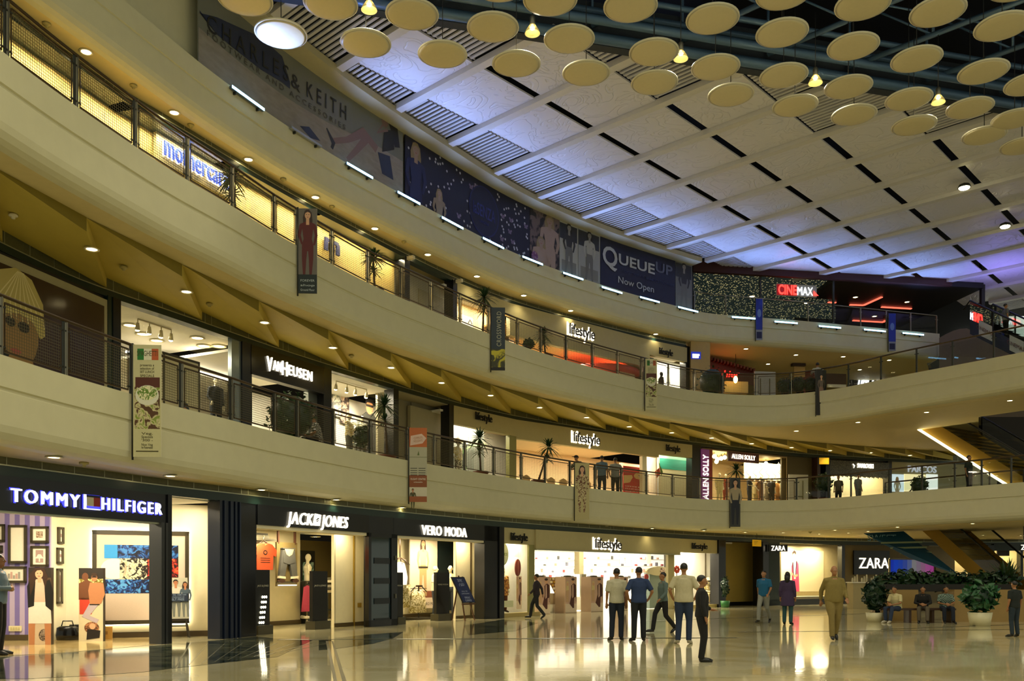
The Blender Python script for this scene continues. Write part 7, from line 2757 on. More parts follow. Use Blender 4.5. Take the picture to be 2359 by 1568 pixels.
mb = MB(); PR(mb, f, 1846, 855, 1884, 905, 4, mat('brick_red', '6a1e10', .6), .1); PR(mb, f, 1884, 860, 1950, 888, 4.2, mat('umber_wall', '4a240e', .5), .1); PR(mb, f, 1907, 885, 1950, 892, 3.8, lw, .1)
F1(mb, f, 'kiosk_front', 'red-brown kiosk front at the back of the second floor', 'kiosk')
mb = MB(); PR(mb, f, 1830, 838, 1855, 868, 3.8, mat('menu_tan', 'c8a868', .6), .05); mb.bx(X(1827, 3.6), 3.6, Z(842, 1840, 3.6), X(1857, 3.6), 3.9, Z(836, 1840, 3.6), wood_dark)
F1(mb, f, 'hanging_menu', 'tan hanging menu board with a dark wooden top', 'menu board')
t = FT(f, 'shop_sign', 'dark sign with big white abstract letters behind the second floor bridge glass', 'shop sign')
y = 7.5
mb = MB(); PR(mb, f, 1960, 862, 2045, 893, y, mat('sign_midnight', '0a1420', .4), .1); mb.build('board', t)
mb = MB()
mb.text('JMTO', glow('sign_glyph', 'f4f8ff', 1.3), .95, (X(1975, y) + X(2040, y)) / 2, Z(874, 2008, y), y - .03, .02, fit=X(2040, y) - X(1974, y), shear=.2, bold=.03)
mb.build('lettering', t)
settle(t)
# ---------------------------------------------------------------- third floor: glass railing and cinema lobby
def glass_rail(cv, pxs, z0, h, label, m_post, m_rail, alpha_m, step2=None):
 root = thing('glass_balustrade', label, 'railing')
 ss = [cv.spx(x) for x in pxs]
 n = max(2, int((ss[-1] - ss[0]) / .6))
 st = [ss[0] + (ss[-1] - ss[0]) * i / n for i in range(n + 1)]
 mb = MB(); mb.tube([(cv.pt(s).x, cv.pt(s).y, z0 + h) for s in st], .035, m_rail, 8); mb.build('handrail', root)
 for s in ss:
  q, tn = cv.pt(s), cv.tan(s)
  T_ = Matrix.Translation((q.x, q.y, z0)) @ Matrix.Rotation(math.atan2(tn.y, tn.x), 4, 'Z')
  mb = MB(); mb.bx(-.03, -.03, 0, .03, .03, h, m_post, T_); mb.bx(-.09, -.02, h - .25, .09, .02, h - .22, m_post, T_); mb.build('post', root)
 for a, b in zip(ss, ss[1:]):
  p, q = cv.pt(a + .06), cv.pt(b - .06)
  mb = MB(); mb.quad((p.x, p.y, z0 + .08), (q.x, q.y, z0 + .08), (q.x, q.y, z0 + h - .1), (p.x, p.y, z0 + h - .1), alpha_m); mb.build('glass_pane', root)
 return root
def glass_mat():
 m = bpy.data.materials.new('clear_glass')
 m.use_nodes = True
 nt = m.node_tree
 out = nt.nodes['Material Output']
 nt.nodes.remove(nt.nodes['Principled BSDF'])
 tr, gl, mx, fn = (nt.nodes.new(x) for x in ('ShaderNodeBsdfTransparent', 'ShaderNodeBsdfGlossy', 'ShaderNodeMixShader', 'ShaderNodeFresnel'))
 tr.inputs[0].default_value = (.82, .88, .86, 1)
 gl.inputs['Roughness'].default_value = .02
 fn.inputs[0].default_value = 1.5
 for a, b in ((fn.outputs[0], mx.inputs[0]), (tr.outputs[0], mx.inputs[1]), (gl.outputs[0], mx.inputs[2]), (mx.outputs[0], out.inputs[0])):
  nt.links.new(a, b)
 return m
GLASS = glass_mat()
glass_rail(T.off(-.12), [1600, 1672, 1757, 1862, 1983, 2042, 2098, 2158], 15.28, 1.05, 'glass balustrade with steel posts before the cinema lobby', steel, steel, GLASS)
f = Fr(T.at(1600, z=0), .16)
X, Z = f.X, f.Z
y = 7.5
mb = MB()
mb.bx(X(1590, y), y, 15.06, X(1925, y), y + .1, 19.5, mat('lobby_wall', '16201e', .6))
mb.bx(X(1590, .9) - .1, .8, 15.06, X(1597, .9), y, 17.8, black)
fstruct(mb, f, 'wall_lobby')
t = FT(f, 'patterned_ceiling', 'perforated glittering lobby ceiling with a fern pattern behind the glass', 'ceiling panel')
fern = cells('fern_lights', '141a16', '141a16', 7)
fern_ = bpy.data.materials.new('fern_perforation')
fern_.use_nodes = True
_n = fern_.node_tree
_b = _n.nodes['Principled BSDF']
_tc, _v, _r = _n.nodes.new('ShaderNodeTexCoord'), _n.nodes.new('ShaderNodeTexVoronoi'), _n.nodes.new('ShaderNodeValToRGB')
_v.inputs['Scale'].default_value = 7.5
_r.color_ramp.elements[0].position, _r.color_ramp.elements[0].color = .24, (.55, .48, .22, 1)
_r.color_ramp.elements[1].position, _r.color_ramp.elements[1].color = .34, (.012, .02, .018, 1)
_n.links.new(_tc.outputs['Object'], _v.inputs['Vector'])
_n.links.new(_v.outputs['Distance'], _r.inputs['Fac'])
_n.links.new(_r.outputs['Color'], _b.inputs['Base Color'])
_n.links.new(_r.outputs['Color'], _b.inputs['Emission Color'])
_b.inputs['Emission Strength'].default_value = .55
mb = MB()
mb.add([(X(1596, 1.0), 1.0, 17.95), (X(1925, 1.0), 1.0, 17.95), (X(1925, 7), 7, 17.3), (X(1596, 7), 7, 17.3)], [(0, 1, 2, 3)], fern_)
mb.build('panel', t)
mb = MB()
for px in (1750, 1918):
 mb.bx(X(px, 1.0), .95, 15.3, X(px + 4, 1.0), 1.05, 18, steel_dark)
mb.build('mullion', t)
settle(t)
mb = MB(); PR(mb, f, 1596, 690, 1830, 742, y - .1, fern_, .05)
F1(mb, f, 'patterned_screen', 'dark teal fern patterned screen behind the cinema glass railing', 'screen')
for px, py, z in ((1623, 634, 17.9), (1771, 648, 17.9), (1909, 668, 17.9), (1733, 682, 17.3), (1859, 697, 17.3)):
 p = P(px, py, z)
 downlight(p, 'downlight of the cinema lobby, ' + {1623: 'first at left above the fern ceiling', 1771: 'above the cinema sign', 1909: 'right of the cinema sign', 1733: 'small inner one left of the sign', 1859: 'small inner one below the sign'}[px], 'cinema lobby downlights', 26, size=1.3)
t = FT(f, 'cinema_sign', 'red and white glowing cinema sign on the third floor', 'sign')
y = 1.1
mb = MB(); PR(mb, f, 1790, 655, 1882, 682, y, mat('sign_box_grey', '8a8a80', .4, emit=.12), .12); PR(mb, f, 1790, 655, 1836, 680, y - .02, mat('sign_box_red', '7a1210', .4, emit=.3, ecol='c01010'), .02); mb.build('box', t)
mb = MB()
a, b, c = X(1792, y), X(1836, y), X(1873, y)
zc = Z(668, 1830, y)
mb.text('CINE', glow('cine_red', 'ff3a30', 2.6), .52, (a + b) / 2, zc, y - .06, .03, fit=(b - a) * .96, bold=.02)
mb.text('MAX', glow('cine_white', 'e8eef8', 1.8), .46, (b + c) / 2, zc - .03, y - .06, .03, fit=(c - b) * .96)
mb.poly([(c + .03, zc - .25), (c + .3, zc - .25), (c + .03, zc + .0)], MATS['cine_red'], y - .06, y - .03)
mb.build('lettering', t)
settle(t)
mb = MB()
y = 9
mb.bx(X(1925, y), y, 13.9, X(2290, y), y + .1, 20, mat('corridor_black', '07060a', .5))
mb.bx(X(1925, 1), .95, 17.6, X(2265, 1), 9, 18.0, MATS['corridor_black'])
mb.bx(X(2262, 1.2), 1.2, 14.5, X(2270, 1.2), 1.4, 20, steel_dark)
fstruct(mb, f, 'wall_corridor')
neon = glow('corridor_red', 'ff6a50', 1.5)
for pts, nm in ((((1958, 702), (1990, 703), (2032, 684)), 'bent one at the upper left'), (((2031, 707), (2100, 711)), 'straight one at the upper right'), (((1965, 738), (2035, 742), (2040, 738)), 'lower one behind the glass'), (((1908, 696), (1926, 697)), 'short one at the left')):
 t = FT(f, 'light_line', 'red ceiling light line of the dark cinema corridor, ' + nm, 'light line', 'red light lines of the cinema corridor')
 mb = MB()
 zz = 17.55
 P3 = [P(px, py, zz) for px, py in pts]
 for a, b in zip(P3, P3[1:]):
  mb.bar(a, b, .14, .05, neon)
 M = Matrix.Translation((f.o.x, f.o.y, 0)) @ Matrix.Rotation(f.rz, 4, 'Z')
 Mi = M.inverted()
 mb.map(lambda p: Mi @ p)
 mb.build('tube', t)
 settle(t)
for px, py, nm in ((1971, 684, 'left over the bent red line'), (2090, 695, 'right over the straight red line'), (2015, 728, 'behind the glass')):
 downlight(P(px, py, 17.58), 'star-like downlight of the dark cinema corridor, ' + nm, 'cinema corridor downlights', 6, size=1.1)
mb = MB()
mb.bx(X(1595, .85), .7, 17.55, X(2190, .85), .95, 18.1, mat('red_edge_beam', '3a100c', .6))
fstruct(mb, f, 'beam')
mb = MB()
q = T.pt(T.spx(2160))
mb.add([(q.x, q.y, 13.83), (q.x + .6, q.y + 6, 13.83), (q.x + .6, q.y + 6, 15.28), (q.x, q.y, 15.28)], [(0, 1, 2, 3)], cream)
mb.quad((X(1600, 2), 60, 13.86), (60, 60, 13.86), (60, 75, 13.86), (X(1600, 2), 75, 13.86), cream2)
struct(mb, 'wall_end')
# ---------------------------------------------------------------- bridges at the right: glass balustrades, undersides, escalators
glass_rail(B.off(-.11), [1836, 1909, 1961, 2049, 2125, 2200, 2262, 2330, 2378], 5.2, 1.05, 'glass balustrade along the first floor bridge', steel_dark, bronze, GLASS)
glass_rail(B.off(-.11), [1892, 1955, 2030, 2112, 2195, 2290, 2378], 10.24, 1.05, 'glass balustrade along the second floor bridge', steel_dark, bronze, GLASS)
BB = B.off(-4.6)
for z, nm in ((5.2, 'first'), (10.24, 'second')):
 mb = MB()
 s0, s1 = B.spx(1840), B.L[-1] - .2
 sweep(mb, B, s0, s1, [(.9, z - 1.462), (.9, z - .22), (4.6, z - .22), (4.6, z - 1.462)], [cream2, MATS['walkway_tile'], cream, cream2])
 struct(mb, 'floor_bridge')
 gl_ = glass_rail(B.off(-4.5), [2040, 2120, 2200, 2280, 2359], z - .1, 1.1, 'glass balustrade along the far side of the %s floor bridge' % nm, steel_dark, bronze, GLASS)
def escalator(label, foot, head, w_, skirt_m, rail=True, parts_extra=None):
 """inclined escalator between two points, w_ wide to the right of the line foot-head"""
 foot, head = Vector(foot), Vector(head)
 d = head - foot
 h = Vector((d.x, d.y, 0)).normalized()
 r = Vector((h.y, -h.x, 0)) * w_
 t = thing('escalator', label, 'escalator', foot)
 up = Vector((0, 0, 1))
 L_ = lambda p: p - foot
 mb = MB()
 a, b = L_(foot), L_(head)
 lo = up * -.75
 mb.add([a + lo, b + lo, b + lo + r, a + lo + r, a, b, b + r, a + r], [(0, 1, 2, 3), (0, 4, 5, 1), (3, 2, 6, 7), (0, 3, 7, 4), (1, 5, 6, 2)], skirt_m)
 mb.build('truss_cladding', t)
 mb = MB()
 n = int(d.length / .4)
 for i in range(n):
  p = a.lerp(b, (i + .5) / n)
  mb.add([p + r * .1 + h * -.2, p + r * .9 + h * -.2, p + r * .9 + h * .2, p + r * .1 + h * .2], [(0, 1, 2, 3)], steel_dark)
 mb.build('steps', t)
 for o in (Vector(), r):
  mb = MB(); mb.quad(a + o, b + o, b + o + up * .9, a + o + up * .9, GLASS); mb.build('glass_side', t)
  mb = MB(); mb.tube([a + o + up * .6 - h * .4, a + o + up * .95, b + o + up * .95, b + o + up * .6 + h * .4], .045, mat('rubber_black', '0c0c0c', .5), 8); mb.build('handrail', t)
 if parts_extra:
  parts_extra(t, a, b, r, up, h)
 return t
def led_edges(t, a, b, r, up, h):
 for o, nm in ((r * -.02, 0), (r * .3, 1)):
  mb = MB(); mb.bar(a + o - up * .80, b + o - up * .80, .28, .08, glow('escalator_light', 'fff2c0', 2.6)); mb.build('light_strip', t)
brown = mat('escalator_brown', '9a7612', .6)
q0, q1 = PD(2330, 1375, 40), PD(2105, 1205, 44)
escalator('escalator with brown underside rising from the flower planters to the first floor bridge', (q0.x, q0.y, .75), (q1.x, q1.y, 4.9), 2.6, brown)
q0, q1 = PD(2390, 1130, 40.5), PD(2120, 985, 45)
escalator('escalator with brown underside and bright light strips between first and second floor', (q0.x, q0.y, 5.6), (q1.x, q1.y, 9.6), 3.4, brown, parts_extra=led_edges)
def cine_boards(t, a, b, r, up, h):
 for k in (.72, .36):
  mb = MB()
  p, q = a.lerp(b, k), a.lerp(b, k + .16)
  o = r * -.04
  mb.quad(p + o - up * .55, q + o - up * .55, q + o + up * .2, p + o + up * .2, flat('advert_grey', 'a8a8a8'))
  k0 = len(mb.v)
  mb.text('CINEMAX', flat('advert_red', '6a3030'), .2, 0, 0, 0, .004)
  ax = (p - q).normalized()
  for i in range(k0, len(mb.v)):
   v = mb.v[i]
   mb.v[i] = (p + q) / 2 - up * .17 + o * 1.4 + ax * v.x + up * v.z
  mb.build('advert_board', t)
q0, q1 = PD(2440, 835, 42), PD(2235, 735, 46.5)
escalator('dark escalator with grey cinema boards going up to the third floor at the right edge', (q0.x, q0.y, q0.z), (q1.x, q1.y, q1.z), 1.6, mat('escalator_navy', '0c1220', .4), parts_extra=cine_boards)
mb = MB()
vs, n = [], 16
for i in range(n + 1):
 px = 2164 + (2420 - 2164) * i / n
 py = 778 - 22 * math.sin(min(1, (px - 2164) / 60) * math.pi / 2) + max(0, px - 2230) * .50
 vs += [PD(px, py, 50), PD(px, 960, 50)]
mb.add(vs, [(2 * i, 2 * i + 1, 2 * i + 3, 2 * i + 2) for i in range(n)], mat('brown_wall', '6a5a46', .6))
struct(mb, 'wall_curved')
mb = MB()
a, b = PD(2264, 728, 58), PD(2420, 800, 58)
mb.bx(a.x, 58, b.z, b.x, 58.2, a.z, glow('far_window_light', 'e8f0e0', .8))
for k in range(5):
 mb.bx(a.x + k * 1.0, 57.9, b.z, a.x + k * 1.0 + .08, 58, a.z, steel_dark)
o = mb.build('window_1')
o['kind'] = 'structure'
area_light((26, 48, 16.2), (math.radians(180), 0, 0), 3, 3, 60, (.3, .25, 1))
t = thing('advert_panel', 'blue-green sloping advert panel on the side of the lower escalator', 'advert')
qs = [PD(1990, 1228, 43.5), PD(2082, 1223, 43.5), PD(2212, 1325, 41.5), PD(2096, 1285, 42.5)]
mb = MB(); mb.add([p + o for o in (Vector(), Vector((.05, .12, 0))) for p in qs], [(0, 1, 2, 3), (4, 5, 6, 7), (0, 1, 5, 4), (1, 2, 6, 5), (2, 3, 7, 6), (3, 0, 4, 7)], mat('advert_teal', '0e4a6a', .4, var=.6, scale=.8)); mb.build('panel', t)
mb = MB(); mb.text('SWEET', flat('advert_text', '6a94a8'), .32, 0, 0, 0, .005)
q = PD(2032, 1238, 43.3)
mb.map(lambda p: q + Vector((p.x, p.y, p.z))); mb.build('lettering', t)
mb = MB()
for py in (1250, 1262, 1274):
 mb.bar(PD(2030 + (py - 1250) * 1.8, py, 42.9), PD(2125 + (py - 1250) * .9, py - 2, 42.5), .02, .08, flat('advert_land', '7a8a6a'))
mb.build('print', t)
t = thing('light_box', 'backlit blue and pink panel behind the flower planters', 'light box', PD(2100, 1330, 45))
a, b = PD(2049, 1287, 45), PD(2153, 1335, 45)
mb = MB()
for k in range(10):
 x0 = a.x + (b.x - a.x) * k / 10
 c = ('1a3ac0', '1c46c8', '2448b8', '3a50a8', '5a6aa0', '8a8a90', '8a7a90', '9a6a90', 'b05aa0', 'b84aa0')[k]
 mb.bx(x0, 45, b.z, x0 + (b.x - a.x) / 10, 45.1, a.z, glow('box' + c, c, .38))
o_ = PD(2100, 1330, 45)
mb.map(lambda p: p - o_)
mb.build('panel', t)
mb = MB()
for p, q in ((a, (b.x, a.z)),):
 mb.bar((a.x, 44.97, a.z), (b.x, 44.97, a.z), .08, .08, steel); mb.bar((a.x, 44.97, a.z), (a.x, 44.97, b.z), .08, .08, steel); mb.bar((b.x, 44.97, a.z), (b.x, 44.97, b.z), .08, .08, steel)
mb.map(lambda p: p - o_)
mb.build('frame', t)
f = frame_px(G, 2180, 2420)
X, Z = f.X, f.Z
mb = MB()
mb.bx(X(2100), 1.8, 0, X(2480), 1.9, 3.4, mat('far_shop_wall', 'c8b484', .6))
mb.bx(X(2100), .2, 3.36, X(2480), 2, 3.42, lw)
fstruct(mb, f, 'wall_far')
for px, pw in ((2220, 45), (2290, 45), (2340, 45)):
 flamp(f, X(px, 1), 1, 3.3, .8, .4, pw, (1, .85, .5))
for a, b in ((2238, 2247), (2275, 2290), (2350, 2356)):
 col(f, a, b, 0, 3.4, black)
t = FT(f, 'shop_sign', 'dark shop sign with cropped white letters at the far right of the ground floor', 'shop sign')
mb = MB(); PR(mb, f, 2290, 1252, 2440, 1268, -.05, mat('sign_green_black', '12201a', .4), .1); mb.build('board', t)
mb = MB(); mb.text('ZARA', lit_white, .3, X(2372), Z(1260, 2372), -.1, .04); mb.build('lettering', t)
settle(t)
mb = MB(); PR(mb, f, 2298, 1268, 2326, 1280, .5, wood_dark, .1)
for k in range(5):
 PR(mb, f, 2300, 1284 + k * 7, 2312, 1287 + k * 7, .8, MATS['shelf_lit'], .1)
F1(mb, f, 'lit_shelf', 'lit narrow shelf column in the far right shop', 'shelf')
mb = MB()
mb.bx(32, 62, 0, 62, 62.2, 13.8, mat('dark_hall', '2a2014', .6))
mb.bx(-30, 74, 0, 62, 74.2, 20, MATS['dark_hall'])
struct(mb, 'wall_north')
# ================================================================ HANGING BANNERS AND POSTERS
def banner(cv, px0, px1, y0, y1, label, draw, rz=.06):
 fr = Fr(cv.pt(cv.spx(px0)), rz)
 o = fr.W(0, -.12)
 fr = Fr((o.x, o.y), rz)
 t = thing('hanging_banner', label, 'banner', (o.x, o.y, 0), rz, 'hanging banners on the balcony railings')
 a, b = fr.X(px0), fr.X(px1)
 c = (px0 + px1) / 2
 z0, z1 = fr.Z(y1, c), fr.Z(y0, c)
 mb = MB(); mb.tube([(a, .02, z0 - .06), (a, .02, z1 + .03)], .022, steel_dark, 8); mb.build('pole', t)
 for z in (z1 - .02, z1 - (z1 - z0) * .52):
  mb = MB(); mb.bar((a, .02, z), (a, .18, z), .02, .02, steel_dark); mb.build('bracket', t)
 mb = MB()
 mb.bx(a + .02, 0, z0, b, .012, z1, paper)
 draw(mb, a + .02, b, z0, z1)
 mb.build('cloth', t)
 return settle(t)
def R_(mb, a, b, z0, z1, u0, v0, u1, v1, m, y=-.002):
 mb.rect(a + (b - a) * u0, z0 + (z1 - z0) * v0, a + (b - a) * u1, z0 + (z1 - z0) * v1, m, y)
def tx(mb, s_, a, b, z0, z1, v, h, m, fit=.8, y=-.006, u=.5, **k):
 mb.text(s_, m, h, a + (b - a) * u, z0 + (z1 - z0) * v, y, .002, fit=(b - a) * fit if fit else None, **k)
olive_ink = flat('olive_ink', '4a4214')
food = cells('food_print', '5a3a1c', 'e0d4a0', 7, c3='8a9a3c')
def spaghetti(mb, a, b, z0, z1):
 R_(mb, a, b, z0, z1, 0, 0, 1, 1, flat('menu_cream', 'd0c898'))
 for u0, u1, c in ((.15, .38, '2a7a2c'), (.38, .66, 'e6dfc0'), (.66, .9, 'c05a2c')):
  R_(mb, a, b, z0, z1, u0, .865, u1, .965, flat('menu' + c, c), -.004)
 tx(mb, 'SPAGHETTI', a, b, z0, z1, .925, .11, olive_ink, .72)
 for v, w in ((.82, 'presents a'), (.79, 'selection of'), (.76, 'SET LUNCH'), (.725, 'SPECIALS')):
  tx(mb, w, a, b, z0, z1, v, .05, olive_ink, .5)
 R_(mb, a, b, z0, z1, .08, .62, .95, .71, flat('menu_brown', '5a2a18'), -.004)
 R_(mb, a, b, z0, z1, .05, .25, .95, .63, food, -.003)
 mb.oval((a + b) / 2, z0 + (z1 - z0) * .55, (b - a) * .42, (z1 - z0) * .09, flat('bowl_white', 'e8e4cc'), -.005)
 mb.oval((a + b) / 2, z0 + (z1 - z0) * .57, (b - a) * .36, (z1 - z0) * .065, cells('pasta', 'f0e8b8', '6a8a2c', 16), -.007)
 for v, w in ((.21, 'Veg.'), (.18, 'Specials'), (.15, "'300 -"), (.11, 'Non Veg'), (.085, 'for Reservation')):
  tx(mb, w, a, b, z0, z1, v, .05, olive_ink, .4)
 R_(mb, a, b, z0, z1, .1, .045, .9, .055, olive_ink, -.004)
def travel(mb, a, b, z0, z1):
 R_(mb, a, b, z0, z1, 0, .74, 1, 1, flat('orange', 'c0662c'))
 R_(mb, a, b, z0, z1, 0, .36, 1, .74, flat('sail_grey', 'b4b096'))
 mb.poly([(a + (b - a) * .05, z0 + (z1 - z0) * .76), (a + (b - a) * .75, z0 + (z1 - z0) * .79), (a + (b - a) * .97, z0 + (z1 - z0) * .86), (a + (b - a) * .7, z0 + (z1 - z0) * .92), (a + (b - a) * .08, z0 + (z1 - z0) * .89)], flat('tag_pink', 'e0c0b0'), -.004)
 tx(mb, 'COMPLETE', a, b, z0, z1, .865, .07, flat('tag_gold', 'b0702c'), .5, tilt=.12)
 tx(mb, 'HOLIDAYS', a, b, z0, z1, .825, .07, flat('tag_gold', 'b0702c'), .5, tilt=.12)
 c = a + (b - a) * .45
 mb.poly([(c, z0 + (z1 - z0) * .63), (c + .07, z0 + (z1 - z0) * .63), (c + .04, z0 + (z1 - z0) * .69)], flat('sail_green', '5a6a2c'), -.004)
 R_(mb, a, b, z0, z1, 0, .6, 1, .61, flat('sail_line', '8a8a6a'), -.004)
 for k in range(4):
  R_(mb, a, b, z0, z1, .06, .45 - .03 * k, .45, .458 - .03 * k, ink, -.004)
  R_(mb, a, b, z0, z1, .52, .45 - .03 * k, .92, .458 - .03 * k, ink, -.004)
 R_(mb, a, b, z0, z1, 0, .2, 1, .36, flat('rust', '8a4a20'), -.003)
 tx(mb, 'FLIGHT CENTRE', a, b, z0, z1, .31, .06, paper, .85)
 tx(mb, 'unbeatable', a, b, z0, z1, .27, .04, paper, .5)
 R_(mb, a, b, z0, z1, 0, .075, 1, .2, flat('crew_pale', 'd0c8b0'), -.003)
 fig2d(mb, a + (b - a) * .2, z0 + (z1 - z0) * -.09, (z1 - z0) * .27, sk_m, HAIR, flat('crew_olive', '4a4a24'), flat('crew_olive', '4a4a24'), -.004, False)
 R_(mb, a, b, z0, z1, 0, 0, 1, .075, flat('rust2', '9a5426'), -.03)
def lady(bg, hair, top, bot, v0=.08, foot=None, ftxt=(), hh=.85):
 def d(mb, a, b, z0, z1):
  R_(mb, a, b, z0, z1, 0, 0, 1, 1, bg)
  fig2d(mb, (a + b) / 2, z0 + (z1 - z0) * v0, (z1 - z0) * hh, sk_l, hair, top, bot, -.003, True, wide=.9)
  if foot:
   R_(mb, a, b, z0, z1, 0, 0, 1, .22, foot, -.03)
   for k, w in enumerate(ftxt):
    tx(mb, w, a, b, z0, z1, .15 - .055 * k, .06, flat('footer_text', 'b8c0c0'), .75, -.034)
 return d
def crossword(mb, a, b, z0, z1):
 R_(mb, a, b, z0, z1, 0, .34, 1, 1, flat('book_slate', '26323c'))
 R_(mb, a, b, z0, z1, 0, .05, 1, .34, cells('book_lime', '3a3a1c', 'c0b428', 3))
 R_(mb, a, b, z0, z1, 0, 0, 1, .05, ink)
 mb.text('CROSSWORD', flat('book_text', 'a8a890'), .17, a + (b - a) * .55, z0 + (z1 - z0) * .66, -.006, .002, vert=True, fit=(z1 - z0) * .55, spacing=1.15)
banner(B, 305, 372, 794, 1052, 'cream restaurant menu banner with a green, white and red emblem and pasta', spaghetti)
banner(B, 942, 984, 985, 1156, 'orange and grey travel banner with a luggage tag', travel)
banner(B, 1324, 1358, 1066, 1196, 'olive and cream banner of a woman in a floral dress', lady(flat('floral_cream', 'b8ac78'), hr_b, cells('floral', 'c8b888', '6a4020', 14), cells('floral', 'c8b888', '6a4020', 14), .1))
banner(B, 1682, 1706, 1100, 1213, 'narrow dark banner of two people in jeans, under the palm', lady(flat('denim_bg', '3a3a36'), HAIR, flat('pale_top', 'b0a080'), flat('jeans_dark', '14182a'), .02, hh=.95))
RB2 = Curve(B.p, raw=True)
def up(cv):
 return cv
banner(B, 686, 731, 480, 676, 'dark banner of a woman in a long red dress', lady(flat('studio_grey', '6a6258'), hr_b, flat('dress_wine', '5a1410'), flat('dress_wine', '5a1410'), .2, flat('footer_green', '0c1c1a'), ('FOREVER', 'shop', 'Ground Floor'), .78))
banner(B, 1131, 1164, 708, 853, 'slate bookshop banner with white letters reading upwards', crossword)
banner(B, 1486, 1514, 826, 943, 'small cream restaurant banner on the second floor', spaghetti)
banner(B, 1880, 1904, 852, 956, 'narrow dark banner of a singer at the corner of the second floor bridge', lady(flat('stage_black', '1c1612'), HAIR, flat('stage_grey', '6a5a50'), flat('stage_rose', '8a6a58'), .3, hh=.6))
def blue_ad(mb, a, b, z0, z1):
 R_(mb, a, b, z0, z1, 0, 0, 1, 1, flat('ad_grey', '8a90a0'))
 R_(mb, a, b, z0, z1, 0, .25, 1, 1, mat('ad_blue', '1430a0', .4), -.004)
 R_(mb, a, b, z0, z1, .1, .04, .9, .2, flat('ad_navy', '10184a'), -.004)
 mb.oval((a + b) / 2, z0 + (z1 - z0) * .65, (b - a) * .3, (z1 - z0) * .1, flat('ad_pale', '6a8ad0'), -.006)
banner(T, 1741, 1757, 688, 783, 'narrow blue and grey banner left on the third floor fascia', blue_ad)
banner(T, 2047, 2064, 722, 808, 'narrow blue and grey banner right on the third floor fascia', blue_ad)
# ---------------------------------------------------------------- long posters above the third floor fascia (bent along the balcony)
TP = T.off(-.15)
ZB, ZT = 15.22, 17.66
def bent(px0, px1, label, bg, draw, cat='poster', name='wall_poster'):
 s0, s1 = TP.spx(px0), TP.spx(px1)
 L = s1 - s0
 mb = MB()
 n = max(2, int(L / .5))
 for i in range(n):
  mb.bx(L * i / n, 0, ZB, L * (i + 1) / n, .03, ZT, bg)
 U = lambda px: TP.spx(px) - s0
 Zp = lambda px, py: TP.at(px, py).z
 draw(mb, U, Zp, L)
 mb.map(TP.wrap(s0))
 q = TP.pt((s0 + s1) / 2)
 o = Vector((q.x, q.y, ZB))
 mb.map(lambda p: p - o)
 ob = mb.build(name, loc=o)
 return tag(ob, label, cat, None)
def sheet(mb, pts, m, y, n=10):
 """band between two (px-independent) edges given as (u, z_low, z_high)"""
 for (u0, a0, b0), (u1, a1, b1) in zip(pts, pts[1:]):
  k = max(1, int((u1 - u0) / .5))
  for i in range(k):
   f0, f1 = i / k, (i + 1) / k
   mb.poly([(u0 + (u1 - u0) * f0, a0 + (a1 - a0) * f0), (u0 + (u1 - u0) * f1, a0 + (a1 - a0) * f1), (u0 + (u1 - u0) * f1, b0 + (b1 - b0) * f1), (u0 + (u1 - u0) * f0, b0 + (b1 - b0) * f0)], m, y)
sk_p = flat('poster_skin', '7a6058')
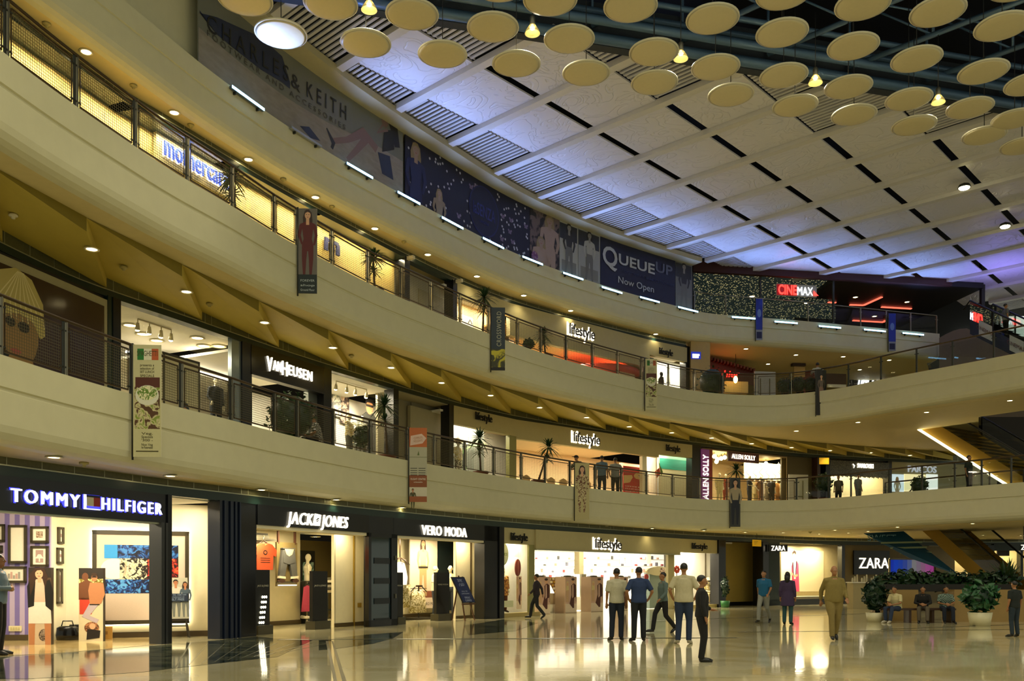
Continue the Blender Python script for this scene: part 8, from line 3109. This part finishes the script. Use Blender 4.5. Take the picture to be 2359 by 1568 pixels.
def beach(mb, U, Zp, L):
 sand = mat('poster_sand_stain', '8a8276', .6, var=.35, scale=2.5, stretch=(1, 1, 3))
 E = [(457, 62), (560, 150), (660, 225), (760, 285), (860, 330), (928, 372)]
 sheet(mb, [(U(x), ZB, max(ZB + .05, Zp(x, y))) for x, y in E], sand, -.01)
 D = [(460, 30, 24), (500, 40, 80), (600, 85, 160), (650, 130, 190), (668, 190, 205)]
 sheet(mb, [(U(x), Zp(x, b), Zp(x, a)) for x, a, b in D], flat('poster_shadow_blue', '1e2740'), -.012)
 tk = flat('poster_letter', '1a1a14')
 for w, x0, x1, y, h in (('C H A R L E S', 476, 664, 105, .48), ('&', 670, 690, 190, .45), ('K E I T H', 706, 797, 235, .50)):
  a, b = U(x0), U(x1)
  xm = (x0 + x1) / 2
  k = len(mb.v)
  mb.text(w, tk, h, (a + b) / 2, 0, -.03, .006, fit=b - a)
  zc0, zc1 = Zp(x0 + 8, {476: 55, 670: 186, 706: 210}[x0]), Zp(x1 - 8, {476: 165, 670: 192, 706: 255}[x0])
  for i in range(k, len(mb.v)):
   p = mb.v[i]
   mb.v[i] = Vector((p.x, p.y, p.z + zc0 + (zc1 - zc0) * (p.x - a) / (b - a)))
 a, b = U(476), U(795)
 k = len(mb.v)
 mb.text('F O O T W E A R   A N D   A C C E S S O R I E S', flat('poster_letter2', '4a463a'), .17, (a + b) / 2, 0, -.03, .004, fit=b - a)
 zc0, zc1 = Zp(480, 78), Zp(792, 292)
 for i in range(k, len(mb.v)):
  p = mb.v[i]
  mb.v[i] = Vector((p.x, p.y, p.z + zc0 + (zc1 - zc0) * (p.x - a) / (b - a)))
 Q = lambda *l: [(U(x), Zp(x, y)) for x, y in l]
 mb.limb(Q((765, 325), (800, 322), (838, 305), (868, 345)), [.18, .2, .34, .3], sk_p, -.014)
 mb.limb(Q((800, 368), (822, 345), (845, 318)), [.16, .22, .3], sk_p, -.015)
 mb.limb(Q((752, 295), (768, 330), (764, 342)), [.06, .2, .12], tk, -.016)
 mb.poly(Q((870, 350), (898, 360), (906, 415), (880, 400)), flat('poster_denim', '202a44'), -.017)
 mb.poly(Q((885, 300), (905, 300), (908, 345), (880, 350)), tk, -.018)
 mb.oval(U(886), Zp(886, 275), .2, .28, sk_p, -.019)
 mb.limb(Q((893, 262), (906, 290), (915, 340)), [.34, .45, .3], HAIR, -.018)
 mb.limb(Q((893, 300), (868, 305), (884, 285)), [.1, .1, .08], sk_p, -.02)
 mb.poly(Q((690, 290), (712, 292), (738, 325), (715, 318)), flat('poster_denim', '202a44'), -.013)
bent(457, 929, 'long poster of a sandy beach with widely spaced letters and a seated woman', mat('poster_sky', '6f7064', .55), beach)
def dots(mb, U, Zp, L):
 r = random.Random(4)
 for i in range(120):
  u, z = r.uniform(.1, L - .1), r.uniform(ZB + .1, ZT - .1)
  mb.oval(u, z, .05, .05, flat('dot_white', 'b8b8c8'), -.008, n=10)
 for i in range(16):
  u, z = r.uniform(L * .35, L - .2), r.uniform(ZB + .2, ZT - .2)
  for sg in (-1, 1):
   mb.oval(u + sg * .07, z + .04, .08, .05, flat('butterfly', '7a6a8a'), -.01, n=8, rot=sg * .7)
   mb.oval(u + sg * .05, z - .05, .05, .04, flat('butterfly', '7a6a8a'), -.01, n=8)
 c = U(1115)
 zc = (ZB + ZT) / 2
 mb.oval(c, zc, 1.02, 1.02, flat('ring_blue', '161c58'), -.014, n=32)
 mb.oval(c, zc, .96, .96, flat('disc_navy', '0a0e34'), -.018, n=32)
 mb.text('laSENZA', flat('ring_blue2', '232c78'), .5, c, zc, -.03, .004, fit=1.5, bold=.01)
 mb.text('LINGERIE', flat('ring_blue2', '232c78'), .11, c, zc - .45, -.03, .004)
 fig2d(mb, U(958), ZB - 1.0, 3.3, flat('poster_pale', '9a8478'), flat('poster_blonde', '8a7a5a'), flat('gown_navy', '10184a'), flat('gown_navy', '10184a'), -.012, True, wide=1.15)
 fig2d(mb, U(1012), ZB - .9, 2.0, flat('poster_pale', '9a8478'), flat('poster_blonde', '8a7a5a'), flat('poster_cream2', '8a7a68'), flat('poster_cream2', '8a7a68'), -.012, True, wide=1.3)
bent(934, 1221, 'navy poster with white dots, butterflies and a faint round emblem', flat('poster_navy', '080b2c'), dots)
def collage(mb, U, Zp, L):
 w = U(1290)
 fig2d(mb, w * .65, ZB - .6, 3.0, flat('poster_pale', '9a8478'), flat('poster_blonde', '8a7a5a'), flat('poster_pale2', 'a08a80'), flat('poster_pale2', 'a08a80'), -.008, True, wide=1.4)
 fig2d(mb, w * .35, ZB - 1.3, 2.6, flat('poster_pale', '9a8478'), flat('poster_blonde', '8a7a5a'), flat('poster_pale2', 'a08a80'), flat('poster_pale2', 'a08a80'), -.03, True, wide=1.5)
 mb.oval(.25, ZB + .35, .22, .2, cells('rose_print', '6a3a6a', '9a7a90', 9), -.05)
bent(1222, 1289, 'collage poster of two blonde women beside the dotted navy poster', cells('collage', '1a1620', '6a5a58', 2), collage)
def bw(lean):
 def d(mb, U, Zp, L):
  mb.rect(0, ZT - .8, L * .95, ZT - .1, flat('bw_dark', '22242a'), -.006)
  mb.rect(L * .1, ZB + .2, L * .9, ZB + .7, flat('bw_mid', '7a7a72'), -.006)
  fig2d(mb, L * .5, ZB + .05, 2.35, flat('bw_skin', '8a8880'), ink, flat('bw_top', '2a2a2c') if not lean else flat('bw_pale', 'a8a8a0'), flat('bw_bot', '6a6a66'), -.01, True, pose=1, wide=1.1)
 return d
bent(1290, 1332, 'black and white photo poster of a woman standing with wide legs', flat('bw_pale', 'a8a8a0'), bw(0))
bent(1333, 1383, 'black and white photo poster of a woman sitting, left of the navy poster', flat('bw_pale2', '9a9c98'), bw(1))
def queue(mb, U, Zp, L):
 wt = flat('queue_white', 'b8bcc4')
 dim = flat('queue_dim', '5a6078')
 mb.text('Q', wt, .92, U(1405), Zp(1405, 590), -.03, .004, fit=U(1422) - U(1388), bold=.02)
 for w, x0, x1, m in (('UEUE', 1425, 1508, wt), ('UP', 1510, 1549, dim)):
  a, b = U(x0), U(x1)
  mb.text(w, m, .5, (a + b) / 2, Zp((x0 + x1) / 2, 608 if x0 < 1500 else 619), -.03, .004, fit=b - a, bold=.02)
 mb.text('FOOTWEAR & ACCESSORIES', flat('queue_faint', '2a3054'), .13, (U(1432) + U(1552)) / 2, Zp(1492, 641), -.03, .004, fit=U(1552) - U(1432))
 mb.text('Now Open', wt, .33, (U(1424) + U(1506)) / 2, Zp(1465, 655), -.03, .004, fit=U(1506) - U(1424))
bent(1384, 1556, 'navy shop poster with large white capitals and the words Now Open', flat('queue_navy', '0a0d30'), queue)
bent(1557, 1595, 'black and white photo poster at the right end, beside the cinema glass', flat('bw_grey', '70726e'), bw(0))
# ================================================================ PLANTS
leaf_m = mat('leaf_green', '23401c', .45, var=.35, scale=8)
leaf_d = mat('leaf_dark', '14301a', .4, var=.35, scale=8)
trunk_m = mat('trunk_brown', '4a3018', .7)
terra = mat('terracotta', '6a3a22', .6)
soil = mat('pot_soil', '1c140c', .9)
def blades(mb, c, n, ln, w_, droop, m, up0=-.3, seed=1):
 r = random.Random(seed)
 for i in range(n):
  az = i * 2.4 + r.uniform(-.3, .3)
  el = up0 + (1.45 - up0) * (i / n) + r.uniform(-.12, .12)
  L = ln * r.uniform(.75, 1.1)
  d = Vector((math.cos(az) * math.cos(el), math.sin(az) * math.cos(el), math.sin(el)))
  sd = Vector((-math.sin(az), math.cos(az), 0)) * w_ / 2
  pts = [c + d * L * t + Vector((0, 0, -droop * L * t * t)) for t in (.05, .4, .75, 1.0)]
  ww = (.5, 1, .7, .05)
  vs = []
  for p, k in zip(pts, ww):
   vs += [p - sd * k, p + sd * k]
  mb.add(vs, [(0, 1, 3, 2), (2, 3, 5, 4), (4, 5, 7, 6)], m)
def palm(label, loc, top, crown=.5, pot=.24, lean=(0, 0), n=90, seed=1, pot_m=terra, levels=1):
 t = thing('potted_palm', label, 'potted plant', loc)
 mb = MB(); mb.lathe([(pot * .72, 0), (pot, .36), (pot * 1.08, .36), (pot * 1.08, .42), (pot * .95, .42), (pot * .95, .38), (0, .37)], pot_m, n=18); mb.build('pot', t)
 c = Vector((lean[0], lean[1], top - crown * .8))
 mb = MB(); mb.tube([(0, 0, .35), Vector((lean[0] * .4, lean[1] * .4, c.z * .5)), c], [.045, .035, .03], trunk_m, 8); mb.build('trunk', t)
 mb = MB()
 blades(mb, c, n, crown, .055, .35, leaf_m, -.5, seed)
 if levels > 1:
  blades(mb, c - Vector((lean[0] * .15, 0, crown * .8)), n // 2, crown * .7, .05, .3, leaf_m, -.4, seed + 7)
 mb.build('fronds', t)
 return t
def leaves(mb, c, rad, n, sz, m, seed=2, flat_=1.0):
 r = random.Random(seed)
 for i in range(n):
  v = Vector((r.gauss(0, 1), r.gauss(0, 1), r.gauss(0, 1))).normalized() * r.uniform(.55, 1)
  p = c + Vector((v.x * rad[0], v.y * rad[1], v.z * rad[2]))
  a = Vector((r.uniform(-1, 1), r.uniform(-1, 1), r.uniform(-.6, .6))).normalized()
  b = a.cross(v).normalized() if a.cross(v).length > .1 else Vector((1, 0, 0))
  k = sz * r.uniform(.7, 1.3)
  mb.add([p - a * k, p + b * k * .5 + v * k * .2, p + a * k, p - b * k * .5 + v * k * .2], [(0, 1, 2, 3)], m)
def bush(label, loc, rad, pot, z0, n=420, pot_m=terra, sz=.09, seed=3, pot_h=.35, m=None):
 t = thing('potted_bush', label, 'potted plant', loc)
 mb = MB(); mb.lathe([(pot * .8, 0), (pot, pot_h), (pot * .9, pot_h), (0, pot_h - .02)], pot_m, n=20); mb.build('pot', t)
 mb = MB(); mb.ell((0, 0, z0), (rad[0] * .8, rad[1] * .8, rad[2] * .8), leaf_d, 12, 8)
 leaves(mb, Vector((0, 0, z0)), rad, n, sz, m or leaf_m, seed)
 mb.build('leaves', t)
 return t
def up_at(cv_off, px, z):
 c = B.off(cv_off)
 q = c.pt(c.spx(px))
 return Vector((q.x, q.y, z))
def top_of(q, py):
 return CH + (HY - py) * q.y / F - q.z
for px, ytop, cv, z, lb, ln, cr, lv in ((893, 898, -.75, 4.98, 'tall thin palm in a wide clay pot at the right of the mannequin window', (-.1, 0), .62, 2), (1108, 978, -.75, 4.98, 'bushy palm before the left show window of the first floor', (-.05, 0), .62, 2), (1240, 1002, -.75, 4.98, 'leaning palm in a brown pot on the first floor', (.42, 0), .6, 2), (1697, 1060, -.7, 4.98, 'palm above the narrow jeans banner on the first floor', (0, 0), .6, 1),
          (545, 372, -.6, 10.02, 'palm beside the blue letters on the second floor', (-.12, 0), .5, 2), (864, 565, -.6, 10.02, 'palm on the second floor between the two lit bays', (-.05, 0), .5, 2), (1112, 655, -.7, 10.02, 'tall palm left of the slate bookshop banner', (.06, 0), .6, 2), (1258, 747, -.6, 10.02, 'small palm left of the backlit letters on the second floor', (-.1, 0), .5, 2)):
 q = up_at(cv, px, z)
 palm(lb, q, top_of(q, ytop), cr, .27, ln, 80, int(px), levels=lv)
for px, py, cv, z, rad, lb in ((672, 960, -1.0, 4.98, (.75, .6, .75), 'large round bush under the dark wood sign'), (1640, 880, -.8, 10.02, (.75, .6, .8), 'round bush before the red neon word'), (1808, 890, -.8, 10.02, (.36, .4, .42), 'left dark bush at the corner of the second floor'), (1840, 887, -.8, 10.02, (.38, .4, .45), 'middle dark bush at the corner of the second floor'), (1868, 888, -.8, 10.02, (.32, .36, .42), 'right dark bush at the corner of the second floor'), (1218, 792, -.6, 10.02, (.22, .22, .2), 'tiny plant in a small pot left of the small palm'), (835, 1005, -1.3, 4.98, (.3, .3, .35), 'small bush between mannequin window and thin palm'), (1898, 1112, -1.2, 4.98, (.45, .4, .55), 'bush before the dark bay on the first floor'), (2118, 1120, -2.2, 4.98, (.4, .4, .5), 'bush before the silver-lettered shop')):
 q = up_at(cv, px, z)
 bush(lb, q, rad, .26, max(.5, top_of(q, py)), 260, seed=int(px))
q = P(1671, 1399, 0)
t = bush('tall shrub in a green pot beside the passage', q, (.22, .22, .55), .24, 1.05, 220, mat('pot_green', '2a6a34', .4), .08, 5, .34, leaf_d)
white_pot = mat('pot_white', 'd8cfa8', .4)
bush('white pot with large variegated leaves in front of the wooden planter', P(2258, 1441, 0), (.55, .48, .5), .36, .88, 300, white_pot, .16, 8, .42, mat('leaf_varieg', '2c5a34', .4, var=.5, scale=10))
bush('white pot with dark trailing leaves left of the seated man in cream', P(2016, 1432, 0), (.44, .4, .55), .30, .9, 280, white_pot, .14, 9, .32, leaf_d)
wood_p = mat('planter_wood', '9a7c44', .45, var=.15, scale=3)
t = thing('flower_planter', 'long wooden planter blocks with a dark leafy hedge on top', 'planter', P(2170, 1432, 0))
o = P(2170, 1432, 0)
def pl(x0, x1, yt, yb, m, th=.9, dy=0.0):
 d = o.y + dy
 a, b = PD(x0, yb, d), PD(x1, yt, d)
 mb = MB(); mb.bx(a.x - o.x, dy, max(0, a.z), b.x - o.x, dy + th, b.z, m)
 return mb
for x0, x1 in ((2030, 2116), (2199, 2226), (2226, 2300), (2300, 2380)):
 pl(x0, x1, 1358, 1440, wood_p, .9, .5 if x0 < 2190 else 0).build('block', t)
pl(2035, 2330, 1345, 1362, mat('planter_dark', '1a1610', .6), .8, .7).build('trough', t)
mb = MB()
r = random.Random(6)
for k in range(22):
 px = 2040 + 290 * k / 21
 c = PD(px, 1336 + r.uniform(-5, 5), o.y + 1.1) - o
 leaves(mb, c, (.32, .4, .33), 60, .13, leaf_d if k % 2 else leaf_m, 20 + k)
for k in range(3):
 blades(mb, PD(2312 + 9 * k, 1330, o.y + .9) - o, 14, .8, .06, .1, leaf_m, .5, 40 + k)
h_ = mb.build('hedge', t)
bench = thing('bench', 'dark wooden bench before the planter where people sit', 'bench', P(2130, 1434, 0))
bo = P(2130, 1434, 0)
mb = MB(); a, b = PD(2040, 1400, bo.y).x - bo.x, PD(2200, 1400, bo.y).x - bo.x
mb.bx(a, -.1, .42, b, .4, .48, wood_dark); mb.build('seat', bench)
for x in (a + .1, a + (b - a) * .33, a + (b - a) * .66, b - .15):
 mb = MB(); mb.bx(x, -.06, 0, x + .08, .36, .42, wood_dark); mb.build('leg', bench)
t = thing('glass_counter', 'pale counter with glassware under the large black wall sign', 'counter', P(1998, 1402, 0))
co = P(1998, 1402, 0)
a, b = PD(1966, 1340, co.y), PD(2032, 1402, co.y)
mb = MB(); mb.bx(a.x - co.x, 0, 0, b.x - co.x, .8, a.z - .05, mat('counter_pale', 'b8a87a', .4)); mb.build('body', t)
mb = MB(); mb.bx(a.x - co.x - .05, -.05, a.z - .05, b.x - co.x + .05, .85, a.z, lw); mb.build('top', t)
for k in range(9):
 mb = MB(); x = a.x + (b.x - a.x) * (k + .5) / 9
 mb.lathe([(.03, 0), (.05, .02), (.04 + .02 * (k % 2), .12), (.03, .2 + .08 * (k % 3))], mat('glassware', 'e8e0c0', .1, alpha=.6, var=0), (x, co.y + .3 + .1 * (k % 3), a.z), 10)
 F1(mb, Fr((0, 0), 0), 'glass_vase', 'glass vessel on the pale counter, ' + ('leftmost', 'second from left', 'third from left', 'fourth from left', 'in the middle', 'fourth from right', 'third from right', 'second from right', 'rightmost')[k], 'vase', 'glassware on the pale counter')
# ================================================================ PEOPLE
blk = cloth('black', '101012')
navy = cloth('navy', '141c2c')
jean = cloth('jeans_blue', '22304a')
whs = cloth('white', 'b9b296')
def man(label, px, foot, head, rz, pose, shirt, pants, z=0.0, **k):
 q = P(px, foot, 0) if z == 0 else foot
 H = CH + (HY - head) * q.y / F - q.z
 if pose is SIT or (isinstance(pose, list) and SIT in pose):
  H = H * 1.76 / 1.27
 return person(label, q, rz, max(1.35, min(1.95, H)), pose, shirt, pants, **k)
PI = math.pi
man('person in a grey-blue shirt and black trousers standing with folded arms at the left edge', -2, 1508, 1272, PI / 2 + .2, FOLD, cloth('grey_blue', '6a7c88'), blk, sleeve='long')
man('walking person in dark grey at the left of the beige shop entrance', 1236, 1424, 1322, -PI / 2 - .3, WALK, cloth('dark_plum', '2a2228'), cloth('charcoal', '1c1c1c'), sleeve='long')
man('person in a pale shirt and dark jeans seen from behind before the beige shop', 1421, 1474, 1309, PI, RELAX, whs, navy)
man('person in a blue shirt and dark jeans seen from behind before the beige shop', 1472, 1476, 1306, PI + .1, [RELAX, POCKET], cloth('royal_blue', '24365c'), cloth('dark_jeans', '14181c'))
man('walking person in dark trousers and teal-grey shirt between blue and white shirts', 1527, 1457, 1318, -PI / 2 + .3, WALK, cloth('teal_grey', '5a6a66'), blk, sleeve='long')
man('broad person in a cream shirt and blue jeans seen from behind', 1576, 1482, 1297, PI - .15, [RELAX, POCKET], cloth('cream', 'b8ae8c'), jean, fat=1.12, shoes=mat('shoe_pale', 'b8b09a', .5))
man('slim person in black walking right, nearest on the shiny floor', 1618, 1524, 1325, PI / 2, dict(knL=(-.07, -.03, .50), anL=(-.07, .04, .08), toL=(-.07, -.14, .03), knR=(.07, -.05, .5), anR=(.07, .0, .08), toR=(.08, -.18, .03), wrR=(.3, -.25, 1.05), elR=(.26, -.05, 1.17), fiR=(.3, -.34, 1.05)), blk, blk, sleeve='long')
man('person in a bright blue vest and grey trousers at the dark shop corner', 1760, 1434, 1314, -.6, WALK, cloth('vest_blue', '145a80'), cloth('trouser_pale', '8a8a80'))
man('person in a purple tunic with a shoulder bag before the pink suit window', 1815, 1438, 1317, PI - .5, {}, cloth('purple', '3a2a4a'), cloth('teal_leggings', '24484a'), long_hair=True, tunic=.35, sleeve='long')
man('elderly bald person in khaki walking towards the viewer', 1922, 1474, 1303, .0, dict(WALK, **{k: (v[0], v[1] * .45, v[2]) for k, v in WALK.items() if k[:2] in ('an', 'to', 'kn')}), cloth('khaki', '7a6a34'), cloth('khaki_trouser', '7d6c3a'), hair=HAIR_G, bald=True, fat=1.22, sleeve='long')
def sit(label, px, head, rz, shirt, pants, **k):
 bq = PD(px, 1400, bo.y)
 q = Vector((bq.x, bo.y + .05, 0))
 return person(label, q, rz, 1.66, SIT, shirt, pants, **k)
sit('seated person in a cream shirt and jeans on the left of the dark bench', 2066, 1336, -1.0, cloth('shirt_cream', 'c8bc8c'), jean, shoes=mat('shoe_pale', 'b8b09a', .5))
sit('seated person in black in the middle of the bench', 2128, 1338, -.4, blk, cloth('grey_trouser', '5a5040'), sleeve='long')
sit('seated person in a green checked shirt at the right of the bench', 2180, 1338, -.2, check_cloth('plaid', '24403a', '8a9a8c', 30), navy)
man('standing person in dark clothes at the right edge before the planter', 2337, 1466, 1338, PI + .3, RELAX, cloth('dark_green', '141c18'), cloth('slate_jeans', '1c2a34'))
for px, hd_, nm in ((2072, 1310, 'left'), (2100, 1309, 'right')):
 q = PD(px, 1400, o.y + 2.6)
 person('half hidden person behind the hedge before the backlit blue panel, %s one' % nm, (q.x, q.y, 0), PI, CH + (HY - hd_) * q.y / F, {}, navy, blk, vox=.03)
q = up_at(-1.0, 730, 4.98)
t = thing('stool', 'low dark stool under the seated person in the checked shirt on the first floor', 'stool', q)
mb = MB(); mb.lathe([(.2, .40), (.2, .46), (0, .46)], wood_dark, n=16); mb.build('seat', t)
for k in range(4):
 mb = MB(); mb.bar((.15 * math.cos(k * 1.57), .15 * math.sin(k * 1.57), 0), (.12 * math.cos(k * 1.57), .12 * math.sin(k * 1.57), .41), .035, .035, wood_dark); mb.build('leg', t)
person('seated person in a checked shirt behind the first floor railing', q, -1.2, 1.72, SIT, check_cloth('grey_check', '3a3a42', 'b8b4a4', 30), blk)
def cap(t, V_, s):
 mb = MB(); mb.ell(V_['hed'] + Vector((0, .0, .06)) * s, (.092 * s, .11 * s, .07 * s), blk); mb.bx(-.06 * s, V_['hed'].y - .2 * s, V_['hed'].z + .045 * s, .06 * s, V_['hed'].y - .08 * s, V_['hed'].z + .06 * s, blk); mb.build('cap', t)
for px, hd_, rz, pose, sh, pa, lb, kk in ((1334, 1047, -.9, LEAN, cloth('olive_tee', '2a3018'), blk, 'person in a dark cap leaning on the railing above the floral banner', dict(extra=cap)), (1387, 1048, PI - .3, RELAX, cloth('sky_shirt', '5a7080'), navy, 'person in a blue-grey shirt seen from behind on the first floor', {}), (1418, 1042, PI + .15, POCKET, cloth('pale_grey_shirt', '8a8a80'), blk, 'person in a pale grey shirt and black trousers seen from behind on the first floor', {}), (1932, 1100, -.6, {}, cloth('dim_olive', '4a4630'), blk, 'blurred person in olive on the first floor near the glittering sign', {}), (1978, 1092, .4, {}, cloth('dim_grey', '5a5e54'), cloth('dim_grey', '5a5e54'), 'tall person in grey on the first floor under the glittering sign', {})):
 q = up_at(-.75 if px < 1900 else -2.4, px, 4.98)
 H = top_of(q, hd_)
 person(lb, q, rz, max(1.5, min(1.8, H)), pose, sh, pa, vox=.02, **kk)
q = up_at(-.7, 1886, 10.02)
person('person in a white shirt seen from behind at the corner of the second floor', q, PI, min(1.8, top_of(q, 818)), LEAN, cloth('office_white', 'b0b0a8'), blk, vox=.022)
q = PD(2233, 1120, 41.6)
person('dim person in dark clothes standing on the first floor bridge by the escalator lights', up_at(-1.6, 2233, 4.98), .6, 1.7, {}, cloth('dim_green', '18241c'), blk, vox=.03)
q0, q1 = PD(2440, 835, 42), PD(2235, 735, 46.5)
q = q0.lerp(q1, .64)
person('person in a grey shirt riding the dark cinema escalator', (q.x + .5, q.y + .4, q.z - .1), PI / 2, 1.7, {}, cloth('office_grey', '5a5a5c'), blk, vox=.025)
